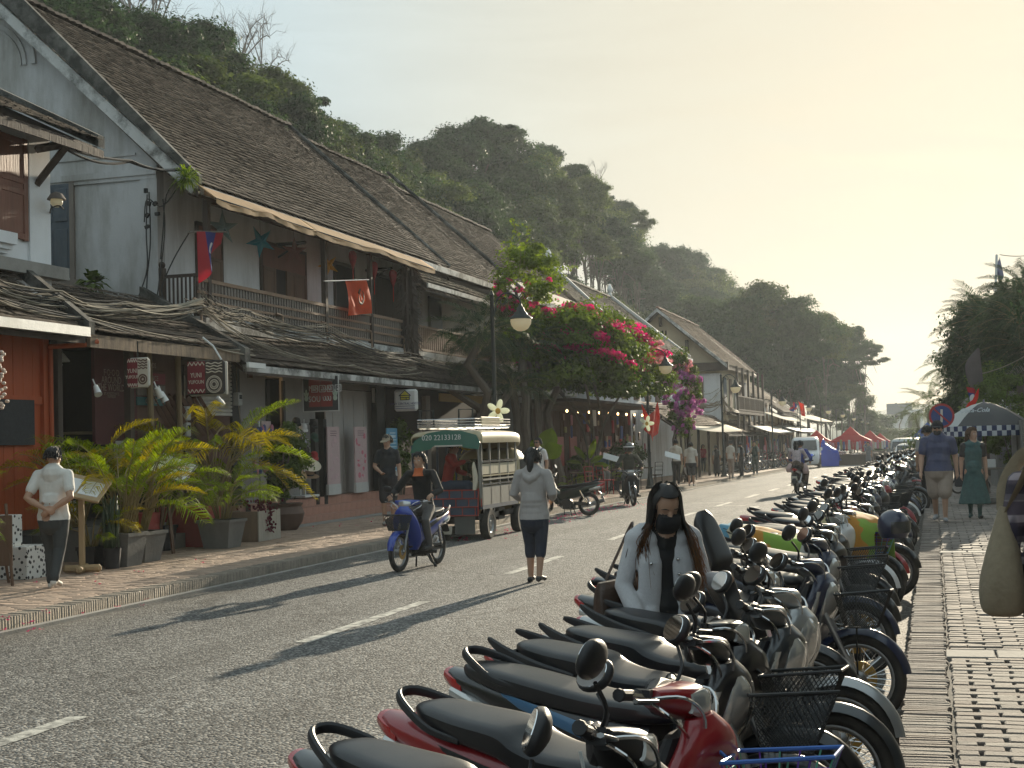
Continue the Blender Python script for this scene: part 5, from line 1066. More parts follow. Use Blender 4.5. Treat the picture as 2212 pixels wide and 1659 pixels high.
spec=[(2.62,-1.12,'dark motorbike nearest the camera with only its mirrors showing at the bottom edge',dict(col='black',steer=.1)),(3.75,-1.07,'black motorbike with red tail lamp at the bottom of the row, nearest full one',dict(col='black',basket='bk',steer=.5,hc='bike_plastic',ff='red',rail=0)),(4.45,-1.03,'deep red motorbike with cracked seat and a blue and purple wire basket',dict(col='red',basket='bkc',steer=.22,mirrors='mg1',rail=0)),(5.40,-1.12,'black motorbike with blue and white side stripe and triangular tail lamp',dict(col='black',trim='stripe_blue',basket='bk',steer=.35,head='apron')),(5.95,-1.10,'black motorbike with sharp pointed grab rail and clear wedge tail lamp',dict(col='black',basket='bk',steer=.2,trim='red',head='bar',rail=1)),(6.42,-1.00,'black motorbike with long scuffed seat just before the silver scooter',dict(col='grey',steer=.3,head='apron',mirrors='mg1')),(7.10,-1.00,'silver scooter with pale grab handles under the hand of the masked woman',dict(col='silver',steer=.25,head='apron',trim='silver')),(8.20,-1.25,'black scooter with its seat raised open beside the masked woman',dict(col='black',steer=.3,seat_open=radians(62),mirrors='both')),(9.35,-1.40,'black motorbike with red edged tail lamp behind the brown handbag',dict(col='black',steer=.25,head='apron',basket=None)),(8.85,-1.00,'navy motorbike with large front headlamp behind the raised seat',dict(col='navy',steer=.2,head='apron',basket='bk')),(10.50,-1.10,'second navy motorbike with large front headlamp further along',dict(col='navy',steer=.3,head='apron',basket='bk')),(11.30,-1.10,'black motorbike with plain seat in front of the patchwork cover',dict(col='black',steer=.3,basket='bk')),(13.60,-1.17,'white motorbike under the patchwork seat cover',dict(col='white',steer=.3,mirrors='both')),(12.20,-1.12,'black motorbike with basket carrying folded cloth after the patchwork cover',dict(col='black',basket='bk',steer=.25)),(14.25,-1.10,'black motorbike with a blue green cloth over its handlebar',dict(col='black',basket='bkc',steer=.3)),(15.50,-1.00,'black motorbike with bright red square tail lamp',dict(col='black',steer=.2,basket='bk')),(14.95,-1.10,'motorbike with a dark helmet resting in its basket',dict(col='red',basket='bk',steer=.3)),(17.00,-1.40,'red bodied motorbike with lettered tail halfway along the row',dict(col='red',steer=.25,basket=None))]
M('stripe_blue',(.05,.16,.30),.3,.1,coat=.5)
BIKES=[]
for i,(yc,xc,lb,kw)in enumerate(spec):BIKES.append(bike(lb,xc,yc,ANG+radians(R_.uniform(-3,3)),lean=R_.uniform(.02,.08),group=ROWG,**kw))
yc=17.9;i=0;cols=['black','black','grey','navy','black','silver','black','red','black','white','black','navy']
while yc<29:
 bike('one of the dark motorbikes packed in the middle of the row',-1.15+R_.uniform(-.1,.1),yc,ANG+R_.uniform(-.1,.1),cols[i%12],R_.choice(['both','both','mg1']),R_.choice(['bk','bk',None]),R_.uniform(.05,.4),R_.choice(['bar','apron']),R_.uniform(.02,.08),group='motorbikes in the middle of the parked row');yc+=R_.uniform(.68,.95);i+=1
FB=[far_bike_mesh('black','bk','bar'),far_bike_mesh('navy',None,'apron'),far_bike_mesh('silver',None,'bar'),far_bike_mesh('red','bk','bar'),far_bike_mesh('white',None,'apron'),far_bike_mesh('grey','bk','bar')]
while yc<78:
 o=obj('parked_motorbike',FB[R_.choice([0,0,1,2,3,4,5,5])],None,(-1.15+R_.uniform(-.2,.2),yc,gz(yc)),ANG+R_.uniform(-.25,.25));tag(o,'one of the many motorbikes merging into the far end of the row','motorbike','motorbikes at the far end of the parked row');yc+=R_.uniform(.65,.95)
for k in range(11):
 p=onZ(1590+k*9+R_.uniform(-3,3),1022-k*1.4,.13);o=obj('parked_motorbike',FB[R_.choice([0,3,5,4])],None,(min(-9.6,p.x),p.y,p.z),R_.uniform(-.4,.4)+pi*.1);tag(o,'one of the motorbikes parked on the left pavement under the awnings','motorbike','motorbikes parked on the far left pavement')
for k in range(5):
 y_=112+k*1.3;o=obj('parked_motorbike',FB[R_.choice([0,2,4])],None,(-6.9+k*.1,y_,gz(y_)),radians(-150)+R_.uniform(-.2,.2));tag(o,'one of the motorbikes parked before the red market tents','motorbike','motorbikes before the red tents')
hd=[c for c in BIKES[1].children if c.name.startswith('dashboard')][0]
o=MB().box((.235,.06,.93),(.004,.075,.05),(0,-.25,.1)).build('warning_sticker',M('sticker'),hd)
def helmet(label,p,r,mat,rot=(0,0,0),visor=True):
 t=thing('helmet',label,'helmet',p);t.rotation_euler=rot;b=MB();prof=[(r*.78,-r*.72),(r*.93,-r*.45),(r,0),(r*.93,r*.42),(r*.70,r*.76),(r*.36,r*.96),(0,r*1.02)];b.lathe(prof,20);b.build('shell',mat,t,True)
 if visor:b=MB();b.lathe([(r*1.0,-r*.42),(r*1.06,-r*.1),(r*1.03,r*.3)],12,(0,0,0),'z',-1.1,1.1);b.build('visor',M('visor_dark',(.03,.035,.04),.12,.05,coat=1),t,True)
 b=MB();b.lathe([(r*.80,-r*.74),(r*.72,-r*.70),(r*.70,-r*.55)],20);b.build('trim',M('bike_plastic'),t,True);return t
p=onZ(1930,1128,.95);helmet('dark glossy helmet sitting in a bike basket near the right kerb',(p.x,p.y,.92),.135,PAINT['navy'],(0,0,-.6))
p=onZ(1668,1500,.9)
def cover(name,label,secs,mat,loc,ang):
 b=MB();n=17;rows=[]
 for(x,zt,w,dp)in secs:
  for j in range(n):
   u=-1+2*j/(n-1);
   yy=w*max(-1,min(1,u*1.7));zz=zt-.02*u*u if abs(u)<.59 else zt-.02-dp*(abs(u)-.59)/.41
   rows.append((x,yy*(1+.12*max(0,abs(u)-.59)),zz+.008*sin(x*23+u*9)))
 b.v=rows;m_=len(secs)
 for i in range(m_-1):
  for j in range(n-1):a=i*n+j;b.f.append((a,a+1,a+n+1,a+n));b.mi.append(0)
 o=b.build(name,mat,None,True,loc,None,ang);s=o.modifiers.new('thickness','SOLIDIFY');s.thickness=.008;return tag(o,label,'cover')
def patch_mat():
 m=bpy.data.materials.new('patch_print');m.use_nodes=True;n,l=ns(m);b=n['Principled BSDF'];t=n.new('ShaderNodeTexCoord');s=n.new('ShaderNodeSeparateXYZ');l.new(t.outputs['Object'],s.inputs[0])
 nz_=n.new('ShaderNodeTexNoise');nz_.inputs['Scale'].default_value=3.5;l.new(t.outputs['Object'],nz_.inputs['Vector']);mm=n.new('ShaderNodeMath');mm.operation='MULTIPLY_ADD';mm.inputs[1].default_value=.5;l.new(nz_.outputs['Fac'],mm.inputs[0]);l.new(s.outputs[0],mm.inputs[2])
 mr=n.new('ShaderNodeMapRange');mr.inputs['From Min'].default_value=-.85;mr.inputs['From Max'].default_value=.45;l.new(mm.outputs[0],mr.inputs[0]);r=n.new('ShaderNodeValToRGB');r.color_ramp.interpolation='CONSTANT';e=r.color_ramp.elements
 for i,(q,c)in enumerate(((0,(.10,.27,.38)),(.24,(.50,.44,.30)),(.44,(.48,.22,.03)),(.62,(.22,.36,.05)),(.84,(.48,.48,.42)))):
  k=e[i]if i<2 else e.new(q);k.position=q;k.color=(*c,1)
 l.new(mr.outputs[0],r.inputs[0]);l.new(r.outputs[0],b.inputs['Base Color']);b.inputs['Roughness'].default_value=.8;MATS['patch_print']=m;return m
PM=patch_mat()
cover('seat_cover','patchwork cloth cover in blue cream orange and green over a motorbike seat',[(-.98,.80,.10,.12),(-.90,.90,.14,.2),(-.7,.885,.17,.24),(-.5,.87,.175,.26),(-.3,.82,.17,.26),(-.1,.78,.165,.25),(.1,.765,.15,.22),(.2,.76,.12,.15)],PM,(-1.17,13.6,-.04),ANG)
cover('handlebar_cover','green white and blue cloth hung over a handlebar near the helmet',[(-.85,.92,.20,.2),(-.7,1.02,.24,.3),(-.55,1.0,.25,.34),(-.4,.95,.24,.4),(-.22,.84,.2,.3)],PM,(-1.1+.9*cos(ANG),14.25+.9*sin(ANG),-.05),ANG)
M('skin',(.42,.25,.165),.5,.06,6,spec=.35);M('skin_pale',(.50,.31,.22),.5,.06,6,spec=.35);M('skin_dark',(.26,.145,.095),.5,.06,6,spec=.35)
M('hair_black',(.012,.010,.009),.55,.3,30,stretch=(1,1,.08),spec=.5);M('hair_brown',(.10,.050,.025),.45,.35,30,stretch=(1,1,.08),trans=.25);M('hair_auburn',(.20,.085,.028),.45,.35,30,stretch=(1,1,.08),trans=.3);M('eye_dark',(.02,.015,.012),.2,.0);M('eye_white',(.6,.58,.55),.3,.0);M('lips',(.36,.13,.11),.5,.05);M('brow',(.03,.022,.018),.8,.1)
def cloth(name,c=None,**k):return M('cloth_'+name,c,k.pop('rough',.85),k.pop('var',.12),k.pop('scale',9),k.pop('bump',.45),bscale=k.pop('bscale',13),**k)
def limb(b,pts,rad,n=12,flat=1.0,up=None,ends=True):
 b.path(pts,rad,n,True,flat,up)
 if ends:b.ell(pts[0],(rad[0],)*3,10,6);b.ell(pts[-1],(rad[-1],)*3,10,6)
def fingers(add,w,d,n_,curl=.5,s=1.0,side=1):
 """palm and five fingers from wrist w along d, palm facing n_"""
 d=Vector(d).normalized();n_=Vector(n_);n_=(n_-d*n_.dot(d)).normalized();u=d.cross(n_)*side
 add([w,w+d*.045*s,w+d*.085*s],[.026*s,.034*s,.030*s],.55,u)
 for i,(o,l)in enumerate(((-.030,.068),(-.010,.080),(.011,.076),(.030,.058))):
  a=w+d*.082*s+u*o*s;k=a+d*l*.45*s+n_*curl*l*.18*s;e=k+d*l*.32*s*(1-.5*curl)+n_*curl*l*.34*s;f=e+d*l*.22*s*(1-.9*curl)+n_*curl*l*.26*s;add([a,k,e,f],[.0098*s,.0092*s,.0086*s,.0075*s],1,None)
 a=w+d*.030*s-u*.026*s;add([a,a-u*.028*s+d*.026*s+n_*.008*s,a-u*.036*s+d*.055*s+n_*.02*s],[.014*s,.0115*s,.009*s],1,None)
class Fig:
 """collects tapered limbs with a material each, then fuses them into one body"""
 def __init__(s):s.b=MB();s.prims=[]
 def add(s,pts,rad,mat=0,flat=1.0,up=None,n=12,ends=True):
  pts=[Vector(p)for p in pts];limb(s.b,pts,rad,n,flat,up,ends)
  s.prims.append((np.array([tuple(p)for p in pts]),np.array(rad),mat,flat,None if up is None else np.array(Vector(up).normalized())))
 def ell(s,c,r,mat=0,rot=None):
  s.b.ell(c,r,18,12,rot);s.prims.append((np.array([tuple(c)]),np.array([min(r)]),mat,1,None,np.array(r),np.array(Euler(rot).to_matrix().transposed())if rot else np.eye(3)))
 def body(s,parent,mats,vox=.012,smooth=4,name='body',hemz=None):
  me=s.b.mesh('tmp',mats);o=bpy.data.objects.new('tmp',me);COL.objects.link(o)
  m=o.modifiers.new('r','REMESH');m.mode='VOXEL';m.voxel_size=vox
  q=o.modifiers.new('s','SMOOTH');q.factor=.5;q.iterations=smooth
  dg=bpy.context.evaluated_depsgraph_get();ev=o.evaluated_get(dg);out=bpy.data.meshes.new_from_object(ev);bpy.data.objects.remove(o)
  out.name=name;out.materials.clear()
  for mm in mats:out.materials.append(mm)
  n=len(out.polygons);c=np.empty(n*3);out.polygons.foreach_get('center',c);c=c.reshape(n,3);best=np.full(n,1e9);mi=np.zeros(n,int)
  for p in s.prims:
   pts,rad,mat=p[0],p[1],p[2]
   if len(p)>5:
    q=(c-pts[0])@p[6].T;k0=np.linalg.norm(q/p[5],axis=1);k1=np.linalg.norm(q/p[5]**2,axis=1);dist=k0*(k0-1)/np.maximum(k1,1e-6)
   else:
    dist=np.full(n,1e9)
    for i in range(len(pts)-1):
     a,e=pts[i],pts[i+1];ab=e-a;t=np.clip(((c-a)@ab)/max(ab@ab,1e-9),0,1);v=c-(a+t[:,None]*ab);r=rad[i]+(rad[i+1]-rad[i])*t
     if p[3]!=1 and p[4]is not None:
      ua=p[4]-ab*(p[4]@ab)/max(ab@ab,1e-9);ua/=max(np.linalg.norm(ua),1e-6);al=v@ua;v=v+np.outer(al/p[3]-al,ua)
     dist=np.minimum(dist,np.linalg.norm(v,axis=1)-r)
   b_=dist<best;best=np.where(b_,dist,best);mi=np.where(b_,mat,mi)
  if hemz is not None:
   tor=(mi==1)|(mi==2);mi=np.where(tor,np.where(c[:,2]>hemz,1,2),mi);mi=np.where(mi==4,1,mi)
  out.polygons.foreach_set('material_index',mi.astype(np.int32));out.polygons.foreach_set('use_smooth',np.ones(n,bool));out.update()
  return obj(name,out,parent)
def head(f,c,fwd,tilt=0.0,mat=0,s=1.0,neck=None):
 """skull, jaw, nose and ears about the head centre c, facing fwd (angle about z) and tipped down by tilt; returns the head frame"""
 m=Matrix.Translation(c)@Matrix.Rotation(fwd,4,'Z')@Matrix.Rotation(tilt,4,'Y');e=m.to_euler()
 f.ell(m@Vector((-.008,0,.025)),(.097*s,.077*s,.100*s),mat,e);f.ell(m@Vector((.020,0,-.045)),(.070*s,.060*s,.080*s),mat,e);f.ell(m@Vector((.050,0,-.098)),(.030*s,.032*s,.024*s),mat,e)
 f.add([m@Vector((.082*s,0,.012)),m@Vector((.104*s,0,-.030))],[.010*s,.017*s],mat);f.ell(m@Vector((.078*s,0,-.066)),(.018*s,.028*s,.012*s),mat,e)
 for sd in(-1,1):f.ell(m@Vector((-.008,sd*.078*s,-.012)),(.020*s,.012*s,.032*s),mat,e);f.ell(m@Vector((.060*s,sd*.036*s,-.022)),(.022*s,.022*s,.018*s),mat,e)
 return m
def face(parent,m,s=1.0,closed=False,mouth=True,glasses=False):
 b=MB().at(m)
 for sd in(-1,1):
  if closed:b.mat(1).path([(.083*s,sd*.050*s,.004),(.091*s,sd*.034*s,-.003),(.092*s,sd*.018*s,.001)],[.002,.0028,.002],5)
  else:b.mat(0).ell((.076*s,sd*.032*s,.006),(.012*s,.015*s,.008*s),10,6);b.mat(1).ell((.084*s,sd*.032*s,.006),(.006*s,.006*s,.006*s),8,6)
  b.mat(2).path([(.080*s,sd*.056*s,.026),(.093*s,sd*.036*s,.034),(.095*s,sd*.016*s,.029)],[.002,.004,.003],5,True,.7)
 if mouth:b.mat(3).path([(.083*s,-.024*s,-.067),(.097*s,0,-.064),(.083*s,.024*s,-.067)],[.002,.006,.002],6,True,.7)
 b.at(Matrix.Identity(4));return b.build('face',[M('eye_white'),M('eye_dark'),M('brow'),M('lips')],parent,True)
def sunglasses(parent,m,s=1.0):
 b=MB().at(m)
 for sd in(-1,1):b.ell((.092*s,sd*.033*s,.008),(.010*s,.028*s,.021*s),12,8);b.path([(.086*s,sd*.06*s,.012),(-.01,sd*.083*s,.008)],.004,4)
 b.path([(.104*s,-.01,.014),(.104*s,.01,.014)],.004,4);b.at(Matrix.Identity(4));return b.build('sunglasses',M('lens_dark',(.012,.012,.014),.1,0,coat=1),parent,True)
def hair_cap(parent,m,mat,s=1.0,low=-.02,front=.055,thick=.012,extra=(),vox=.010,name='hair',tuft=True):
 """hair on the skull with a hairline; extra limbs hang from it"""
 b=MB().at(m);R=(.097*s+thick,.077*s+thick,.100*s+thick);n=22;k=12;vs=[];fs=[]
 for i in range(k+1):
  for j in range(n):
   a=2*pi*j/n;lo=low if cos(a)<.2 else low+(front-low)*min(1,(cos(a)-.2)/.45);zt=R[2];zb=lo;z=zt+(zb-zt)*(i/k)**1.25;q=max(0,1-(z/R[2])**2)**.5
   vs.append((-.008*s+R[0]*q*cos(a),R[1]*q*sin(a),.025*s+z))
 for i in range(k):
  for j in range(n):fs.append((i*n+j,(i+1)*n+j,(i+1)*n+(j+1)%n,i*n+(j+1)%n))
 b.add(vs,fs)
 for pts,rad,fl in extra:b.path(pts,rad,12,True,fl,(1,0,0))
 rg_=random.Random(int(abs(m.translation.x*97+m.translation.y*31)))
 for i in range(150 if tuft else 0):
  a=rg_.uniform(0,6.28);zz=rg_.uniform(max(low,front if cos(a)>.4 else low)+.01,R[2]*.96);q=max(0,1-(zz/R[2])**2)**.5;p0=Vector((-.008*s+R[0]*q*cos(a),R[1]*q*sin(a),.025*s+zz));d=Vector((cos(a)*.5-.3,sin(a)*.5,-1.0)).normalized()
  b.path([p0+Vector((0,0,.008)),p0+d*.022+Vector((cos(a),sin(a),0))*.006,p0+d*.045+Vector((cos(a),sin(a),0))*rg_.uniform(-.003,.008)],[.006*s,.0065*s,.002*s],4,False)
 b.at(Matrix.Identity(4));o=b.build(name,mat,parent,True,angle=None)
 sl_=o.modifiers.new('thick','SOLIDIFY');sl_.thickness=.006;return o
def cap(parent,m,mat,s=1.0,name='cap'):
 b=MB().at(m);r=.108*s;b.loft([(.02*s,-.008,0,r*1.0,r*.84,2),(.06*s,-.008,0,r*.98,r*.82,2),(.10*s,-.01,0,r*.80,r*.68,2),(.128*s,-.012,0,r*.45,r*.4,2),(.138*s,-.012,0,r*.1,r*.1,2)],20,axis='z')
 b.path([(.06*s,0,.032*s),(.12*s,0,.030*s),(.175*s,0,.012*s)],[.080*s,.078*s,.05*s],12,True,.10,(0,0,1));b.at(Matrix.Identity(4));return b.build(name,mat,parent,True)
def stand(label,x,y,face_ang,h=1.65,top=None,bottom=None,skin='skin',hair='hair_black',pose=None,base=None,vox=.014,build=1.0,legs='trousers',sleeve='short',hairdo='short',group=None,walk=0.0,look=(0,0),arms=None,shoes=None,faced=True,name='person',extra=None,hem=0.0,skirt=None,sm_=3):
 """a standing or walking figure; all lengths scale with h"""
 z0=(gz(y)if base is None else base);t=thing(name,label,'person',(x,y,z0),0,group);S=h/1.70;A=face_ang
 R=Matrix.Rotation(A,4,'Z');P=lambda fx,sy,z:R@Vector((fx*S,sy*S,z*S));f=Fig();w=build
 mats=[MATS[skin],top,bottom,shoes or M('cloth_shoe',(.30,.29,.27),.7)]
 hipz=.90;shz=1.40
 for sd in(-1,1):
  st=walk*sd;hip=P(0,.085*sd*w,.88);knee=P(.16*st+.02+max(0,-st)*.05,.085*sd,.48);ank=P(.24*st-.02-max(0,-st)*.10,.08*sd,.085+max(0,-st)*.10);toe=ank+R@Vector((.15*S,.02*sd*S,-.045*S-max(0,-st)*.06*S));heel=ank+R@Vector((-.03*S,0,-.05*S))
  mleg=2 if legs in('trousers',)else 0
  if legs=='trousers':f.add([hip,hip.lerp(knee,.5),knee,knee.lerp(ank,.6),ank+Vector((0,0,.01))],[.092*S*w,.084*S*w,.064*S*w,.058*S*w,.055*S*w],2)
  else:
   f.add([hip,knee,knee.lerp(ank,.35),ank],[.085*S*w,.053*S,.053*S,.036*S],0)
   if legs=='shorts':f.add([hip,hip.lerp(knee,.45),knee.lerp(hip,.06)],[.098*S*w,.094*S*w,.090*S*w],2)
   if legs=='capri':f.add([hip,hip.lerp(knee,.5),knee,knee.lerp(ank,.30)],[.092*S*w,.082*S*w,.066*S*w,.062*S*w],2)
  f.add([heel,ank+R@Vector((.03*S,0,-.035*S)),toe],[.040*S,.042*S,.032*S],3,.8,(0,0,1))
 bt=1 if top else 0
 f.add([P(0,0,.90),P(0,0,1.00),P(.0,0,1.12),P(.01,0,1.27),P(.0,0,1.38)],[.152*S*w,.148*S*w,.147*S*w,.158*S*w,.128*S*w],bt,.70 if w<1.15 else.80,R@Vector((1,0,0)),18)
 f.add([P(0,0,.99),P(0,0,.90-.02),P(0,0,.86)],[.147*S*w,.156*S*w,.14*S*w],2 if not hem else 1,.74,R@Vector((1,0,0)),18)
 if hem:f.add([P(0,0,1.05),P(0,0,.95),P(0,0,.90-hem)],[.150*S*w,.160*S*w,.168*S*w],1,.76,R@Vector((1,0,0)),18)
 f.add([P(-.005,-.135*w,1.375),P(-.005,-.06*w,1.41),P(-.005,.06*w,1.41),P(-.005,.135*w,1.375)],[.060*S*w,.066*S,.066*S,.060*S*w],bt)
 if skirt:f.add([P(0,0,1.0),P(0,0,.8),P(0,0,(.8+skirt[0])/2),P(0,0,skirt[0])],[.142*S,.172*S,(.175+skirt[1])/2*S,skirt[1]*S],2,.8,R@Vector((1,0,0)),20,False)
 arms=arms or{}
 for sd,k in((-1,'R'),(1,'L')):
  sh=P(0,.160*sd*w,1.375);d=arms.get(k)
  if d:el,wr=P(*d[0]),P(*d[1]);n_=R@Vector(d[2])if len(d)>2 else R@Vector((0,-sd,0))
  else:el=P(-.03-.10*walk*sd,.198*sd*w+.012*sd,1.10);wr=P(.03-.16*walk*sd,.205*sd*w+.018*sd,.86);n_=R@Vector((0,-sd,0))
  cu=d[3]if d and len(d)>3 else.45
  f.add([sh,el,el.lerp(wr,.3),wr],[.050*S*w,.042*S*(w*.5+.5),.041*S*(w*.5+.5),.027*S],0)
  if sleeve=='short' and top:f.add([sh,sh.lerp(el,.4),sh.lerp(el,.62)],[.062*S*w,.060*S*w,.060*S*w],4)
  if sleeve=='long' and top:f.add([sh,el,el.lerp(wr,.5),el.lerp(wr,.95)],[.062*S*w,.054*S*w,.050*S*w,.040*S],4)
  fingers(lambda p,r,fl,u:f.add(p,r,0,fl,u,8),wr,(wr-el),n_,cu,S*1.0,-sd)
 nb,hc_=P(.0,0,1.42),P(.03+.02*look[1],0,1.585);f.add([nb,P(.012,0,1.52)],[.056*S,.050*S],0)
 hm=head(f,hc_,A+look[0],look[1],0,S)
 if extra:extra(f,P,R,S)
 f.body(t,mats,vox,sm_,'body',(.90-hem if not skirt else(1.0 if len(skirt)<3 else.1))*S if top is not bottom else None)
 if faced:face(t,hm,S)
 if hairdo=='short':hair_cap(t,hm,MATS[hair],S,-.045,.060)
 if hairdo=='long':hair_cap(t,hm,MATS[hair],S,-.06,.06,.015,[([(-.07,0,.04),(-.10,0,-.06),(-.10,0,-.18),(-.09,0,-.28)],[.07,.085,.075,.03],.5)])
 if hairdo=='bun':hair_cap(t,hm,MATS[hair],S,-.05,.06,.014,[([(-.10,0,.05),(-.15,0,.05)],[.05,.045],1)])
 return t,hm,P,R,S
shoe_w=M('cloth_shoe_white',(.55,.53,.48),.7,.1);shoe_d=M('cloth_shoe_dark',(.03,.03,.03),.6,.1)
aw=radians(104)
pm=onZ(118,1272,.14)
def clasp(f,P,R,S):pass
t,hm,P,R,S=stand('man in a white T-shirt, hands clasped behind his back, reading a menu board',pm.x,pm.y,aw,1.66,cloth('white_tee',(.62,.60,.55)),cloth('dark_jeans',(.045,.05,.05),stain=.3),pose=None,base=.142,vox=.010,build=1.14,walk=.6,look=(-.35,.18),faced=True,hem=.07,shoes=shoe_w,arms=dict(R=((-.16,-.265,1.10),(-.20,-.05,.965),(1,0,0),.5),L=((-.16,.265,1.10),(-.205,.045,.985),(1,0,0),.5)))
pw_=onZ(1158,1258,0)
def hood(f,P,R,S):f.add([P(-.06,-.10,1.40),P(-.115,-.05,1.34),P(-.125,0,1.31),P(-.115,.05,1.34),P(-.06,.10,1.40)],[.040*S,.05*S,.055*S,.05*S,.040*S],1);f.add([P(-.05,-.09,1.42),P(-.09,0,1.40),P(-.05,.09,1.42)],[.035*S,.05*S,.035*S],1)
t,hm,P,R,S=stand('woman walking away up the road in a grey hooded top and dark knee length trousers',pw_.x,pw_.y,radians(86),1.63,cloth('grey_hood',(.36,.335,.32),bump=.3,scale=4),cloth('navy_capri',(.020,.026,.045)),skin='skin',vox=.0095,build=1.16,legs='capri',sleeve='long',walk=.22,hairdo='none',faced=False,hem=.09,extra=hood,shoes=shoe_d,arms=dict(R=((-.02,-.265,1.12),(.15,-.20,1.06),(0,1,0),.7),L=((-.02,.265,1.12),(.15,.20,1.06),(0,-1,0),.7)))
hair_cap(t,hm,MATS['hair_black'],S,-.07,.06,.018,[([(-.10,0,.05),(-.125,0,-.03),(-.13,0,-.12),(-.13,0,-.21),(-.125,0,-.25)],[.045,.05,.042,.034,.012],.8)])
p=onZ(1196,1115,.14)
t,hm,P,R,S=stand('man in sunglasses and white T-shirt with round print by the red table',-9.3,33.6,radians(-105),1.68,cloth('tee_print',(.66,.65,.63)),cloth('grey_shorts',(.20,.19,.18)),base=.14,vox=.014,legs='shorts',walk=.2,shoes=shoe_d);sunglasses(t,hm,S)
MB().ell(P(.152,0,1.26),(.004,.004,.004)).build('badge',M('print_navy',(.02,.02,.07),.8,.1),t);b=MB();b.lathe([(0,.004),(.075,.004),(.075,0)],18);o=b.build('chest_print',M('print_navy'),t);o.matrix_local=Matrix.Translation(P(.158,0,1.25))@R@Matrix.Rotation(pi/2,4,'Y')
bp_=MB()
for sd in(-1,1):bp_.path([P(.13,sd*.10,1.10),P(.155,sd*.11,1.25),P(.09,sd*.12,1.42),P(-.05,sd*.12,1.46),P(-.15,sd*.1,1.35)],.020,6,True,.5)
bp_.loft([(.95*S,-.2*S,0,.06,.13,3),(1.2*S,-.22*S,0,.09,.14,3),(1.4*S,-.19*S,0,.06,.11,3)],12,axis='z')if False else bp_.ell(P(-.22,0,1.2),(.10,.15,.22),14,10,(0,0,radians(-105)))
tg=thing('backpack','dark backpack worn by the man in the white printed T-shirt','backpack',(-9.3,33.6,.14));bp_.build('bag',cloth('pack',(.02,.02,.022)),tg,True)
t,hm,P,R,S=stand('man in a beige cap and dark T-shirt holding a phone behind the truck',-10.5,26.6,radians(-70),1.80,cloth('dark_tee',(.018,.022,.026)),cloth('dark_shorts',(.03,.03,.035)),skin='skin_pale',base=.14,vox=.014,legs='shorts',hairdo='short',look=(-.5,.15),arms=dict(R=((.02,-.25,1.12),(.20,-.14,1.02),(-.3,0,1),.8)));cap(t,hm,cloth('beige_cap',(.36,.30,.22)),S)
pr=onZ(2030,1128,.13)
t,hm,P,R,S=stand('large bearded man in cap, blue polo shirt and beige shorts walking this way',pr.x+.02,pr.y,radians(-92),1.75,cloth('blue_polo',(.075,.085,.155)),cloth('khaki',(.36,.29,.24)),skin='skin_pale',base=.132,vox=.013,legs='shorts',build=1.32,walk=.42,hairdo='short',shoes=M('cloth_shoe_grey',(.33,.34,.36),.7),hem=.03);cap(t,hm,cloth('dark_cap',(.02,.02,.025)),S);sunglasses(t,hm,S)
b=MB().at(hm);b.loft(sm([(-.04,.045,0,.05,.066,2.3),(-.09,.055,0,.055,.062,2.3),(-.14,.065,0,.045,.05,2.2),(-.175,.07,0,.02,.025,2)]),16,axis='z');b.at(Matrix.Identity(4));b.build('beard',MATS['hair_black'],t,True)
t,hm,P,R,S=stand('woman in a long teal green wrap dress turning her head to the right',pr.x+.62,pr.y+.9,radians(-88),1.62,cloth('green_dress',(.055,.125,.125),var=.35,scale=14),cloth('green_dress'),skin='skin_pale',hair='hair_brown',base=.132,vox=.013,legs='bare',hairdo='long',walk=.18,look=(.75,0),skirt=(.28,.30),shoes=shoe_d,build=1.02)
xr_,yr_=.54,7.3
t,hm,P,R,S=stand('woman in a plaid shirt at the right edge with a canvas bag',xr_,yr_,radians(80),1.62,cloth('plaid',(.10,.075,.10)),cloth('navy_jeans',(.018,.022,.035)),hair='hair_brown',base=.132,vox=.010,sleeve='long',hairdo='long',faced=False,shoes=shoe_d,walk=.2,hem=.06)
def plaid():
 m=MATS['cloth_plaid'];n,l=ns(m);b=n['Principled BSDF'];t=n.new('ShaderNodeTexCoord');sp=n.new('ShaderNodeSeparateXYZ');l.new(t.outputs['Object'],sp.inputs[0]);prev=None
 base=n.new('ShaderNodeRGB');base.outputs[0].default_value=(.085,.065,.085,1);cur=base.outputs[0]
 for ax,fr,c,w_ in((2,62,(.42,.36,.38),.34),(2,31,(.02,.018,.03),.42),(1,70,(.03,.025,.045),.4),(1,35,(.40,.35,.37),.16)):
  mu=n.new('ShaderNodeMath');mu.operation='MULTIPLY';mu.inputs[1].default_value=fr;l.new(sp.outputs[ax],mu.inputs[0]);si=n.new('ShaderNodeMath');si.operation='SINE';l.new(mu.outputs[0],si.inputs[0]);g=n.new('ShaderNodeMapRange');g.inputs['From Min'].default_value=1-2*w_;g.inputs['From Max'].default_value=1-1.2*w_;g.inputs['To Max'].default_value=.7;l.new(si.outputs[0],g.inputs[0])
  mx_=n.new('ShaderNodeMix');mx_.data_type='RGBA';mx_.inputs[7].default_value=(*c,1);l.new(g.outputs[0],mx_.inputs['Factor']);l.new(cur,mx_.inputs[6]);cur=mx_.outputs[2]
 l.new(cur,b.inputs['Base Color'])
plaid()
M('canvas',(.26,.21,.14),.92,.14,30,1.0,9)
bg_=thing('canvas_bag','slouchy beige canvas shoulder bag hanging from the woman in plaid','bag',(xr_,yr_,.13));b=MB()
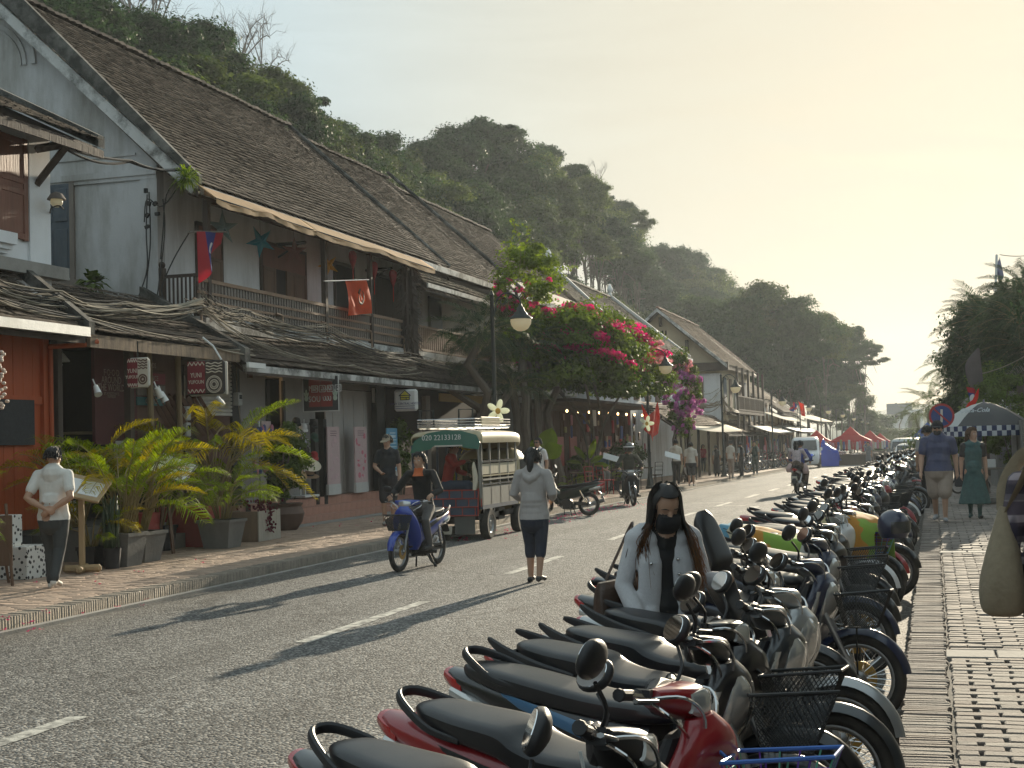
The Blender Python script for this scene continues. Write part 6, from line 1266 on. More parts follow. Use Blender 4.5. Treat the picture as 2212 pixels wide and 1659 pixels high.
b.loft(sm([(.68,-.245,.02,.07,.13,3),(.71,-.25,.02,.10,.165,3),(.82,-.25,.02,.105,.180,3),(.95,-.24,.02,.085,.150,2.8),(1.08,-.23,.03,.055,.105,2.6),(1.20,-.222,.03,.025,.060,2)],5),22,axis='z');o=b.build('bag_body',M('canvas'),bg_,True)
b=MB();b.path(catmull([(-.225,.03,1.18),(-.215,.05,1.30),(-.15,.05,1.42),(-.10,.0,1.455),(-.12,-.07,1.38),(-.19,-.03,1.22),(-.22,.0,1.15)],5),.034,8,True,.16,(0,1,0));b.build('strap',M('canvas'),bg_,True)
xw,yw=-1.45,7.72
JK=cloth('cream_jacket',(.56,.56,.575),var=.10,scale=70,bump=.5,bscale=260);BK=cloth('black',(.012,.012,.013))
t=thing('person','woman in a black mask and cream jacket bending over the silver scooter','person',(xw,yw,-.11));f=Fig();S=.94;A=radians(-66);R=Matrix.Rotation(A,4,'Z');P=lambda fx,sy,z:R@Vector((fx*S,sy*S,z*S))
for sd in(-1,1):
 f.add([P(-.02,.085*sd,.88),P(.02,.085*sd,.48),P(-.02,.08*sd,.09)],[.088,.062,.05],2);f.add([P(-.04,.08*sd,.05),P(.11,.09*sd,.035)],[.04,.032],3)
f.add([P(0,0,.88),P(0,0,1.0),P(.015,0,1.12),P(.035,0,1.26),P(.035,0,1.36)],[.135,.125,.122,.135,.105],2,.68,R@Vector((1,0,0)),18);f.add([P(0,0,.97),P(0,0,.86)],[.135,.145],2,.75,R@Vector((1,0,0)),18)
f.add([P(.02,-.12,1.365),P(.02,.12,1.365)],[.048,.048],2)
armsW={-1:(P(.04,-.165,1.35),P(.05,-.245,1.09),P(.20,-.185,.90)),1:(P(.04,.165,1.35),P(.04,.235,1.10),P(.22,.285,1.12))}
for sd,(sh,el,wr)in armsW.items():
 f.add([sh,el,wr],[.045,.04,.024],2 if False else 0)
 fingers(lambda p,r,fl,u:f.add(p,r,0,fl,u,8),wr,(wr-el),(R@Vector((0,0,-1)))if sd<0 else(R@Vector((0,-1,0))),.35 if sd<0 else.8,.96,-sd)
f.add([P(.03,0,1.37),P(.065,0,1.48)],[.05,.046],0);hmW=head(f,P(.105,0,1.535),A+radians(8),.42,0,.96)
f.body(t,[M('skin'),JK,BK,shoe_d],.0075,3)
face(t,hmW,.96,True,False)
j=Fig();j.add([P(-.02,0,1.33),P(-.03,0,1.2),P(-.035,0,1.05),P(-.03,0,.94)],[.122,.138,.130,.132],0,.62,R@Vector((1,0,0)),20)
for sd in(-1,1):
 j.add([P(.085,.090*sd,1.35),P(.115,.098*sd,1.22),P(.112,.105*sd,1.08),P(.105,.115*sd,.93)],[.052,.066,.066,.062],0,.55,R@Vector((1,0,0)))
 sh,el,wr=armsW[sd];j.add([sh,sh.lerp(el,.5),el,el.lerp(wr,.5),el.lerp(wr,.93)],[.058,.056,.052,.049,.045],0);j.add([P(.03,.055*sd,1.405),P(.03,.11*sd,1.39),sh],[.050,.060,.064],0);j.add([P(-.01,.06*sd,1.37),P(0,.13*sd,1.36)],[.07,.07],0)
j.body(t,[JK],.009,3,'jacket')
b=MB()
for i in range(4):b.ell(P(.155-.004*i,.055+.006*i,1.24-.085*i),(.010,.010,.010),8,6)
b.ell(P(.165,-.105,1.22),(.010,.010,.010),8,6);b.build('button',M('chrome'),t,True)
b=MB();b.loft([(1.185*S,0,0,.012,.045,4),(1.255*S,0,0,.012,.045,4)],10,axis='z');o=b.build('breast_pocket',JK,t);o.matrix_local=Matrix.Translation(P(.158,-.118,0))@R@Matrix.Rotation(-.15,4,'Y')
b=MB().at(hmW);b.loft(sm([(-.008,.074,0,.032,.060,2.4),(-.045,.076,0,.046,.068,2.6),(-.090,.062,0,.050,.062,2.4),(-.132,.042,0,.030,.042,2.2)]),18,axis='z');b.path([(.05,.066,-.04),(-.01,.082,-.005)],.003,4);b.path([(.05,-.066,-.04),(-.01,-.082,-.005)],.003,4);b.at(Matrix.Identity(4));b.build('face_mask',M('mask_black',(.010,.010,.012),.8,.15,20,.2),t,True)
hair_cap(t,hmW,MATS['hair_black'],.96,-.07,.066,.014,tuft=False)
b=MB();r=random.Random(12);up=hmW;dn=Vector((0,0,-1))
for i in range(620):
 sd=1 if i%2 else-1;a=r.uniform(1.15 if i%5 and sd>0 else 1.5,2.95)*sd;zz=r.uniform(-.01,.112);rr0=(1-((zz-.0)/.13)**2)**.5
 st=up@Vector((-.008+.108*cos(a)*rr0,.090*sin(a)*rr0,.02+zz));o_=(R@Vector((cos(a),sin(a),0)))
 L=r.uniform(.34,.56);fr_=(.06 if sd>0 else-.03)*max(0,1.9-abs(a))-.05*max(0,abs(a)-1.5)
 e1=st+dn*.15+o_*.018;e2=st+dn*(.15+.45*(L-.15))+o_*.035+(R@Vector((fr_,sd*.03+r.uniform(-.02,.02),0)))
 e3=st+dn*L+o_*.02+(R@Vector((fr_*1.6+r.uniform(-.02,.03),sd*(.07 if sd>0 else.02)+r.uniform(-.03,.03),0)));rr=r.uniform(.003,.0065);ps=catmull([st,e1,e2,e3],3);k=len(ps)-1;lim=r.randrange(3,6)
 for q in range(k):b.mat(0 if q<lim else(1 if q<lim+2 else 2)).path([ps[q],ps[q+1]],[rr*(1-.7*q/k),rr*(1-.7*(q+1)/k)],4,False,.6)
b.build('hair',[MATS['hair_black'],MATS['hair_brown'],MATS['hair_auburn']],t,True)
hb_=thing('handbag','dark brown leather handbag hanging from the shoulder of the masked woman','handbag',(xw,yw,-.11));LB=M('leather_brown',(.050,.028,.018),.45,.25,12,.2,coat=.15)
c=P(-.07,-.25,1.0);b=MB();b.loft(sm([(-.12,0,0,.055,.150,5),(-.06,0,0,.060,.155,5),(.05,0,0,.048,.140,5),(.11,0,0,.026,.120,4)],3),20,axis='z');o=b.build('bag_body',LB,hb_,False);o.matrix_local=Matrix.Translation(c)@Matrix.Rotation(A+radians(22),4,'Z')@Matrix.Rotation(.10,4,'X')
fl_=MB().cbox((.050,0,.03),(.012,.24,.12),.006).build('flap',LB,hb_);fl_.matrix_local=o.matrix_local.copy();ms=MB().ell((.062,-.08,.0),(.008,.025,.035)).build('charm',M('chrome'),hb_,True);ms.matrix_local=o.matrix_local.copy()
b=MB();b.path(catmull([c+Vector((-.06,-.05,.11)),P(-.06,-.26,1.25),P(-.03,-.17,1.44),P(.06,-.20,1.36),P(.06,-.24,1.2),c+Vector((.05,.06,.11))],5),.013,6,True,.5);b.build('strap',LB,hb_,True)
def rider(label,x,y,ang,seat_x=-.15,top=None,bottom=None,skin='skin',h=1.62,hairdo='short',headgear=None,vox=.013,faced=True,foot=(.02,.19,.28),reach=(.235,.31,1.0),lean=.12,sleeve='long',z=0,look=(0,0),sc=.95,zs=.80,legs=2,group=None,down=False):
 zg=gz(y)+z;t=thing('person',label,'person',(x,y,zg),0,group);R=Matrix.Rotation(ang,4,'Z');P=lambda a,s_,z_:R@Vector((a,s_,z_));f=Fig();S=h/1.65
 hp=Vector((seat_x,0,zs))
 for sd in(-1,1):
  hip=P(hp.x,.085*sd,hp.z+.03);ft=P(foot[0],foot[1]*sd,foot[2]+.07);kn=P((hp.x+foot[0])/2+.24,.19*sd,(hp.z+foot[2])/2+.12)if not down else P(hp.x+.38,.16*sd,hp.z-.02)
  f.add([hip,kn,ft],[.088*S,.064*S,.052*S],legs);f.add([ft+R@Vector((-.03,0,-.05)),ft+R@Vector((.14,0,-.06))],[.042,.034],3)
 sh_z=hp.z+.53*S;sx=hp.x+lean
 f.add([P(hp.x,0,hp.z+.02),P(hp.x+lean*.3,0,hp.z+.2),P(sx-.02,0,hp.z+.42),P(sx,0,sh_z-.02)],[.155*S,.142*S,.158*S,.12*S],1,.72,R@Vector((1,0,0)),18);f.add([P(hp.x-.02,0,hp.z+.06),P(hp.x+.05,0,hp.z+.04)],[.15*S,.13*S],legs)
 f.add([P(sx,-.15,sh_z),P(sx,.15,sh_z)],[.062,.062],1)
 for sd in(-1,1):
  sh=P(sx,.185*sd,sh_z);wr=P(reach[0]-.09,reach[1]*sd,reach[2]+.035);el=sh.lerp(wr,.5)+R@Vector((-.03,.10*sd,-.10));f.add([sh,el,wr],[.05*S,.042*S,.028*S],0)
  f.add([sh,el,el.lerp(wr,.9 if sleeve=='long' else 0.02)],[.063*S,.056*S,.046*S if sleeve=='long' else.056*S],1);fingers(lambda p,r,fl,u:f.add(p,r,0,fl,u,8),wr,(wr-el).normalized()+R@Vector((.3,0,-.3)),R@Vector((0,0,-1)),.9,.95,-sd)
 f.add([P(sx+.005,0,sh_z+.03),P(sx+.025,0,sh_z+.13)],[.055,.05],0);hm=head(f,P(sx+.045,0,sh_z+.19*S),ang+look[0],look[1],0,S);f.body(t,[MATS[skin],top,bottom,shoe_d],vox,3)
 if faced:face(t,hm,S)
 if hairdo=='short':hair_cap(t,hm,MATS['hair_black'],S,-.045,.055)
 if hairdo=='long':hair_cap(t,hm,MATS['hair_black'],S,-.06,.06,.015,[([(-.07,0,.04),(-.10,0,-.06),(-.11,0,-.18),(-.10,0,-.26)],[.07,.08,.07,.03],.5)])
 if headgear=='cap':cap(t,hm,cloth('black_cap',(.015,.015,.016)),S)
 return t,hm
pf,pq=onZ(862,1236,0),onZ(930,1221,0);ar=atan2(pf.y-pq.y,pf.x-pq.x);cxr,cyr=(pf.x+pq.x)/2,(pf.y+pq.y)/2
ar=radians(-96);cxr,cyr=pf.x-.60*cos(ar),pf.y-.60*sin(ar)
bike('blue motorbike with a front basket ridden down the road past the truck',cxr,cyr,ar,'blue','mg0','bk',.0,'bar',0,hc='blue',ff='blue')
rider('woman in a black jacket with an orange scarf at her throat riding the blue motorbike',cxr,cyr,ar,-.22,cloth('black_jacket',(.014,.013,.013),var=.3,scale=20),cloth('grey_trousers',(.10,.095,.09)),skin='skin',vox=.010,lean=.08,hairdo='short',h=1.6)
b=MB();o=bpy.data.objects['person']if False else None
sc_=thing('scarf','orange scarf worn at the throat by the rider on the blue motorbike','scarf',(cxr,cyr,0));R=Matrix.Rotation(ar,4,'Z');b.loft(sm([(1.26,-.06,0,.085,.080,2.2),(1.31,-.085,0,.075,.070,2.2),(1.375,-.08,0,.060,.060,2.2)]),18,axis='z');b.at(R);o=b.build('scarf_wrap',cloth('orange_scarf',(.62,.17,.06),trans=.2),sc_,True);o.matrix_local=R@Matrix.Translation((0,0,.025))
pr_=onZ(1275,1114,0);ag=radians(172);bike('dark green motorbike parked at the left kerb behind the walking woman',pr_.x+.62*cos(ag),pr_.y+.62*sin(ag),ag,'green','mg0',None,.2,'bar',.05,seat='seat_vinyl')
pc=onZ(1722,1066,0);ac=radians(84);cx_,cy_=pc.x+.62*cos(ac),pc.y+.62*sin(ac);bike('motorbike with pink bags riding away up the street with a couple on it',cx_,cy_,ac,'black','both',None,0,'bar',0,scale=1.02)
rider('man in a blue shirt and black cap riding away up the street',cx_,cy_,ac,-.02,cloth('royal_blue',(.02,.045,.24)),cloth('brown_shorts',(.10,.07,.05)),headgear='cap',faced=False,vox=.016,h=1.7)
rider('passenger with long black hair and pale pink top behind the man in blue',cx_,cy_,ac,-.52,cloth('pale_pink',(.52,.44,.46),var=.5,scale=26),cloth('brown_shorts'),hairdo='long',faced=False,vox=.016,h=1.55,reach=(.0,.16,1.1),lean=.05,zs=.86,foot=(-.30,.2,.32))
b=MB();b.loft(sm([(.62,-.30,-.24,.13,.07,3),(.72,-.30,-.24,.16,.09,3),(.86,-.29,-.23,.12,.06,2.6),(.95,-.28,-.22,.03,.03,2)]),14,axis='z');b.loft(sm([(.68,-.70,.20,.10,.08,3),(.8,-.70,.20,.13,.10,3),(.95,-.69,.18,.05,.04,2.4)]),14,axis='z');b.at(Matrix.Identity(4));o=b.build('shopping_bag',M('bag_pink',(.55,.42,.40),.6,.12,6,.2,trans=.25),None,True,(cx_,cy_,gz(cy_)),None,ac);tag(o,'pale pink carrier bags hung on the side of the couple\'s motorbike','bag')
ph=onZ(1400,1090,.0);ph.y=45;ph=onX(1400,1060,-8.3);ah=radians(-70);bike('motorbike of the helmeted rider waiting by the left kerb',-8.0,38.2,ah,'black','both',None,.1,'bar',.03);th_,hm=rider('person in a striped helmet and olive jacket sitting on a motorbike by the left kerb',-8.0,38.2,ah,-.18,cloth('olive',(.055,.055,.04)),cloth('dark_jeans'),vox=.016,hairdo='none',h=1.68)
q=Vector((-8.0,38.2,gz(38.2)))+hm.to_translation()+Vector((0,0,.035));helmet('black helmet with white stripes worn by the rider by the left kerb',q,.15,M('helmet_black',(.015,.015,.015),.25,.05,coat=.8),(0,0,ah),False)
b=MB();b.lathe([(.151,.045),(.1535,.03),(.152,.012)],18);o=b.build('stripe',M('white_paint'),[k for k in bpy.data.objects if k.name.startswith('helmet')][-1],True)
WH=cloth('white_shirt',(.60,.58,.52),trans=.1);crowd=[]
def far(label,px,py,h,face_,top,bot,**k):
 side=k.pop('side',None);p=onZ(px,py,.14 if side is None else 0.0);kw=dict(vox=.02,faced=False);kw.update(k);return stand(label,p.x,p.y,face_,h,top,bot,base=p.z if side is None else None,**kw)
far('man in a white shirt with dark bag strap, left of the far pavement pair',1462,1048,1.72,radians(100),WH,cloth('black'),arms=dict(L=((.0,.24,1.12),(.1,.1,1.2))))
far('person in a loose white shirt and dark shorts right of the strapped man',1494,1050,1.6,radians(95),WH,cloth('dark_shorts'),legs='shorts',build=1.12)
far('woman in a dark red top in the shade of the white awning',1520,1020,1.6,radians(-60),cloth('dark_red',(.30,.02,.03)),cloth('black'),hairdo='long')
far('short woman in a black dress with a crossbody strap left of the second lamp',1549,1030,1.5,radians(120),cloth('black'),cloth('black'),skirt=(.2,.2),hairdo='bun')
far('man with a dark backpack and white shirt just behind the second lamp',1580,1034,1.68,radians(60),WH,cloth('khaki'))
far('person with an orange bag in black standing right of the second lamp',1602,1030,1.62,radians(150),cloth('black'),cloth('black'))
far('man in dark green overalls standing apart on the far pavement',1632,1025,1.66,radians(-100),cloth('green_dark',(.03,.05,.04)),cloth('green_dark'),arms=dict(R=((.1,-.22,1.12),(.22,-.1,1.3))))
far('woman in a grey dress raising her hand to her head in the far road',1877,1012,1.66,radians(-95),cloth('grey_dress',(.17,.17,.18)),cloth('grey_dress'),skirt=(.45,.2),legs='bare',hairdo='bun',side=1,arms=dict(R=((.05,-.3,1.45),(.04,-.12,1.62))))
for i,(px,py,c)in enumerate(((1911,985,(.05,.05,.06)),(1900,975,(.3,.1,.1)),(1930,978,(.12,.12,.14)),(1858,975,(.3,.28,.25)),(1840,980,(.08,.08,.12)),(1972,990,(.03,.03,.035)),(1800,990,(.25,.22,.2)))):
 far('one of the small figures moving among the market tents far up the street',px,py,1.65,radians(-90+30*i),cloth('far%d'%i,c),cloth('black'),side=1,vox=.03,group='small figures near the market tents')
far('person in black standing behind the bearded man',2008,1095,1.7,radians(90),cloth('black'),cloth('black'),vox=.02)
def seated(label,x,y,z,ang,top,bottom,skin='skin',seat=.45,h=1.65,lean=.1,cross=False,vox=.014,hairdo='short',look=(0,0),reach=None,legs=2,faced=True,sleeve='short',hair='hair_black'):
 t=thing('person',label,'person',(x,y,z));R=Matrix.Rotation(ang,4,'Z');P=lambda a,s_,z_:R@Vector((a,s_,z_));f=Fig()
 for sd in(-1,1):
  hip=P(0,.09*sd,seat+.09);kn=P(.42,.10*sd,seat+.10);ft=P(.40,.10*sd,.09)
  if cross and sd>0:kn=P(.40,.16,seat+.26);ft=P(.34,-.20,seat+.30)
  f.add([hip,hip.lerp(kn,.5),kn,ft],[.09,.078,.058,.04],0);f.add([hip,hip.lerp(kn,.55),hip.lerp(kn,.92 if legs==2 else.7)],[.098,.092,.086],2)
  if legs==2 and not cross:f.add([kn,ft],[.066,.055],2)
  f.add([ft+Vector((0,0,-.03)),ft+R@Vector((.15,0,-.05))],[.04,.032],3)
 s=lean;f.add([P(0,0,seat+.05),P(s*.3,0,seat+.25),P(s*.8,0,seat+.45),P(s,0,seat+.58)],[.15,.14,.155,.12],1,.72,R@Vector((1,0,0)),18);f.add([P(s,-.15,seat+.60),P(s,.15,seat+.60)],[.06,.06],1)
 for sd in(-1,1):
  sh=P(s,.185*sd,seat+.60);wr=P(*(reach or(.38,.12,.72-.1)))if sd<0 else P(.34,.16,seat+.30);el=sh.lerp(wr,.5)+R@Vector((-.04,.06*sd,-.10));f.add([sh,el,wr],[.05,.042,.028],0);f.add([sh,sh.lerp(el,.6)if sleeve=='short' else el,el.lerp(wr,0.02 if sleeve=='short' else.9)],[.064,.058,.05],1);fingers(lambda p,r,fl,u:f.add(p,r,0,fl,u,8),wr,wr-el,R@Vector((0,0,-1)),.7,.95,-sd)
 f.add([P(s,0,seat+.63),P(s+.03,0,seat+.74)],[.055,.05],0);hm=head(f,P(s+.06,0,seat+.80),ang+look[0],look[1],0);f.body(t,[MATS[skin],top,bottom,shoe_d],vox,3)
 if faced:face(t,hm)
 if hairdo:hair_cap(t,hm,MATS[hair],1,-.05,.055)
 return t,hm
p=onX(-25,1100,-12.0);seated('person with bare crossed legs holding a phone at the left edge',-12.25,14.75,.58,radians(35),cloth('white_tee'),cloth('olive_shorts',(.055,.05,.04)),'skin_pale',.45,cross=True,vox=.010,legs=1,lean=-.05,reach=(.24,-.06,.98),look=(0,.4))
p=onZ(1296,1066,.14);seated('person in a grey green T-shirt bent over a small pavement table',p.x-.1,p.y,.14,radians(-30),cloth('teal_tee',(.06,.10,.11)),cloth('grey_shorts'),'skin_pale',.42,lean=.32,hairdo='short',look=(0,.7),hair='hair_brown')
M('iron',(.020,.026,.024),.5,.2,10,.1,metal=.3);M('opal_glass',(.80,.76,.64),.35,.04,3,trans=.55,spec=.4)
def lamp(label,x,y,h,big=True,ang=0.0):
 t=thing('street_lamp',label,'street lamp',(x,y,gz(y)+.14),ang,'street lamps along the left pavement');b=MB()
 b.lathe([(.17,0),(.17,.06),(.13,.10),(.12,.30),(.09,.36),(.075,.50),(.06,.60),(.055,1.2),(.062,1.24),(.05,1.28),(.046,h-.1),(.06,h-.06),(.03,h),(.0,h+.06)],12);b.build('pole',M('iron'),t,True)
 b=MB();b.path(catmull([(.04,0,h-.55),(.12,0,h-.20),(.30,0,h-.04),(.52,0,h-.08),(.66,0,h-.20),(.68,0,h-.30)],5),.020,6);b.path(catmull([(.05,0,h-.22),(.20,0,h-.10),(.34,0,h-.17),(.30,0,h-.28),(.20,0,h-.25),(.23,0,h-.17)],5),.013,5)
 b.path(catmull([(.66,0,h-.14),(.74,0,h-.05),(.80,0,h-.12),(.75,0,h-.19)],4),.012,5);b.build('bracket',M('iron'),t,True)
 b=MB();b.lathe([(.03,h-.30),(.05,h-.36),(.07,h-.38),(.10,h-.46),(.15,h-.52),(.16,h-.55),(.26,h-.62),(.27,h-.645),(.25,h-.65)],20,(.68,0,0));b.build('hood',M('iron'),t,True)
 b=MB();b.lathe([(.235,h-.655),(.24,h-.70),(.225,h-.78),(.17,h-.87),(.09,h-.92),(0,h-.935)],20,(.68,0,0));b.build('globe',M('opal_glass'),t,True);return t
LA=[onX(1127,703,-8.95),onX(1439,800,-8.95),onX(1590,843,-8.95),onX(1691,872,-8.95),onX(1748,885,-8.95),onX(1790,891,-8.95),onX(1821,897,-8.95),onX(1845,902,-8.95),onX(1862,906,-8.95),onX(1874,909,-8.95)]
for i,(g_,lb)in enumerate(zip(LA,('nearest street lamp with curled iron bracket and white globe above the truck','street lamp whose globe shows at the edge of the bougainvillea','street lamp in front of the balcony of the cream gabled house','street lamp just after the cream gabled house','street lamp beside the small red flags','street lamp above the white van','street lamp left of the second red tent','street lamp above the second red tent','small street lamp near the end of the lamp row','last tiny street lamp in the row'))):
 y_=g_.y;lamp(lb,-9.65,y_,min(5.2,g_.z+.80-gz(y_)-.14),ang=0.0)
def plumeria(x,y,z,label):
 t=thing('flower_ornament',label,'ornament',(x,y,z));b=MB()
 for i in range(5):a=2*pi*i/5+.3;b.ell((0,sin(a)*.15,cos(a)*.15),(.02,.07,.13),12,8,(-a,0,0))
 b.build('petals',M('petal_white',(.70,.72,.62),.5,.08,4,trans=.4),t,True);MB().ell((.015,0,0),(.03,.06,.07)).build('centre',M('petal_yellow',(.62,.34,.03),.5),t,True);MB().path([(-.03,0,0),(-.03,-.12,-.25),(-.05,-.2,-1.2)],.008,4).build('wire',M('iron'),t);t.rotation_euler.z=radians(-60);return t
g_=LA[0];p=onX(1078,888,-9.4);plumeria(p.x,p.y-.1,p.z,'large white flower ornament with yellow centre on the nearest lamp post')
g_=LA[1];p=onX(1397,888+150-118,-9.4);plumeria(p.x,p.y,onX(1397,915,-9.4).z,'white flower ornament between the two red flags')
def flag_mat():
 m=bpy.data.materials.new('tricolour');m.use_nodes=True;n,l=ns(m);b=n['Principled BSDF'];uv=n.new('ShaderNodeTexCoord');s=n.new('ShaderNodeSeparateXYZ');l.new(uv.outputs['UV'],s.inputs[0]);r=n.new('ShaderNodeValToRGB');r.color_ramp.interpolation='CONSTANT';e=r.color_ramp.elements;e[0].color=(.42,.015,.03,1);e[1].position=.25;e[1].color=(.012,.022,.19,1);k=e.new(.75);k.color=(.42,.015,.03,1);l.new(s.outputs[1],r.inputs[0])
 v=n.new('ShaderNodeVectorMath');v.operation='DISTANCE';mp_=n.new('ShaderNodeMapping');mp_.inputs['Scale'].default_value=(1.5,1,1);l.new(uv.outputs['UV'],mp_.inputs[0]);l.new(mp_.outputs[0],v.inputs[0]);v.inputs[1].default_value=(.75,.5,0);lt=n.new('ShaderNodeMath');lt.operation='LESS_THAN';lt.inputs[1].default_value=.20;l.new(v.outputs['Value'],lt.inputs[0]);mx_=n.new('ShaderNodeMix');mx_.data_type='RGBA';mx_.inputs[7].default_value=(.7,.7,.72,1);l.new(lt.outputs[0],mx_.inputs['Factor']);l.new(r.outputs[0],mx_.inputs[6]);l.new(mx_.outputs[2],b.inputs['Base Color']);b.inputs['Roughness'].default_value=.8
 tr=n.new('ShaderNodeBsdfTranslucent');l.new(mx_.outputs[2],tr.inputs[0]);ms=n.new('ShaderNodeMixShader');ms.inputs[0].default_value=.4;l.new(b.outputs[0],ms.inputs[1]);l.new(tr.outputs[0],ms.inputs[2]);l.new(ms.outputs[0],n['Material Output'].inputs[0]);MATS['tricolour']=m;return m
flag_mat();M('flag_red',(.62,.035,.02),.8,.12,5,trans=.45);M('flag_orange',(.72,.085,.02),.8,.12,5,trans=.45);M('emblem_dark',(.09,.035,.01),.7)
def cloth_grid(fn,name,mat,parent,nu=14,nv=10):
 b=MB()
 for i in range(nu+1):
  for j in range(nv+1):b.v.append(tuple(fn(i/nu,j/nv)))
 for i in range(nu):
  for j in range(nv):a=i*(nv+1)+j;b.f.append((a,a+1,a+nv+2,a+nv+1));b.mi.append(0)
 me=b.mesh(name,mat,True);u=me.uv_layers.new(name='uv')
 for p in me.polygons:
  for li in p.loop_indices:vi=me.loops[li].vertex_index;u.data[li].uv=(vi//(nv+1)/nu,vi%(nv+1)/nv)
 return obj(name,me,parent)
def flag_on_facade(label,px0,py0,px1,py1,px2,py2,X,mat,pole=None):
 """top hoist corner, top fly corner, bottom hoist corner on the plane X"""
 a,c,d=onX(px0,py0,X),onX(px1,py1,X),onX(px2,py2,X);t=thing('flag',label,'flag',(0,0,0))
 f=cloth_grid(lambda u,v:a+(c-a)*u+(d-a)*(1-v)*(1-.0*u)+Vector((.05*sin(u*7+v*3),0,.0)),'cloth',mat,t);
 if pole:b=MB();b.path([onX(*pole[0],X-.02),onX(*pole[1],X-.02)],.018,6);b.build('pole',M('chrome'),t)
 return t,a,c,d
a,c,d=onX(425,500,-13.1),onX(484,502,-13.1),onX(428,590,-13.1);t=thing('flag','drooping red and blue national flag with white disc at the near end of the balcony','flag',(0,0,0))
cloth_grid(lambda u,v:a+(c-a)*v+Vector((.10*sin(v*6)*(.3+u),.05*sin(v*9)*u,0))+(d-a)*u*(1.25-.95*v)+(Vector((0,-.10,0))*u*v),'cloth',MATS['tricolour'],t,14,16)
b=MB();b.path([onX(405,503,-13.3),onX(425,500,-13.12),onX(490,501,-13.1)],.016,6);b.build('pole',M('wood_grey'),t)
t,a,c,d=flag_on_facade('bright orange red banner with a dark hammer and sickle hanging on the balcony',745,607,794,605,752,682,-13.05,M('flag_orange'),((700,607),(796,604)))
ctr=(c+d)/2+Vector((.075,0,.02));U=(c-a).normalized();Wd=Vector((0,0,1));b=MB();q=lambda u,v:ctr+U*u+Wd*v
pts=[q(.02+.16*cos(k),-.01+.16*sin(k))for k in np.linspace(radians(-215),radians(60),18)];b.path(pts,[.008+.024*sin(pi*i/17)**.8 for i in range(18)],6,True,.4,(1,0,0));b.path([q(-.02,-.14),q(.02,-.18)],.02,6,True,.4,(1,0,0));b.path([q(-.10,.13),q(.10,-.17)],.017,6,True,.4,(1,0,0));b.path([q(-.15,.09),q(-.03,.17)],.030,6,True,.4,(1,0,0));b.build('hammer_and_sickle',M('emblem_dark'),t)
def free_flag(label,a,c,d,mat,polept=None,wav=.05):
 t=thing('flag',label,'flag',(0,0,0));cloth_grid(lambda u,v:a+(c-a)*u*(.55+.45*v)+(d-a)*(1-v)+Vector((wav*sin(u*8+v*4),wav*sin(u*6+v*5),0)),'cloth',mat,t)
 if polept:b=MB();b.path(polept,.018,6);b.build('pole',M('iron'),t)
 return t
xx=-9.5;free_flag('left small red flag hanging on the pole under the bougainvillea',onX(1389,872,xx),onX(1392,925,xx),onX(1400,912,xx),M('flag_red'));free_flag('right larger red flag leaning out under the bougainvillea',onX(1424,868,xx),onX(1398,905,xx),onX(1421,932,xx),M('flag_red'),[onX(1398,912,xx),onX(1398,840,xx),onX(1400,1000,xx)])
xx=-9.2;free_flag('small national flag on the pole beside the fifth street lamp',onX(1718,868,xx),onX(1708,884,xx),onX(1718,882,xx),MATS['tricolour'],None,.12);free_flag('small red flag on the pole beside the fifth street lamp',onX(1728,866,xx),onX(1738,882,xx),onX(1731,892,xx),M('flag_red'),[onX(1723,862,xx),onX(1724,925,xx)],.12)
xx=40;free_flag('red flag hanging at the right below the dark palms',onY(2118,838,42),onY(2090,878,42),onY(2100,882,42),M('flag_red'));free_flag('national flag with white disc hanging beside the red flag at the right',onY(2090,835,42.4),onY(2110,842,42.4),onY(2095,880,42.4),MATS['tricolour'])
t=thing('flag','drooping dark flag on a tall white pole above the palms at the right','flag',(0,0,0));yy=62;b=MB();b.path([onY(2150,640,yy),onY(2153,550,yy)],.05,6);b.build('pole',M('white_paint'),t);a,c,d=onY(2154,555,yy),onY(2163,595,yy),onY(2156,605,yy);cloth_grid(lambda u,v:a+(c-a)*u+(d-a)*(1-v)+Vector((.1*sin(v*8),0,0)),'cloth',M('flag_dark',(.05,.06,.10),.8,.1,trans=.3),t)
t=thing('sunshade','folded grey brown sunshade cloth hanging at the right below the palms','cloth',(0,0,0));b=MB();p=onY(2103,800,44);b.loft(sm([(-.75,.1,0,.05,.04,2),(-.4,.05,.0,.20,.07,2.3),(.2,.0,0,.22,.07,2.3),(.65,.16,0,.03,.03,2)]),14,axis='z');b.build('cloth',M('cloth_greybrown',(.10,.085,.085),.9),t,True,p)
def star(label,px,py,X,r,mat,rot=0,hang=None):
 p=onX(px,py,X);t=thing('star_lantern',label,'lantern',p);b=MB();n=5;vs=[(r*.22,0,0),(-r*.22,0,0)]
 for i in range(10):a=pi/2+rot+2*pi*i/10;q=r if i%2==0 else r*.36;vs.append((0,cos(a)*q,sin(a)*q))
 b.add(vs,[(0,2+i,2+(i+1)%10)for i in range(10)]+[(1,2+(i+1)%10,2+i)for i in range(10)]);b.build('paper_star',mat,t);b=MB();b.path([(0,0,r*.4),(-.05,0,r+.45)],.004,4);b.build('string',M('cable_black'),t);t.rotation_euler.z=radians(-35);return t
star('pale grey green paper star behind the drooping flag',481,492,-13.35,.36,M('paper_grey',(.16,.22,.21),.7,.1,trans=.4));star('turquoise paper star hanging over the balcony',563,522,-13.4,.36,M('paper_teal',(.03,.22,.27),.7,.3,2,trans=.5),.5);star('dark rose paper star with a reddish tip beside the turquoise star',636,543,-13.4,.33,M('paper_rose',(.20,.09,.075),.7,.3,2,trans=.5));star('yellow paper star hanging right of the middle of the balcony',709,573,-13.4,.30,M('paper_yellow',(.50,.27,.03),.7,.3,2,trans=.5),.45)
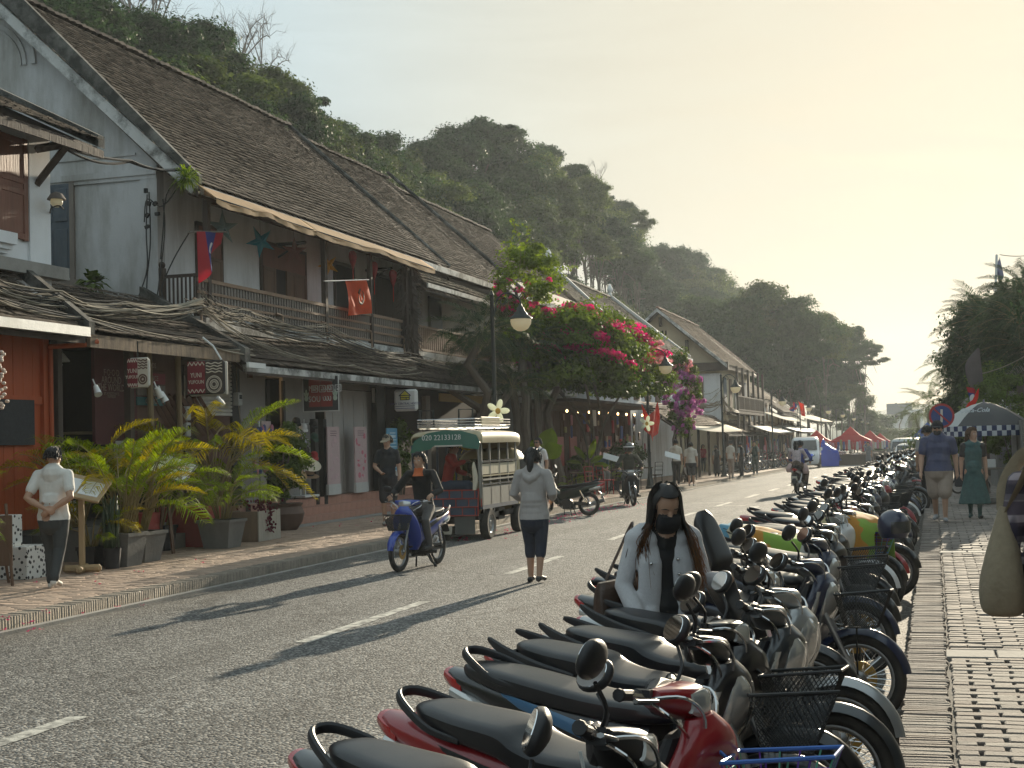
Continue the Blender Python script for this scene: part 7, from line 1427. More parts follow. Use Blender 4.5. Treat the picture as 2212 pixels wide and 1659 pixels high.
for px,py,lb in((762,560,'first red heart shaped lantern on the balcony, above the banner'),(808,583,'middle red heart shaped lantern on the balcony'),(849,600,'last red heart shaped lantern beside the bound post')):
 p=onX(px,py,-13.3);t=thing('heart_lantern',lb,'lantern',p);b=MB();b.loft([(-.26,0,0,.01,.012,2),(-.10,0,0,.06,.10,2),(.06,0,0,.09,.175,2),(.15,0,0,.08,.17,2),(.20,0,0,.04,.09,2)],14,axis='z');b.build('paper',M('paper_red',(.30,.015,.02),.6,.45,14,trans=.3),t,True);MB().path([(0,0,-.26),(0,0,-.62)],.008,4).build('tassel',M('flag_red'),t);MB().path([(0,0,.2),(0,0,.42)],.003,4).build('string',M('cable_black'),t)
for i,(p0,q0,p1,q1)in enumerate(((418,395,640,488),(640,488,905,572))):
 a,c=onX(p0,q0,-13.15),onX(p1,q1,-13.15);t=thing('awning',('nearer half of the weathered tan cloth awning over the balcony','further half of the weathered tan cloth awning over the balcony')[i],'awning',(0,0,0),0,'tan awnings over the balcony')
 f=cloth_grid(lambda u,v:Vector((-13.10+.42*v,a.y+(c.y-a.y)*u,6.74-.30*v-.04*sin(pi*u*3)*v-.012*sin(u*22)*v*v)),'cloth',M('awning_tan'),t,30,6);s_=f.modifiers.new('t','SOLIDIFY');s_.thickness=.008
 v_=cloth_grid(lambda u,v:Vector((-12.68+.01*sin(u*30),a.y+(c.y-a.y)*u,6.44-.04*sin(pi*u*3)-.012*sin(u*22)-.10*(1-v)*(.85+.15*abs(sin(u*40))))),'valance',M('awning_tan'),t,40,2)
 b=MB();b.path([(-12.70,a.y,6.45),(-12.70,c.y,6.45)],.015,5);b.build('rod',M('iron'),t)
def blade_sign(label,px0,py0,px1,py1,Y,mat_l,parts,name='hanging_sign',th=.10,split=.5):
 a,c=onY(px0,py1,Y),onY(px1,py0,Y);t=thing(name,label,'sign',(0,0,0));w,h=c.x-a.x,c.z-a.z;cx,cz=(a.x+c.x)/2,(a.z+c.z)/2;b=MB();b.cbox((cx,Y+th/2,cz),(w,th,h),.05);b.build('box',mat_l,t);parts(t,cx,cz,w,h,Y-.004);return t
M('sign_white',(.55,.52,.47),.6,.05);M('ink_dark',(.02,.02,.03),.7);M('sign_light',(.60,.60,.58),.5,.04)
def yuni(dark):
 def f(t,cx,cz,w,h,Y):
  fg=M('cream_print');bg=M('red_print')if True else None
  MB().box((cx-w*.24,Y+.002,cz),(w*.47,.008,h*.94)).build('red_field',M('red_print'),t);MB().box((cx+w*.24,Y+.003,cz),(w*.47,.008,h*.94)).build('plain_field',M('wood_dark')if dark else M('cream_print'),t)
  fg2=M('cream_print')if dark else M('rust_brown')
  for s,dz in(('YUNI',.06),('YUPOUN',-.14)):text(s,h*(.20 if s=='YUNI' else.155),fg,t,(cx-w*.24,Y-.004,cz+dz*h),(pi/2,0,0),sx=.80)
  for k,sg in((.40,1),(-.40,-1)):
   b=MB()
   for i in range(4):x0=cx-w*.46+i*w*.11;b.path([(x0,Y-.004,cz+(k-.05*sg)*h),(x0+w*.055,Y-.004,cz+(k+.05*sg)*h),(x0+w*.11,Y-.004,cz+(k-.05*sg)*h)],.010,4,False,.4,(0,1,0))
   b.build('zigzag',fg,t)
  b=MB()
  for i in range(4):b.path([(cx+w*(.03+.43*u),Y-.005,cz+h*(.40-.085*i+.018*sin(u*14+i)))for u in np.linspace(0,1,12)],.010,4,False,.4,(0,1,0))
  for r_ in(.20,.17,.11):b.path([(cx+w*.24+w*r_*cos(k),Y-.005,cz-h*.22+w*r_*sin(k))for k in np.linspace(0,2*pi,26)],.008 if r_!=.17 else.005,4,False,.4,(0,1,0))
  for i in range(16):k=2*pi*i/16;b.path([(cx+w*.24+w*.05*cos(k),Y-.005,cz-h*.22+w*.05*sin(k)),(cx+w*.24+w*.09*cos(k),Y-.005,cz-h*.22+w*.09*sin(k))],.006,4,False,.4,(0,1,0))
  b.build('stamp_print',fg2,t)
 return f
t=blade_sign('smaller lit cream and red hanging sign reading YUNI YUPOUN',275,771,320,839,19.9,M('sign_white'),yuni(False));c=onY(298,771,19.95);MB().path([c,c+Vector((0,0,.25))],.012,5).build('hanger',M('iron'),t)
t=blade_sign('larger dark hanging sign reading YUNI YUPOUN in a black frame',404,776,483,853,21.9,M('black_metal'),yuni(True));c=onY(450,776,21.95);MB().path([c+Vector((.25,0,-.02)),c+Vector((.1,0,.22)),c+Vector((-.1,0,.38))],.018,6).build('hanger',M('white_paint'),t)
t2=thing('sign_back','second sign board hanging right behind the larger dark hanging sign','sign',(0,0,0));a,c=onY(412,857,22.3),onY(491,780,22.3);MB().cbox(((a.x+c.x)/2,22.3,(a.z+c.z)/2),(c.x-a.x,.06,c.z-a.z),.02).build('board',M('sign_white'),t2)
def mini(t,cx,cz,w,h,Y):
 for s in(-1,1):MB().box((cx+s*w*.165,Y,cz+.02*h),(w*.315,.02,h*.78)).build('red_board',M('red_board',(.26,.04,.035),.6,.1),t)
 lg=M('sign_light');text('MINI',.16,lg,t,(cx-w*.165,Y-.014,cz+.14*h),(pi/2,0,0),sx=.8);text('SOU',.18,lg,t,(cx-w*.165,Y-.014,cz-.16*h),(pi/2,0,0),sx=.8);text('ມິນິ',.16,lg,t,(cx+w*.165,Y-.014,cz+.14*h),(pi/2,0,0));
 for k,dz in((0,.16),(1,-.14)):
  b=MB()
  for i in range(3):x0=cx+w*(.07+.075*i);b.path(catmull([(x0,Y-.014,cz+h*(dz+.05)),(x0+.015,Y-.014,cz+h*(dz-.05)),(x0+.05,Y-.014,cz+h*(dz-.05)),(x0+.055,Y-.014,cz+h*(dz+.04)),(x0+.035,Y-.014,cz+h*(dz+.05))],4),.008,4,False)
  b.build('lettering',lg,t)
 for s in(-1,1):
  b=MB()
  for i in range(3):b.ell((cx+s*w*.40+(i-1)*.03,Y-.004,cz-.02+.06*(i==1)),(.022,.006,.06),8,6,(0,(i-1)*.4,0))
  b.ell((cx+s*w*.40,Y-.004,cz-.10),(.05,.006,.06),10,6);b.build('rabbit_print',M('print_pale',(.45,.55,.45),.7),t)
 b=MB();
 for(x0,z0,x1,z1)in((-1,-1,1,-1),(1,-1,1,1),(1,1,-1,1),(-1,1,-1,-1)):b.path([(cx+x0*w*.495,Y,cz+z0*h*.495),(cx+x1*w*.495,Y,cz+z1*h*.495)],.012,4)
 b.build('frame',M('sign_light'),t)
blade_sign('dark framed sign with two red boards above the hat stand',655,810,731,890,28.2,M('slate',(.045,.048,.05),.7),mini,'shop_sign',.06)
def tony(t,cx,cz,w,h,Y):
 yl=M('sign_yellow',(.55,.48,.05),.6);b=MB();b.prism([(cx-.20*w,cz+.22*h),(cx+.0*w,cz+.42*h),(cx+.20*w,cz+.22*h)],Y-.002,Y+.01,'y');b.box((cx,Y+.004,cz+.13*h),(w*.36,.012,h*.2));b.build('house_print',yl,t);b=MB()
 for u,v in(((-.26,.20),(0,.45)),((0,.45),(.26,.20)),((-.2,.22),(-.2,.02)),((.2,.22),(.2,.02)),((-.2,.02),(.2,.02)),((-.2,.12),(.2,.12)),((.06,.12),(.06,.02)),((-.2,.22),(.2,.22))):b.path([(cx+u[0]*w,Y-.006,cz+u[1]*h),(cx+v[0]*w,Y-.006,cz+v[1]*h)],.010,4,True,.5,(0,1,0))
 b.build('house_outline',M('ink_dark'),t);text('TONY CENTRAL HOSTEL',.078,M('ink_navy',(.03,.03,.12),.7),t,(cx,Y-.006,cz-.16*h),(pi/2,0,0),sx=.92);b=MB()
 for i in range(2):b.box((cx,Y-.002,cz-(.27+.1*i)*h),(w*.86,.008,.012))
 b.build('small_print',M('ink_navy'),t)
blade_sign('white lit box sign with a yellow house reading TONY CENTRAL HOSTEL',851,840,899,889,32.6,M('sign_light'),tony,'hostel_sign',.16)
def banner(label,px0,py0,px1,py1,X,mat,prints,name='banner_stand'):
 a,c=onX(px0,py1,X),onX(px1,py0,X);t=thing(name,label,'banner',(0,0,0));y0,y1=onX(px0,(py0+py1)/2,X).y,onX(px1,(py0+py1)/2,X).y;z0,z1=a.z,c.z;MB().box((X,(y0+y1)/2,(z0+z1)/2),(.03,y1-y0,z1-z0)).build('panel',mat,t);MB().box((X,(y0+y1)/2,z0+.12),(.06,y1-y0+.02,.24)).build('base',M('panel_white'),t);prints(t,X+.018,y0,y1,z0,z1);return t
rgp=random.Random(3)
def blots(cols):
 def f(t,X,y0,y1,z0,z1):
  for k,cname in enumerate(cols):
   b=MB()
   for i in range(14):b.ell((X,rgp.uniform(y0+.08,y1-.08),rgp.uniform(z0+.35,z1-.2)),(.003,rgp.uniform(.03,.10),rgp.uniform(.02,.07)),10,6)
   b.build('print',M(cname),t)
  b=MB()
  for i in range(3):b.box((X,(y0+y1)/2,z1-.10-.05*i),(.004,(y1-y0)*.5,.015))
  b.build('lettering',M('ink_grey',(.18,.12,.13),.7),t)
 return f
M('pink_pale',(.52,.36,.38),.6);M('pink_mid',(.52,.15,.20),.6);M('banner_pink',(.50,.37,.37),.7,.08);M('banner_blue',(.10,.30,.46),.7,.1)
banner('pale pink standing banner with faint drawings left of the folding doors',707,922,733,1070,-13.12,M('banner_pink'),blots(('pink_pale',)));banner('pink standing banner with darker pink blots in front of the folding doors',766,922,792,1065,-13.10,M('banner_pink'),blots(('pink_mid','pink_pale')))
def lines(t,X,y0,y1,z0,z1):
 b=MB()
 for i in range(16):b.box((X,(y0+y1)/2+.02,z1-.12-.085*i),(.004,(y1-y0)*(.5+.25*rgp.random()),.028 if i!=1 else.07))
 b.build('lettering',M('print_paleblue',(.45,.60,.68),.7),t)
banner('tall light blue banner with lines of writing beside the hostel entrance',836,925,858,1040,-12.9,M('banner_blue'),lines)
p=onZ(2040,1102,.13);c=onY(2042,898,p.y);t=thing('parking_sign','round blue no parking sign with red rim and a white bar on a pole','road sign',(p.x+.02,p.y,.13));dz=c.z-.13
MB().path([(0,.03,0),(-.02,.03,dz+.2)],.028,8).build('pole',M('alloy'),t,True)
b=MB();b.lathe([(0,0),(.245,0),(.245,.012),(0,.012)],32,(0,0,dz),'y');b.build('disc',M('sign_blue',(.025,.055,.21),.5,.05),t);b=MB();b.lathe([(.205,-.004),(.25,-.004),(.25,.0),(.205,0)],32,(0,0,dz),'y');b.build('rim',M('sign_red',(.36,.03,.03),.5,.05),t)
MB().box((0,-.006,dz),(.045,.006,.26),(0,.04,0)).build('bar',M('sign_white'),t);MB().box((0,-.011,dz),(.030,.006,.45),(0,-pi/4,0)).build('stripe',M('sign_red'),t)
p=onZ(2128,1088,.13);tp=onY(2118,868,p.y);t=thing('parasol','black and white parasol with a checked blue and white valance over the right pavement','parasol',(p.x+.06,p.y,.13));H_=tp.z-.13;R_u=1.05;hz_=onY(2120,920,p.y).z-.13
for i in range(8):
 a0,a1=2*pi*i/8+.2,2*pi*(i+1)/8+.2;vs=[(0,0,H_)];n=6
 b=MB()
 for k in range(1,5):
  r=R_u*k/4
  for j in range(n+1):a=a0+(a1-a0)*j/n;e=1-.10*sin(pi*j/n)*k/4;b.v.append((cos(a)*r*e,sin(a)*r*e,H_-(H_-hz_)*(k/4)**1.5))
 L=len(b.v);b.v.append((0,0,H_))
 for j in range(n):b.f.append((L,j,j+1));b.mi.append(0)
 for k in range(3):
  for j in range(n):q=k*(n+1)+j;b.f.append((q,q+n+1,q+n+2,q+1));b.mi.append(0)
 b.build('panel',M('umb_white',(.52,.53,.52),.6,.05,trans=.25)if i in(4,)else M('umb_black',(.015,.017,.022),.55,.1),t,True)
 b=MB();nn=8
 for j in range(nn):
  for k in range(2):
   u0,u1=a0+(a1-a0)*j/nn,a0+(a1-a0)*(j+1)/nn;z0,z1=hz_-.11*k,hz_-.11*(k+1);rr=R_u*.995
   b.mat((j+k)%2).quad((cos(u0)*rr,sin(u0)*rr,z0),(cos(u1)*rr,sin(u1)*rr,z0),(cos(u1)*rr,sin(u1)*rr,z1),(cos(u0)*rr,sin(u0)*rr,z1))
 b.build('valance',[M('check_white',(.52,.55,.58),.7),M('check_navy',(.015,.03,.10),.7)],t)
 MB().path([(0,0,H_-.02),(cos(a0)*R_u,sin(a0)*R_u,hz_)],.006,4).build('rib',M('chrome'),t)
MB().path([(0,0,0),(0,0,1.5)],.024,8).build('pole',M('pole_rust',(.16,.10,.07),.6),t,True);MB().path([(0,0,1.3),(0,0,H_+.05)],.020,8).build('upper_pole',M('alloy'),t,True);MB().path([(-.12,.02,1.15),(-.12,.02,H_-.15)],.05,8).build('folded_tube',M('tube_blue',(.05,.12,.26),.6),t,True);MB().box((0,0,.06),(.45,.45,.10)).build('base',M('concrete'),t)
text('Coca-Cola',.15,M('check_white'),t,(-.22,-R_u*.60,H_-.19),(radians(60),0,radians(-18)),shear=.3,ext=.006)
def table(label,p,w,d,h,mat,ang=0,name='table',cat='table',legm='iron'):
 t=thing(name,label,cat,p,ang);MB().cbox((0,0,h-.02),(w,d,.04),.008).build('table_top',mat,t);lm=MB().bbox((-.018,-.018,0),(.018,.018,h-.04)).mesh('leg',M(legm))
 for sx in(-1,1):
  for sy in(-1,1):obj('leg',lm,t,(sx*(w/2-.05),sy*(d/2-.05),0))
 return t
p=onZ(2150,1090,.13);table('narrow stall table with a white box behind the checked parasol pole',(p.x+.1,p.y,.13),.8,.5,.78,M('wood_grey'));o=MB().cbox((0,0,.09),(.18,.14,.18),.01).build('carton',M('white_paint'),None,False,(p.x-.05,p.y-.05,.91));tag(o,'small white carton on the stall table under the parasol','box')
p=onZ(2095,1075,.13);t=thing('push_cart','dark vendor cart with goods behind the woman in green','cart',(p.x+.05,p.y+1.5,.13));MB().cbox((0,0,.55),(.75,.6,.75),.03).build('body',M('dark_plinth'),t)
for i in range(8):MB().ell((R_.uniform(-.3,.3),R_.uniform(-.2,.2),.96),(.07,.07,.05),10,6).build('bowl',M(('alloy','chrome','red_print','white_paint')[i%4]),t,True)
for sx in(-1,1):torus(MB(),.16,.025,20,6,(sx*.3,-.2,.18)).build('wheel',M('tyre'),t,True)
for i,(px,py,w_,h_)in enumerate(((2108,1000,.14,1.6),(2118,1000,.10,1.7),(2178,1010,.5,1.3))):
 p=onY(px,py,36+i);o=MB().box((0,0,h_/2),(w_,.06,h_),(0,(.1,-.2,.0)[i],0)).build('leaning_board',M(('white_paint','wood_grey','stone_wall')[i]),None,False,(p.x,p.y,.13));tag(o,('white board leaning below the flags on the right pavement','thin grey plank leaning beside the white board','grey slab leaning on the wall under the parasol')[i],'board')
M('truck_green',(.03,.14,.10),.45,.12,4,coat=.2,stain=.3,stain_col=(.05,.09,.06));M('truck_cream',(.36,.30,.17),.45,.08,4,coat=.3,stain=.45,stain_col=(.28,.20,.10));M('truck_panel',(.25,.245,.225),.5,.12,5,metal=.3,stain=.6,stain_col=(.16,.14,.11));M('truck_red',(.33,.05,.035),.5,.1);M('truck_blue',(.035,.06,.10),.55,.15,stain=.3);M('glass_dark',(.02,.022,.024),.08,0,spec=.8);M('denim',(.05,.075,.12),.9,.15,8)
TX,TY=onZ(1055,1165,0).x,24.6
t=TR=thing('passenger_truck','green and cream covered passenger truck with a roof rack parked at the left kerb','truck',(TX-.62,TY-.55,0));W=.62
b=MB();b.bbox((-W,.1,.55),(W,2.35,.62));b.build('bed',M('truck_blue'),t)
b=MB();b.bbox((W-.03,.12,.62),(W,2.3,.95));b.build('side_panel',M('truck_panel'),t);MB().bbox((-W,.12,.62),(-W+.03,2.3,1.0)).build('side_panel',M('truck_blue'),t)
for z_,h_,m_ in((.97,.035,'chrome'),(1.06,.03,'truck_panel'),(1.13,.025,'truck_cream')):MB().bbox((W-.025,.12,z_),(W+.01,2.3,z_+h_)).build('side_rail',M(m_),t)
MB().bbox((W-.02,.15,1.17),(W-.005,2.25,1.36)).build('rolled_curtain',M('curtain',(.50,.44,.32),.8,.2,6,stretch=(1,5,1)),t);MB().bbox((W-.03,.12,1.38),(W+.015,2.32,1.42)).build('side_rail',M('chrome'),t)
for y_ in(.12,.62,1.2,1.75,2.28):
 MB().bbox((W-.03,y_-.02,.62),(W,y_+.02,1.80)).build('post',M('truck_panel'),t);MB().bbox((-W,y_-.02,.62),(-W+.03,y_+.02,1.80)).build('post',M('truck_blue'),t)
b=MB();b.loft(sm([(-.10,0,1.78,W+.02,.10,5),(.0,0,1.80,W+.05,.15,4.5),(.3,0,1.81,W+.05,.165,4.5),(2.2,0,1.80,W+.05,.165,4.5),(2.62,0,1.74,W-.02,.12,4),(2.85,0,1.68,W-.14,.05,3)],4),28,False,'y')
b.v=[(x,y,max(z,1.735 if y<2.5 else z))for x,y,z in b.v];rfm=b.build('canopy',M('truck_cream'),t,True);s_=rfm.modifiers.new('t','SOLIDIFY');s_.thickness=.02
b=MB();pl_=[(-W-.03,1.58),(-W+.05,1.80),(-W+.30,1.93),(0,1.975),(W-.30,1.96),(W-.02,1.88),(W+.05,1.74),(W+.02,1.62),(W-.25,1.66),(W-.30,1.70),(-.2,1.70),(-.28,1.64)];b.prism(pl_,-.13,-.105,'y');bd=b.build('rear_board',M('truck_green'),t)
text('020 22133128',.135,M('letter_white',(.62,.64,.62),.5),bd,(-.05,-.134,1.845),(pi/2,0,0),sx=.95)
MB().bbox((-.18,-.14,1.685),(.34,-.10,1.71)).build('lamp_bar',M('sign_white'),t)
for s in(-1,1):b=MB();b.path([(s*(W-.0),.0,.62),(s*W,-.10,1.72)],.022,6);b.build('rear_post',M('truck_blue' if s<0 else 'truck_panel'),t)
for dx in(.08,.16):MB().path([(-W+dx-.05,-.02,.95),(-W+dx,-.10,1.66)],.014,5).build('grab_bar',M('truck_red' if dx<.1 else 'chrome'),t)
tg_=MB().bbox((-W+.1,-.03,.45),(W-.05,-.01,.90)).build('tailgate',M('truck_blue'),t);b=MB()
for z_ in(.45,.60,.75,.90):b.path([(-W+.1,-.04,z_),(W-.05,-.04,z_)],.012,5)
for r_,z_ in enumerate((.45,.60,.75)):
 for k in range(5):x_=-W+.18+.24*k+(.12 if r_%2 else 0);b.path([(x_,-.04,z_),(x_,-.04,z_+.15)],.010,4)
b.path([(W-.05,-.04,.45),(W-.03,-.04,.93)],.014,5);b.build('grille',M('truck_red'),tg_)
b=MB();b.bbox((-.50,-.06,.30),(-.08,-.03,.42));npl=b.build('number_plate',M('plate_grey',(.26,.27,.28),.6),t);text('2196',.10,M('ink_dark'),npl,(-.25,-.064,.36),(pi/2,0,0))
MB().bbox((.12,-.02,.12),(.50,.0,.46)).build('mud_flap',M('mudflap',(.10,.10,.09),.9,.2,4,stain=.4,stain_col=(.2,.18,.14)),t)
for s in(-1,1):
 for y_ in(.55,2.50):
  b=MB();b.lathe([(.17,-.075),(.26,-.08),(.275,-.05),(.275,.05),(.26,.08),(.17,.075)],24,axis='x');w_=b.build('wheel',M('tyre'),t,True,(s*(W-.06),y_,.275));MB().lathe([(0,.055),(.05,.065),(.07,.05),(.13,.045),(.165,.07),(.17,.0),(.165,-.07),(.1,-.05),(0,-.05)],18,(0,0,0),'x').build('rim',M('alloy'),w_,True)
b=MB();b.bbox((-W+.08,.1,.36),(-W+.16,3.2,.46));b.bbox((W-.16,.1,.36),(W-.08,3.2,.46));b.bbox((-.25,.4,.28),(.25,.7,.40));b.bbox((W-.3,1.3,.30),(W-.08,1.7,.52));b.build('chassis',M('engine_dark'),t)
for y_ in(.3,.42,.8,.95):MB().path([(W-.04,y_,.62),(W-.06,y_+.02,.48)],.012,4).build('stay',M('chrome'),t)
b=MB();b.loft(sm([(2.42,0,.86,W-.0,.50,6),(2.5,0,.95,W,.62,6),(2.9,0,.97,W,.66,5),(3.15,0,.88,W-.02,.56,5),(3.32,0,.72,W-.04,.36,5)],4),24,True,'y');b.build('cab',M('truck_cream'),t,True)
MB().bbox((W-.02,2.55,1.02),(W+.005,2.98,1.40)).build('cab_window',M('glass_dark'),t);MB().bbox((-W+.1,2.40,1.0),(W-.1,2.43,1.42)).build('cab_rear_window',M('glass_dark'),t)
for s in(-1,1):MB().bbox((s*(W-.30)-.16,.2,.80),(s*(W-.30)+.16,2.2,.88)).build('bench',M('seat_vinyl'),t)
b=MB()
for x_ in np.linspace(-W+.1,W-.1,7):b.path([(x_,.0,2.02),(x_,2.2,2.02)],.012,4)
for y_ in np.linspace(0,2.2,6):b.path([(-W+.08,y_,2.035),(W-.08,y_,2.035)],.012,4)
for z_ in(2.07,2.12,2.17):
 b.path([(-W+.08,0,z_),(W-.08,0,z_)],.011,4)
 for s in(-1,1):b.path([(s*(W-.08),0,z_),(s*(W-.08),2.2,z_)],.011,4)
b.build('roof_rack',M('chrome'),t)
b=MB()
for x0 in(-W+.12,W-.38):b.path([(x0,.02,2.02),(x0,.02,2.34),(x0+.26,.02,2.34),(x0+.26,.02,2.02)],.020,6)
b.build('ladder_hoop',M('iron'),t)
MB().cbox((W-.085,.95,2.13),(.03,1.15,.16),.02).build('side_board',M('truck_cream'),t)
seated('passenger in a red and yellow jacket and jeans sitting sideways in the truck',TX-.62-.30,TY+.25,.42,radians(5),cloth('red_jacket',(.36,.035,.025)),M('denim'),'skin_dark',.45,hairdo='short',look=(-.3,.2),reach=(.36,-.05,.98),sleeve='long')
o=MB().loft(sm([(-.30,0,0,.03,.05,2),(-.1,.02,.01,.05,.04,2.4),(.1,0,0,.035,.05,2),(.2,0,0,.01,.02,2)]),10,axis='z').build('hanging_cloth',M('white_cloth'),None,True,(TX-.10,TY-.60,1.20));tag(o,'pale rag hanging at the right rear post of the truck','cloth')
def car(name,label,cat,p,ang,L,Wd,H,paint_,van=True):
 t=thing(name,label,cat,p,ang);w=Wd/2;pm_=PAINT[paint_]
 secs=[(-L/2,0,.62,w*.90,.42,5),(-L/2+.12,0,H*.52,w*.98,H*.40,6),(-L/2+.8,0,H*.55,w,H*.45,6),(L*.12,0,H*.55,w,H*.45,6),(L*.30,0,H*.52,w*.98,H*.42,5),(L/2-.55,0,H*.38,w*.97,H*.27,5),(L/2-.12,0,H*.31,w*.93,H*.20,4.5),(L/2,0,H*.27,w*.80,H*.12,4)]if van else[(-L/2,0,.6,w*.85,.28,4),(-L/2+.3,0,.72,w*.97,.40,4),(-L*.28,0,H*.54,w,H*.44,4),(0,0,H*.56,w,H*.45,4),(L*.18,0,H*.50,w,H*.38,4),(L*.30,0,.64,w*.98,.38,4),(L/2-.15,0,.58,w*.92,.28,4),(L/2,0,.52,w*.75,.16,3.5)]
 b=MB();b.loft(sm(secs,4),24);b.build('body',pm_,t,True)
 fx0,fx1=(L*.285,L*.415)if van else(L*.12,L*.27)
 z0,z1=(H*.56,H*.86)if van else(H*.56,H*.90)
 b=MB();k=fx1+.16;b.add([(k,-w*.84,z0+.06),(k,w*.84,z0+.06),(fx0+.22,w*.78,z1+.04),(fx0+.22,-w*.78,z1+.04)],[(0,1,2,3)]);wsm=b.build('windscreen',M('glass_dark'),t);s_=wsm.modifiers.new('t','SOLIDIFY');s_.thickness=.05;s_.offset=0
 for s in(-1,1):
  for x0,x1 in(((-L*.44,-L*.20),(-L*.17,L*.06),(L*.09,L*.26))if van else((-L*.27,-.05),(.05,L*.12))):MB().bbox((x0,s*w-.015,z0+.04),(x1,s*w+.012,z1-.02)).build('side_window',M('glass_dark'),t)
  for x_ in(-L*.30,L*.32):
   b=MB();b.lathe([(.20,-.09),(.31,-.10),(.33,-.06),(.33,.06),(.31,.10),(.20,.09)],22,axis='y');q=b.build('wheel',M('tyre'),t,True,(x_,s*(w-.09),.33));MB().lathe([(0,.085),(.17,.06),(.205,.095),(.205,-.09),(0,-.085)],16,axis='y').build('rim',M('alloy'),q,True)
  b=MB();b.loft(sm([(.60,L/2-.10,s*w*.70,.05,.17,2.6),(.75,L/2-.22,s*w*.74,.06,.20,2.6),(.84,L/2-.34,s*w*.76,.05,.14,2.4)]),12,axis='z');b.build('headlight',M('lamp_clear'),t,True)
  b=MB();b.cbox((L*.30,s*(w+.10),z0+.10),(.10,.16,.22),.03);b.build('wing_mirror',pm_,t)
 for z_,h_ in((.70,.10),(.46,.14)):MB().cbox((L/2-.07,0,z_),(.12,w*(1.05 if z_>.6 else 1.35),h_),.03).build('grille',M('bike_plastic'),t)
 MB().box((L/2+.02,0,.50),(.02,.42,.12)).build('number_plate',M('plate_white'),t);return t
p=onZ(1738,1012,0);car('van','white high roofed van coming down the left side of the far road','van',(p.x-.1,p.y+2.5,gz(p.y+2.5)),radians(-86),5.2,1.92,2.15,'white')
p=onZ(1792,998,0);car('parked_car','white car parked right behind the white van','car',(p.x,p.y+3,gz(p.y)),radians(-88),4.3,1.75,1.5,'white',False)
p=onZ(1945,985,0);car('jeep','dark roofed pale off road car at the far right end of the parked row','car',(-1.6,92,gz(92)),radians(-95),4.2,1.8,1.85,'silver',True);car('parked_car','white parked car in front of the off road car','car',(-1.3,84,gz(84)),radians(-92),4.2,1.7,1.5,'white',False)
def tent(label,x,y,w,h,mat,goods=True,name='market_tent'):
 t=thing(name,label,'tent',(x,y,gz(y)));k=w/2;b=MB()
 b.add([(-k,-k,h),(k,-k,h),(k,k,h),(-k,k,h),(0,0,h+w*.36)]+[(sx*k*.45,sy*k*.45,h+w*.14)for sx,sy in((-1,-1),(1,-1),(1,1),(-1,1))],[(0,1,6,5),(1,2,7,6),(2,3,8,7),(3,0,5,8),(5,6,4),(6,7,4),(7,8,4),(8,5,4)]);b.build('canopy',mat,t)
 b=MB()
 for a,c in(((-k,-k),(k,-k)),((k,-k),(k,k)),((k,k),(-k,k)),((-k,k),(-k,-k))):b.quad((a[0],a[1],h),(c[0],c[1],h),(c[0]*1.01,c[1]*1.01,h-.28),(a[0]*1.01,a[1]*1.01,h-.28))
 b.build('valance',mat,t);pm_=MB().path([(0,0,0),(0,0,h)],.03,5).mesh('pole',M('alloy'))
 for sx in(-1,1):
  for sy in(-1,1):obj('pole',pm_,t,(sx*k,sy*k,0))
 return t
M('tent_red',(.42,.035,.035),.75,.1,3,trans=.4);M('tent_blue',(.03,.07,.25),.7,.1,3,trans=.3);M('tarp_blue',(.02,.06,.42),.5,.12,3,.3,trans=.25)
for px,py,Y,w,lb in((1765,958,118,3.4,'first red market tent, behind the white van'),(1838,952,112,3.4,'second and widest red market tent'),(1880,955,135,3.4,'third red market tent, right of the widest one'),(1902,958,155,3.4,'last red market tent before the far trees')):
 p=onY(px,py,Y);tent(lb,p.x,Y,w*.9,p.z-gz(Y),M('tent_red'))
p=onY(2005,958,100);tent('dark blue tent on the right below the palms',p.x,100,4.0,p.z-gz(100),M('tent_blue'))
rg=random.Random(8);GM=[M('goods%d'%i,c,.8,.2,8)for i,c in enumerate(((.4,.05,.05),(.5,.4,.3),(.08,.1,.25),(.5,.2,.25),(.3,.25,.1),(.5,.5,.48)))]
for k,(px,Y)in enumerate(((1760,116),(1838,110),(1858,124),(1880,133),(1902,150))):
 p=onY(px,990,Y);t=thing('market_stall','market stall hung with clothes under the %s red tent'%('first','second','second tent and next','third','last')[k]if k!=2 else 'market stall hung with clothes between the second and third red tents','stall',(p.x,Y,gz(Y)));MB().cbox((0,0,.4),(3,.8,.8),.02).build('counter',M('wood_dark'),t)
 for i in range(16):MB().cbox((-1.5+i*.2,.3,1.45+rg.uniform(-.1,.1)),(.17,.08,rg.uniform(.5,.8)),.02).build('garment',rg.choice(GM),t)
b=MB();a,c=onZ(1800,1003,0),onZ(1843,1000,0);n=10;z0=gz(100)
for i in range(n+1):
 for j in range(6):u,v=i/n,j/5;b.v.append((a.x+(c.x-a.x)*u+.15*sin(u*9+v*4),104+v*2.2,z0+(1.95-1.0*u)*(1-(v-.35)**2*1.6)+.08*sin(u*14+v*6)))
for i in range(n):
 for j in range(5):q=i*6+j;b.f.append((q,q+1,q+7,q+6));b.mi.append(0)
b2=MB()
t=b.build('blue_tarpaulin',M('tarp_blue'),None,True);tag(t,'crumpled bright blue tarpaulin over a stall right of the white van','tarpaulin');s_=t.modifiers.new('t','SOLIDIFY');s_.thickness=.03
b=MB();
for i in range(n+1):
 u=i/n;b.v+=[(a.x+(c.x-a.x)*u,103.9,z0),(a.x+(c.x-a.x)*u+.15*sin(u*9),104,z0+(1.95-1.0*u)*.8)]
for i in range(n):b.f.append((i*2,i*2+2,i*2+3,i*2+1));b.mi.append(0)
o=b.build('tarpaulin_side',M('tarp_blue'),t,True)
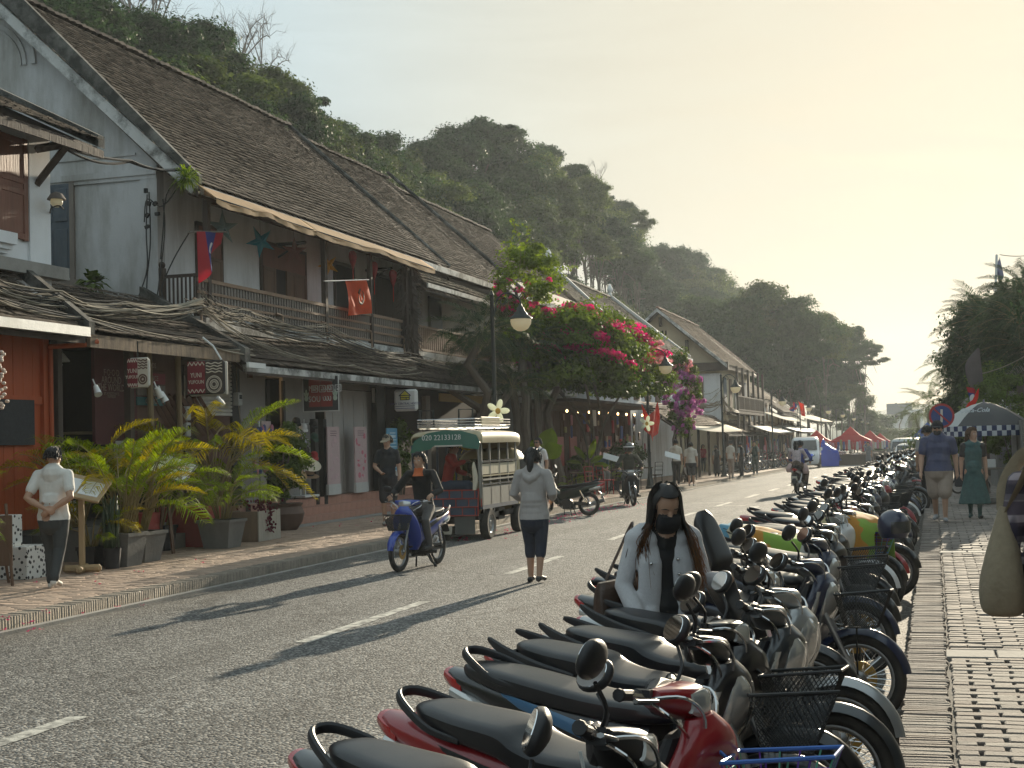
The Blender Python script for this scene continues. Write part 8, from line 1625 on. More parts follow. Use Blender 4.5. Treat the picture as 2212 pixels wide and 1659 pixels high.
M('pot_grey',(.16,.16,.155),.9,.15,5,.3,stain=.4,stain_col=(.30,.29,.27));M('pot_clay',(.14,.085,.065),.7,.15,4,.2,stain=.4);M('pot_black',(.025,.025,.028),.7,.2);M('soil',(.035,.025,.018),.95,.3);M('planter_wood',(.22,.16,.11),.85,.3,5,.3,stretch=(1,1,.2));M('planter_white',(.45,.42,.37),.85,.2,5,.3,stretch=(1,1,.2),stain=.4)
def pot(t,w,d,h,mat,shape='square'):
 b=MB()
 if shape=='square':b.box((0,0,h/2),(w*.72,d*.72,h),None,1.36);b.box((0,0,h-.02),(w*1.02,d*1.02,.05))
 elif shape=='jar':b.lathe([(0,0),(w*.30,0),(w*.44,h*.3),(w*.50,h*.62),(w*.42,h*.88),(w*.46,h*.97),(w*.47,h),(w*.40,h),(w*.38,h*.9)],22)
 else:b.lathe([(0,0),(w*.36,0),(w*.48,h),(w*.44,h),(w*.42,h*.9)],18)
 b.build('pot',mat,t,shape!='square');MB().box((0,0,h-.015),(w*(.92 if shape=='square' else.6),d*(.92 if shape=='square' else.6),.04)).build('soil',M('soil'),t)
def potted(label,px,py,w,h,mat,kinds,n,shape='square',sc=(.8,1.1),el=(.35,1.25),hh=(.15,.6),r=.14,seed=0,cat='potted palm',z=.142,p=None):
 p=p or onZ(px,py,z);t=thing('potted_palm',label,cat,(p.x,p.y,z));pot(t,w,w,h,mat,shape);fronds(t,kinds,n,(0,0,h-.02),r,el,sc,seed,True,hh);return t
A_,Yl=['areca'],['areca','areca_y']
potted('tallest areca palm in a square grey planter behind the menu board',265,1222,.52,.46,M('pot_grey'),['areca','areca','areca_y'],24,sc=(.75,1.05),hh=(.35,.85),seed=1)
potted('small areca palm in a black slatted pot beside the menu board',198,1228,.30,.30,M('pot_black'),['areca','areca_y'],13,sc=(.5,.75),hh=(.1,.35),r=.07,seed=2)
potted('large areca palm spreading in the grey planter in front of the red step wall',310,1205,.60,.44,M('pot_grey'),A_,24,sc=(.85,1.15),hh=(.3,.8),seed=3,p=Vector((-11.15,18.35,0)))
potted('leafy areca palm in a tapered grey planter left of the wooden crate',480,1183,.60,.46,M('pot_grey'),A_,22,sc=(.75,1.0),hh=(.2,.6),seed=4)
potted('tall yellowing areca palm behind the tapered planter',440,1160,.55,.5,M('pot_grey'),['areca_y','areca_y','areca'],26,sc=(1.05,1.5),hh=(.7,1.25),el=(.2,1.2),seed=5,p=Vector((-12.15,22.3,0)))
potted('areca palm against the orange wall behind the man in white',160,1160,.5,.5,M('pot_grey'),['areca','areca','areca_y'],22,sc=(.8,1.15),hh=(.5,1.0),seed=6,p=Vector((-12.3,18.5,0)))
potted('areca palm at the left edge in front of the seated person',15,1240,.36,.36,M('pot_black'),A_,15,sc=(.6,.85),hh=(.3,.6),seed=7,p=Vector((-11.3,14.0,0)))
potted('second row areca palm filling the gap before the dark restaurant',230,1180,.5,.5,M('pot_grey'),['areca','areca_y'],22,sc=(.9,1.2),hh=(.5,1.0),seed=8,p=Vector((-12.2,19.6,0)))
potted('slim areca palm beside the sloping menu stand',340,1160,.4,.4,M('pot_black'),A_,14,sc=(.7,.95),hh=(.3,.7),seed=9,p=Vector((-12.0,20.4,0)))
p=onZ(592,1130,.142);t=bush('potted_shrub','tall upright small leaved shrub in a brown clay jar beside the steps',-12.25,25.5,.142+.5,.42,1.75,[LM['bush']],31,22,340,.045,True,'shrub');tt=t;pot(tt,.78,.78,.52,M('pot_clay'),'jar');[setattr(c,'location',Vector((0,0,-.5)))for c in tt.children if c.name.startswith(('pot','soil'))]
p=onZ(555,1175,.142);t=thing('planter_crate','wooden crate planter with a white side and trailing dark red plant','planter',(-11.5,22.7,.142),radians(4));MB().cbox((-.28,-.26,.26),(.03,.55,.52),.006).build('panel',M('planter_wood'),t);MB().cbox((0,-.50,.26),(.56,.03,.52),.006).build('panel',M('planter_wood'),t);MB().cbox((0,0,.25),(.5,.9,.46),.01).build('box',M('planter_wood'),t)
for i in range(5):MB().cbox((.30,-.44+i*.20,.26),(.025,.19,.52),.004).build('plank',M('planter_white'),t)
V=[];rr_=random.Random(4);b=MB()
for i in range(160):q=Vector((rr_.gauss(.1,.16),rr_.gauss(-.1,.2),.60+rr_.uniform(-.08,.1)))if i<90 else Vector((.34+rr_.gauss(0,.03),rr_.gauss(-.1,.06),rr_.uniform(.15,.55)));b.ell(q,(.03,.022,.012),5,3,(rr_.random()*3,rr_.random()*3,0))
o=stuff(b.build('trailing_leaves',M('leaf_red',(.13,.012,.03),.6,.3,trans=.3),t))
t=thing('snake_plant','upright snake plants in black pots beside the large planter','plant',(onZ(243,1228,.142).x,onZ(243,1228,.142).y,.142));pot(t,.26,.26,.28,M('pot_black'),'round');lm=MB().path([(0,0,0),(.02,0,.3),(.0,.01,.62),(0,0,.74)],[.018,.032,.026,.003],6,True,.25).mesh('leaf',M('leaf_snake',(.05,.085,.045),.5,.3,6,stretch=(1,1,4),trans=.15),True)
for i in range(14):o=obj('leaf',lm,t,(rr_.uniform(-.08,.08),rr_.uniform(-.08,.08),.25));o.rotation_euler=(rr_.uniform(-.2,.2),rr_.uniform(-.2,.2),rr_.uniform(0,3));o.scale.z=rr_.uniform(.7,1.1)
p=onZ(178,1238,.142);t=thing('menu_stand','wooden menu stand with sloping board and papers in front of the man in white','menu stand',(p.x,p.y,.142),radians(20));WD=M('pine',(.36,.25,.13),.65,.2,6,.2,stretch=(1,1,.2));MB().cbox((0,0,.55),(.07,.09,1.1),.008).build('post',WD,t);MB().cbox((0,0,.06),(.5,.10,.10),.03).build('foot',WD,t);MB().cbox((0,0,.06),(.10,.5,.10),.03).build('foot',WD,t)
bo=MB().cbox((0,0,0),(.66,.62,.04),.008).build('board',WD,t,False,(0,-.02,1.14));bo.rotation_euler=(radians(24),radians(14),0)
for i in range(2):MB().box((-.14+.29*i,-.02,.024),(.26,.40,.006)).build('paper',M('paper',(.66,.66,.64),.7,.04),bo)
p=onZ(372,1196,.142);t=thing('menu_stand','black topped sloping menu stand on a leaning brown post','menu stand',(p.x,p.y,.142),radians(10));b=MB();b.path([(.02,0,0),(-.12,.12,1.15)],.032,4);b.build('post',M('wood_brown'),t);b=MB();b.path([(-.32,.3,0),(-.16,.15,1.12)],.028,4);b.build('post',M('wood_brown'),t)
bo=MB().cbox((0,0,0),(.60,.62,.03),.008).build('board',M('dark_plinth'),t,False,(.0,.10,1.32));bo.rotation_euler=(radians(30),radians(22),radians(8))
for i in range(3):
 for j in range(2):
  pp=MB().box((-.19+.19*i,-.15+.30*j,.018),(.17,.26,.004)).build('page',M('paper'),bo)
  MB().box((-.19+.19*i,-.19+.30*j,.021),(.06,.07,.003)).build('picture',M('ink_grey'),pp)
def spot_mat():
 m=M('spotted',(.66,.66,.64),.6,.03);n,l=ns(m);b=n['Principled BSDF'];t=n.new('ShaderNodeTexCoord');v=n.new('ShaderNodeTexVoronoi');v.inputs['Scale'].default_value=17;l.new(t.outputs['Object'],v.inputs['Vector']);c=n.new('ShaderNodeMath');c.operation='LESS_THAN';c.inputs[1].default_value=.36;l.new(v.outputs['Distance'],c.inputs[0]);x=n.new('ShaderNodeMix');x.data_type='RGBA';x.inputs[6].default_value=(.66,.66,.63,1);x.inputs[7].default_value=(.025,.025,.028,1);l.new(c.outputs[0],x.inputs['Factor']);l.new(x.outputs[2],b.inputs['Base Color'])
spot_mat()
p=onZ(58,1250,.142);o=MB().cbox((0,0,.21),(.42,.50,.42),.006).build('spotted_box',M('spotted'),None,False,(p.x-.1,p.y+.1,.142));tag(o,'low white box with black spots standing behind the easel','box');o=MB().cbox((0,0,.2),(.3,.3,.4),.006).build('spotted_box',M('spotted'),None,False,(p.x-.3,p.y-.02,.564));tag(o,'smaller black spotted white box stacked on the lower one','box')
p=onZ(30,1262,.142);t=thing('easel','brown folding easel board at the left edge beside the spotted boxes','easel',(p.x-.12,p.y-.15,.142),radians(15));b=MB();
for q in((.22,-.1),(-.22,-.1),(.0,.35)):b.path([(q[0],q[1],0),(q[0]*.5,0,1.0)],.02,4)
b.build('legs',M('wood_brown'),t);MB().cbox((0,-.06,.55),(.42,.02,.62),.004).build('board',M('wood_brown'),t)
t=thing('step_wall','low dusty red wall with stone steps between the planters','wall',(0,0,0));b=MB();b.bbox((-12.5,19.6,.1),(-11.75,20.0,.78));b.bbox((-12.5,21.1,.1),(-11.55,21.6,.80));b.build('red_block',M('red_wall'),t);b=MB();b.bbox((-12.6,20.0,.1),(-11.95,21.1,.38));b.bbox((-12.8,20.0,.1),(-12.25,21.1,.56));b.build('stone_step',M('stone_wall'),t)
t=thing('bench','orange cushioned bench under the orange wall','bench',(-12.35,14.7,.58),0);MB().cbox((0,0,.38),(.55,3.4,.10),.03).build('cushion',M('orange_cloth',(.62,.12,.01),.8,.1),t);MB().cbox((-.28,0,.62),(.06,3.4,.42),.01).build('backrest',M('wood_brown'),t)
for y_ in(-1.5,0,1.5):MB().cbox((0,y_,.17),(.5,.07,.34),.01).build('leg',M('wood_dark'),t)
t=thing('bead_string','pale shell curtain string hanging at the far left edge','decoration',onX(3,760,-11.9));b=MB()
for i in range(26):b.ell((rr_.gauss(0,.03),rr_.gauss(0,.04),-.03*i),(.03,.035,.025),6,4)
b.build('shells',M('shell',(.58,.46,.38),.6,.15),t,True)
for px,py,lb in((430,876,'upper electricity meter'),(402,893,'electricity meter left of the roller shutter'),(402,928,'lower electricity meter left of the roller shutter'),(514,862,'electricity meter on the dark post right of the roller shutter'))[1:]:
 p=onX(px,py,-13.2);t=thing('electricity_meter',lb,'meter',p);MB().cbox((0,0,0),(.12,.17,.26),.015).build('case',M('meter_grey',(.42,.42,.40),.6),t);MB().cbox((.06,0,.04),(.01,.11,.08),.004).build('window',M('glass_dark'),t);b=MB();b.path(sag((.0,.03,-.13),(.02,.12,-.45),.12),.012,5,False);b.path([(-.02,0,.13),(-.02,0,.7)],.012,5);b.build('conduit',M('cable_pale'),t)
p=onX(655,1070,-12.9);hx,hy=-13.35,onX(655,1070,-13.35).y;t=thing('hat_stand','white wheeled stand for hats at the top of the tiled steps','stand',(hx,hy,.63));MB().cbox((0,0,.05),(.45,.75,.05),.01).build('base',M('white_paint'),t);b=MB()
for s in(-1,1):b.path([(0,s*.12,.06),(0,s*.12,1.75)],.014,6)
for z_ in(.5,.9,1.3,1.65):b.path([(0,-.35,z_),(0,.35,z_)],.008,5)
b.build('frame',M('white_paint'),t)
def hat(label,px,py,mat,brim=.20,r=.09,X=-13.0,tilt=.5,capp=False):
 p=onX(px,py,X);t=thing('hat',label,'hat',p);b=MB()
 if capp:b.loft([(0,0,0,.095,.085,2),(.05,0,0,.092,.082,2),(.09,0,0,.065,.06,2),(.11,0,0,.01,.01,2)],16,axis='z');b.build('crown',mat,t,True);MB().path([(.05,0,.005),(.11,0,0),(.17,0,-.02)],[.075,.07,.04],10,True,.1,(0,0,1)).build('peak',mat,t,True)
 else:b.lathe([(brim,-.015),(brim*.9,-.02),(r*1.02,0),(r,.08),(r*.8,.115),(0,.12)],20);b.build('straw',mat,t,True);MB().lathe([(r*1.04,.005),(r*1.04,.035)],20).build('ribbon',M('ink_dark'),t,True)
 t.rotation_euler=(0,tilt,radians(-40));return t
HC=lambda n_,c:M('hat_'+n_,c,.85,.12,20)
for a_ in(('white and peach cap at the top of the hat stand',655,925,HC('white',(.58,.56,.53)),.18,.09,-12.95,.4,True),('lilac white cap below the top cap',652,948,HC('lilac',(.48,.43,.54)),.18,.09,-12.98,.5,True),('dark green cap on the right of the hat stand',678,945,HC('green',(.03,.07,.05)),.18,.09,-13.0,.5,True),('black cap at the top left of the hat stand',640,912,HC('black',(.02,.02,.02)),.18,.09,-13.05,.4,True),('black cap at the top right of the hat stand',676,918,HC('black',None),.18,.09,-13.05,.4,True),('red cap on the right of the hat stand',678,985,HC('red',(.35,.03,.03)),.18,.09,-13.0,.5,True),('dark red cap at the middle left of the hat stand',641,1000,HC('wine',(.22,.02,.03)),.18,.09,-13.0,.5,True),('dark brown cap in the middle of the hat stand',660,975,HC('brown',(.05,.035,.03)),.18,.09,-12.97,.5,True),('wide cream sun hat on the right of the hat stand',668,1002,HC('cream',(.62,.55,.42)),.27,.11,-12.9,.6),('tan straw hat at the bottom left of the hat stand',638,1024,HC('straw',(.42,.28,.14)),.26,.10,-12.92,.7),('brown straw hat at the bottom right of the hat stand',668,1026,HC('straw2',(.26,.17,.10)),.22,.10,-12.9,.3),('pale hat at the upper left of the hat stand',632,950,HC('white',None),.22,.09,-13.05,.5),('grey cap at the middle left of the hat stand',634,972,HC('grey',(.33,.32,.31)),.18,.09,-13.02,.5,True)):hat(*a_)
t=thing('souvenir_rack','rack of small blue and pink souvenirs half hidden by the yellowing palm','rack',(-13.2,onX(560,960,-13.2).y,.63));MB().path([(0,0,0),(0,0,1.7)],.015,6).build('pole',M('chrome'),t)
for i in range(26):MB().ell((.05,rr_.uniform(-.5,.5),rr_.choice([1.5,1.35,.8,.7])+rr_.uniform(-.05,.05)),(.04,.05,.09),8,5).build('souvenir',GM[2]if i%2 else GM[3],t,True)
o=MB().cbox((0,0,0),(.02,.42,.48),.004).build('notice_board',M('banner_pink'),None,False,onX(575,935,-13.2));tag(o,'pale pink notice board above the souvenir rack','board')
for nm,lb,p,s,n_,mt in(('eave_fern','bright green fern clump growing at the corner of the eave',onX(402,384,-13.2),.42,130,'young'),('roof_plant','dark broad leaved plant growing on the porch roof by the gable',onY(200,612,24.0),.45,60,'bush')):
 t=thing(nm,lb,'plant',p);b=MB()
 for i in range(n_):
  a=rr_.uniform(0,6.28);e=rr_.uniform(-.9,1.3);L=s*rr_.uniform(.6,1.1);d=Vector((cos(a)*cos(e),sin(a)*cos(e),sin(e)));q=d*L*.9-Vector((0,0,L*.25));w_=(.016 if mt=='young' else.05);sd_=d.cross(Vector((0,0,1))).normalized()*w_;b.add([d*.03-sd_*.6,d*.03+sd_*.6,d*L*.6+sd_,d*L*.6-sd_,q],[(0,1,2,3),(3,2,4)])
 b.build('foliage',LM[mt],t)
cb=thing('cable_bundle','thick bundle of pale overhead cables lying along the porch roofs','cables',(0,0,0));rg=random.Random(17)
def run(pts,n_,sp,r,mats,dr=.12,par=None):
 for i in range(n_):
  off=[Vector((rg.gauss(0,sp),rg.gauss(0,sp*.5),rg.gauss(0,sp)))for _ in pts];P_=[]
  for k in range(len(pts)-1):P_+=sag(Vector(pts[k])+off[k],Vector(pts[k+1])+off[k+1],dr*rg.uniform(.3,1.4),8)[:-1]
  P_.append(Vector(pts[-1])+off[-1]);b=MB();b.path(P_,r*rg.uniform(.7,1.3),4,False);b.build('cable',M(rg.choice(mats)),par or cb)
K=[onX(-40,612,-12.95),onX(120,650,-12.75),onX(270,668,-12.75),onX(430,655,-12.8),onX(520,680,-12.85),onX(700,722,-12.9),onX(880,775,-12.9),onX(1050,815,-12.9)]
run(K[:4],34,.075,.012,['cable_pale','cable_pale','cable_pale','cable_black'],.10);run(K[3:],26,.12,.010,['cable_pale','cable_black','cable_pale'],.10)
K2=[onX(-40,640,-12.5),onX(180,690,-12.45),onX(420,742,-12.4),onX(540,770,-12.3)];run(K2,8,.05,.011,['cable_pale','cable_black'],.06);run([onX(440,665,-12.7),onX(560,740,-12.5),onX(760,790,-12.4),onX(900,800,-12.5)],7,.06,.010,['cable_pale'],.12)
run([onX(140,318,-13.0),onX(280,350,-13.3),onX(400,362,-13.4)],2,.02,.02,['cable_black'],.10)
gc=thing('wall_cables','black cables and clamps hanging down the gable wall corner','cables',(0,0,0));yw_=24.2
for pts in(((318,420),(316,500),(318,580),(300,640)),((322,415),(325,520),(318,600),(317,645)),((352,430),(356,500),(345,600),(338,650)),((395,375),(360,420),(352,500),(347,560)),((400,380),(352,445),(318,430),(312,480)),((410,500),(375,560),(350,620),(355,650))):
 b=MB();b.path(catmull([onY(a,c,yw_-.05*i)for i,(a,c)in enumerate(pts)],5),.014,5,False);b.build('cable',M('cable_black'),gc)
for i,(a,c)in enumerate(((315,412),(322,440),(318,465),(335,440),(318,490),(340,462))):MB().box(onY(a,c,yw_-.06),(.06,.06,.09),(0,.3*i,0)).build('clamp',M('cable_black'),gc)
t=thing('wall_lamp','round hooded wall lamp on the corner of the white house','lamp',(0,0,0));q=onX(122,428,-13.3);b=MB();b.path(catmull([onX(108,460,-13.55),onX(112,448,-13.4),onX(128,445,-13.2),onX(138,452,-13.2)],4),.012,5,False);b.build('arm',M('cable_black'),t);b=MB();b.lathe([(.02,.10),(.09,.07),(.15,-.02),(.14,-.03)],16,q);b.build('hood',M('wood_grey'),t,True);MB().ell(q-Vector((0,0,.06)),(.10,.10,.09)).build('globe',M('opal_glass'),t,True)
la2=LA[2];la3=LA[3];cables('street_cables','pale cables fanning from the lamp posts across the cream gabled house',(((-9.65,la2 .y,3.6),(-11.6,la2 .y+24,3.6),7,.5,.08),((-9.65,la2 .y,3.5),(-12.2,73,4.2),8,.6,.25),((-9.65,la2 .y,3.4),(-11.5,84,2.7),6,.25,.12),((-12.3,72,5.0),(-11.8,83,4.6),4,1.0,.15)),.022,M('cable_pale'))
cables('overhead_cable','single cable running to the roof at the right edge',((onY(2090,812,46),onY(2230,760,44),1,.15,.0),(onY(2160,550,62),onY(2240,548,60),1,.1,.0)),.016,M('cable_pale'))
def bougainvillea(label,cx,cy,cz,rx,ry,rz,n_cl,per,seed,cols,frac=.3,leaf=.05,under=-1.0,zbase=None,fol='boug'):
 t=thing('bougainvillea',label,'bougainvillea',(cx,cy,gz(cy)+.14));P,N,rng=crown_points(seed,1,1,n_cl,per,cr=(.14,.30),low=under);P=P*np.array([rx,ry,rz]);V,F=leaf_quads(P,N,leaf,rng);zc=cz-gz(cy)-.14
 o=obj('foliage',npmesh('foliage',V,F,LM[fol]),t,(0,0,zc))
 for name,keep,rr,fr in cols:
  P2,N2,rng2=crown_points(seed+3+len(name),1,1,int(n_cl*3.2),max(30,int(per*fr*.45)),cr=(.035,.10),low=under);P2=P2*np.array([rx,ry,rz])*1.06;m_=keep(P2);V,F=leaf_quads(P2[m_],N2[m_],rr,rng2,.85);obj('flowers',npmesh('flowers',V,F,BR[name]),t,(0,0,zc))
 b=MB();rg2=random.Random(seed)
 for i in range(5):b.path(catmull([(rg2 .uniform(-.2,.2),rg2 .uniform(-.4,.4),0),(rg2 .uniform(-.4,.4),rg2 .uniform(-.8,.8),zc*.5),(rg2 .uniform(-.6,.6)*rx,rg2 .uniform(-.7,.7)*ry,zc)],4),.045,6,False)
 b.build('stem',M('bark'),t,True);return t
g0=onX(1290,760,-10.6)
bougainvillea('large bougainvillea with crimson flowers spilling over the fence in the middle of the street',-10.8,45.5,4.2,2.1,8.2,2.05,110,620,5,(('red',lambda P:(P[:,2]>-.5+.12*np.abs(P[:,1]-2.5))&(P[:,1]>-4.5),.058,.6),('pink',lambda P:(P[:,1]>4.2)&(P[:,2]>.3),.06,.5)),leaf=.075,under=-.6)
g1=onX(1150,640,-11.2)
bougainvillea('upright bougainvillea with young yellow green shoots beside the long house',-11.4,g1 .y+.6,6.2,1.1,2.4,1.7,34,200,9,(('red',lambda P:(P[:,1]<-.2)&(P[:,2]<.3),.05,.14),),leaf=.06,fol='young')
g2=onX(1472,850,-10.0)
bougainvillea('magenta bougainvillea hanging down by the second street lamp',-9.9,g2 .y-.5,g2 .z-.1,.8,1.9,2.0,40,260,14,(('mag',lambda P:P[:,2]<1.5,.06,.6),('pink',lambda P:P[:,2]>.9,.06,.3)),leaf=.05,under=-1)
sh=thing('bougainvillea_shoots','long upright leafy shoots rising above the bougainvillea against the hill','plant',(0,0,0));b=MB();rg=random.Random(6)
for(px0,py0,px1,py1)in((1120,600,1107,475),(1130,600,1142,490),(1110,610,1070,545),(1150,610,1160,545),(1190,600,1245,575),(1160,620,1190,560),(1100,600,1095,520),(1250,660,1300,640),(1180,640,1215,615)):
 a,c=onX(px0,py0,-11.3),onX(px1,py1,-11.3);m_=a.lerp(c,.5)+Vector((rg.uniform(-.2,.2),rg.uniform(-.2,.2),.1));ps=catmull([a,m_,c],6);b.mat(1).path(ps,.008,4,False);b.mat(0)
 for i in range(60):k=rg.randrange(len(ps)-1);q=ps[k].lerp(ps[k+1],rg.random())+Vector((rg.gauss(0,.06),rg.gauss(0,.06),rg.gauss(0,.04)));d=Vector((rg.gauss(0,1),rg.gauss(0,1),rg.gauss(0,.6))).normalized();w_=d.orthogonal().normalized()*.035;b.add([q,q+d*.05+w_,q+d*.11,q+d*.05-w_],[(0,1,2,3)])
b.build('foliage',[LM['young'],M('stem')],sh)
for i,(x_,y_,zt,sc)in enumerate(((-11.6,36.3,4.6,.72),(-11.2,38.6,4.4,.66),(-11.9,40.2,4.9,.75),(-10.9,41.8,3.9,.6),(-12.2,37.2,3.9,.66),(-11.0,36.9,3.2,.55))):
 palm(x_,y_,gz(y_)+.14,zt,sc,24,'one of the dark feathery palms massed left of the bougainvillea','shade',90+i,'palm','dark palms beside the bougainvillea','clump_palm')
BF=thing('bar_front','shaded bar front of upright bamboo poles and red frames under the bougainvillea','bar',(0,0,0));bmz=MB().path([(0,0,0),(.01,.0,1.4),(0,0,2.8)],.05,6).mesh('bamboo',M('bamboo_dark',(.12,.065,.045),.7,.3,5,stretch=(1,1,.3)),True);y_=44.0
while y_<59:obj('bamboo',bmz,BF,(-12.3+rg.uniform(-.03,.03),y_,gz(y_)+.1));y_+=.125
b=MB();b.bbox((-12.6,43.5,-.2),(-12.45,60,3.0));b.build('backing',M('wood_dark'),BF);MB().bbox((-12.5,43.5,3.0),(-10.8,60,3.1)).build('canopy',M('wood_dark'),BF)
for i in range(8):MB().bbox((-12.28,44.5+i*1.9,.9),(-12.2,45.5+i*1.9,1.9)).build('frame',M('truck_red' if i%3 else 'wood_brown'),BF)
for i in range(40):q=Vector((-11.9+rg.uniform(-.2,.5),rg.uniform(45,60),rg.uniform(1.3,2.7)));MB().cbox(q,(.06,rg.uniform(.1,.3),rg.uniform(.15,.5)),.02).build('hanging_ware',rg.choice(GM+[M('wood_brown'),M('pot_clay')]),BF)
for i in range(9):MB().ell((-11.7,46+i*1.6,2.75),(.04,.04,.05),8,5).build('bulb',M('lit_warm'),BF)
o=MB().cbox((0,0,0),(.03,.45,.55),.004).build('paper_notice',M('cream_print'),None,False,onX(1284,903,-11.2));tag(o,'small beige notice hanging under the bougainvillea','notice')
def bigleaf(label,px,py,X,leaves,s,stem_h,wid=.42):
 p=onX(px,py,X);t=thing('broad_leaf_plant',label,'plant',(p.x,p.y,gz(p.y)+.14));
 for i,(a,e,L)in enumerate(leaves):
  base=Vector((0,0,stem_h));d=Vector((cos(a)*cos(e),sin(a)*cos(e),sin(e)));tip0=base+d*.25;sd_=d.cross(Vector((.3,-1,.2))).normalized();up=sd_.cross(d);b=MB();n=10
  for k in range(n+1):
   u=k/n;w_=wid*L*sin(pi*min(1,.08+u*.92))**.8*(1-.15*u);c=tip0+d*L*u-Vector((0,0,.18*L*u*u))
   for j in range(5):v=-1+j/2;b.v.append(tuple(c+sd_*w_*v*.55+up*(.10*L*abs(v)+.012*sin(u*30))))
  for k in range(n):
   for j in range(4):q=k*5+j;b.f.append((q,q+1,q+6,q+5));b.mi.append(0)
  o=b.build('leaf',LM['young'],t,True);b=MB();b.path([(0,0,0),base*.6+d*.05,tip0],.018,5);b.build('stem',M('stem'),t)
 return t
bigleaf('two large bright backlit leaves behind the man in the printed T-shirt',1172,985,-10.4,((radians(-20),1.25,.85),(radians(-35),.55,.8),(radians(150),1.0,.5)),1,1.15,.62);bigleaf('young banana like plant with bright pointed leaves before the bamboo screen',1270,1010,-10.6,((0,1.3,.8),(-.6,.5,.7),(2.6,.9,.7),(-.3,.1,.6),(3.0,.3,.5)),1,.9,.26)
bush('pavement_shrub','tangle of small leaved shrubs at the foot of the bar front',-11.7,48.5,.1,.8,1.5,[LM['bush']],77,14,200,.06);bush('pavement_shrub','dark shrub behind the helmeted rider',-11.4,53.5,0,.8,1.7,[LM['hill']],78,14,200,.06);bush('pavement_shrub','yellowish shrub behind the truck cab',-11.0,33.6,.14,.7,1.9,[LM['areca_y']],79,12,160,.06);bush('pavement_shrub','potted shrub beside the hostel entrance',-12.9,33.6,.5,.4,1.9,[LM['bush']],80,12,160,.05)
M('red_lacquer',(.40,.030,.025),.4,.12,coat=.3)
for px,py,w_,h_,lb in((1235,1108,1.1,.85,'larger red counter table beside the man in the printed T-shirt'),(1275,1098,.9,.62,'lower red table behind the dark green motorbike')):
 p=onZ(px,py,.142);t=table(lb,(-9.9,p.y,.142),.6,w_,h_,M('red_lacquer'),0,'red_table','table','red_lacquer');MB().bbox((-.28,-w_/2+.03,.1),(.28,w_/2-.03,h_-.05)).build('cabinet',M('red_lacquer'),t)
def chair(label,x,y,ang,mat,group=None):
 t=thing('chair',label,'chair',(x,y,gz(y)+.142),ang,group);MB().cbox((0,0,.45),(.4,.4,.04),.01).build('seat',mat,t);b=MB()
 for s in(-1,1):b.path([(-.19,s*.18,.45),(-.24,s*.18,.9)],.015,5)
 for z_ in(.62,.76,.9):b.path([(-.21-.03*(z_-.6)/.3,-.18,z_),(-.21-.03*(z_-.6)/.3,.18,z_)],.012,5)
 b.build('backrest',mat,t);lm=MB().path([(0,0,0),(0,0,.44)],.016,5).mesh('leg',mat)
 for sx in(-1,1):
  for sy in(-1,1):obj('leg',lm,t,(sx*.17,sy*.17,0))
 return t
for i,(x_,y_)in enumerate(((-9.7,41.2),(-9.9,43.6),(-9.6,46.0),(-10.0,48.4),(-9.7,50.8))):
 chair(('red chair by the low red table','red chair facing the seated person','dark chair left of the helmeted rider','dark chair behind the helmeted rider','dark chair right of the helmeted rider')[i],x_,y_,rg.uniform(0,6),M('red_lacquer')if i<2 else M('wood_dark'));table(('wooden cafe table with a small lamp before the seated person','second wooden cafe table','third wooden cafe table behind the rider','fourth wooden cafe table near the lamp','last wooden cafe table before the couple')[i],(x_-.6,y_+.9,gz(y_)+.142),.6,.6,.72,M('wood_brown'),0,'cafe_table')
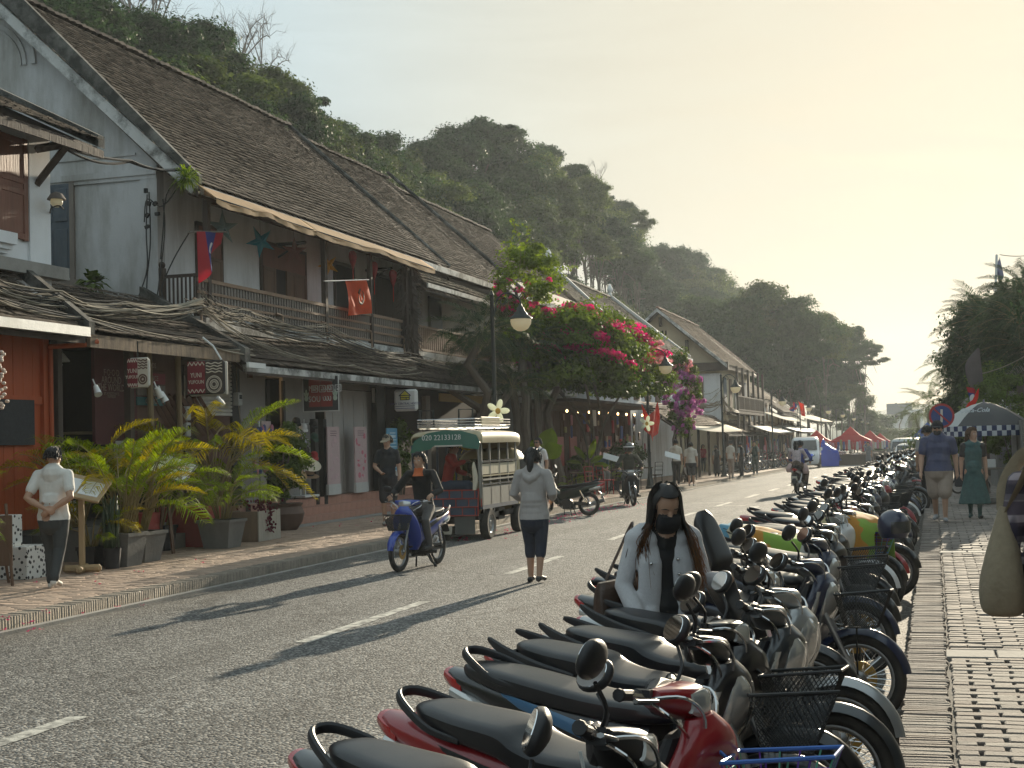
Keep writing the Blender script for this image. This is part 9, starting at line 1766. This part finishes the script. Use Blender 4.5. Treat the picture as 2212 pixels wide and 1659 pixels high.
def mstand(label,px,py,Y=None):
 p=onZ(px,py,.142);t=thing('menu_stand',label,'menu stand',(p.x,p.y,p.z));b=MB()
 for k in range(3):a=2*pi*k/3;b.path([(cos(a)*.28,sin(a)*.28,0),(0,0,.35)],.014,5)
 b.path([(0,0,.3),(0,0,1.1)],.014,5);b.build('tripod',M('iron'),t);bo=MB().cbox((0,0,0),(.5,.36,.02),.004).build('board',M('paper'),t,False,(0,0,1.15));bo.rotation_euler=(.5,.3,.3);return t
mstand('tripod menu stand with a pale board in front of the couple',1455,1062);mstand('small menu stand with a pale board beside the seated person',1322,1068)
t=thing('white_scooter','white round fronted scooter parked beside the couple on the far pavement','scooter',(-9.6,57.5,gz(57.5)+.14),radians(-75));o=obj('body',FB[4],t)
for i in range(7):
 p=onZ(1300+i*22,1072-i*2.5,.142);t=thing('potted_plant','one of the small potted plants set out along the bar front','potted plant',(-10.6,p.y,p.z),0,'small potted plants along the bar front');pot(t,.36,.36,.32,M('pot_clay' if i%2 else 'pot_black'),'round');fronds(t,['areca'],7,(0,0,.3),.06,(.3,1.2),(.35,.55),60+i,True,(.05,.2))
for i in range(26):
 px=1500+i*9.5;p=onZ(px,1018-.9*i,.142);t=thing('shop_display','one of the clothes and goods displays hanging before the far left shops','shop display',(-10.9+rg.uniform(-.3,.5),p.y,p.z),0,'goods displays before the far left shops')
 for k in range(4):MB().cbox((0,-.5+.3*k,rg.uniform(.9,1.7)),(.08,.24,rg.uniform(.5,.9)),.02).build('garment',rg.choice(GM+[M('wood_dark'),M('bike_plastic')]),t)
hz=MB().bbox((-500,-90,-12),(500,760,46)).build('haze',[])if False else None
b=MB();b.bbox((-500,-90,-12),(500,760,52));me=b.mesh('haze',[]);hm_=bpy.data.materials.new('haze_air');hm_.use_nodes=True;n,l=ns(hm_);n.remove(n['Principled BSDF']);pv=n.new('ShaderNodeVolumePrincipled');pv.inputs['Color'].default_value=(.86,.94,1.0,1);pv.inputs['Density'].default_value=HAZE;pv.inputs['Anisotropy'].default_value=.35;l.new(pv.outputs[0],n['Material Output'].inputs['Volume']);me.materials.append(hm_);stuff(obj('haze',me))
dg=bpy.context.evaluated_depsgraph_get()
for o in[k for k in bpy.data.objects if k.type=='FONT']:
 me=bpy.data.meshes.new_from_object(o.evaluated_get(dg));nm=o.name;p_=o.parent;m_=o.matrix_local.copy();bpy.data.objects.remove(o);q=obj(nm.split('.')[0],me,p_);q.matrix_local=m_
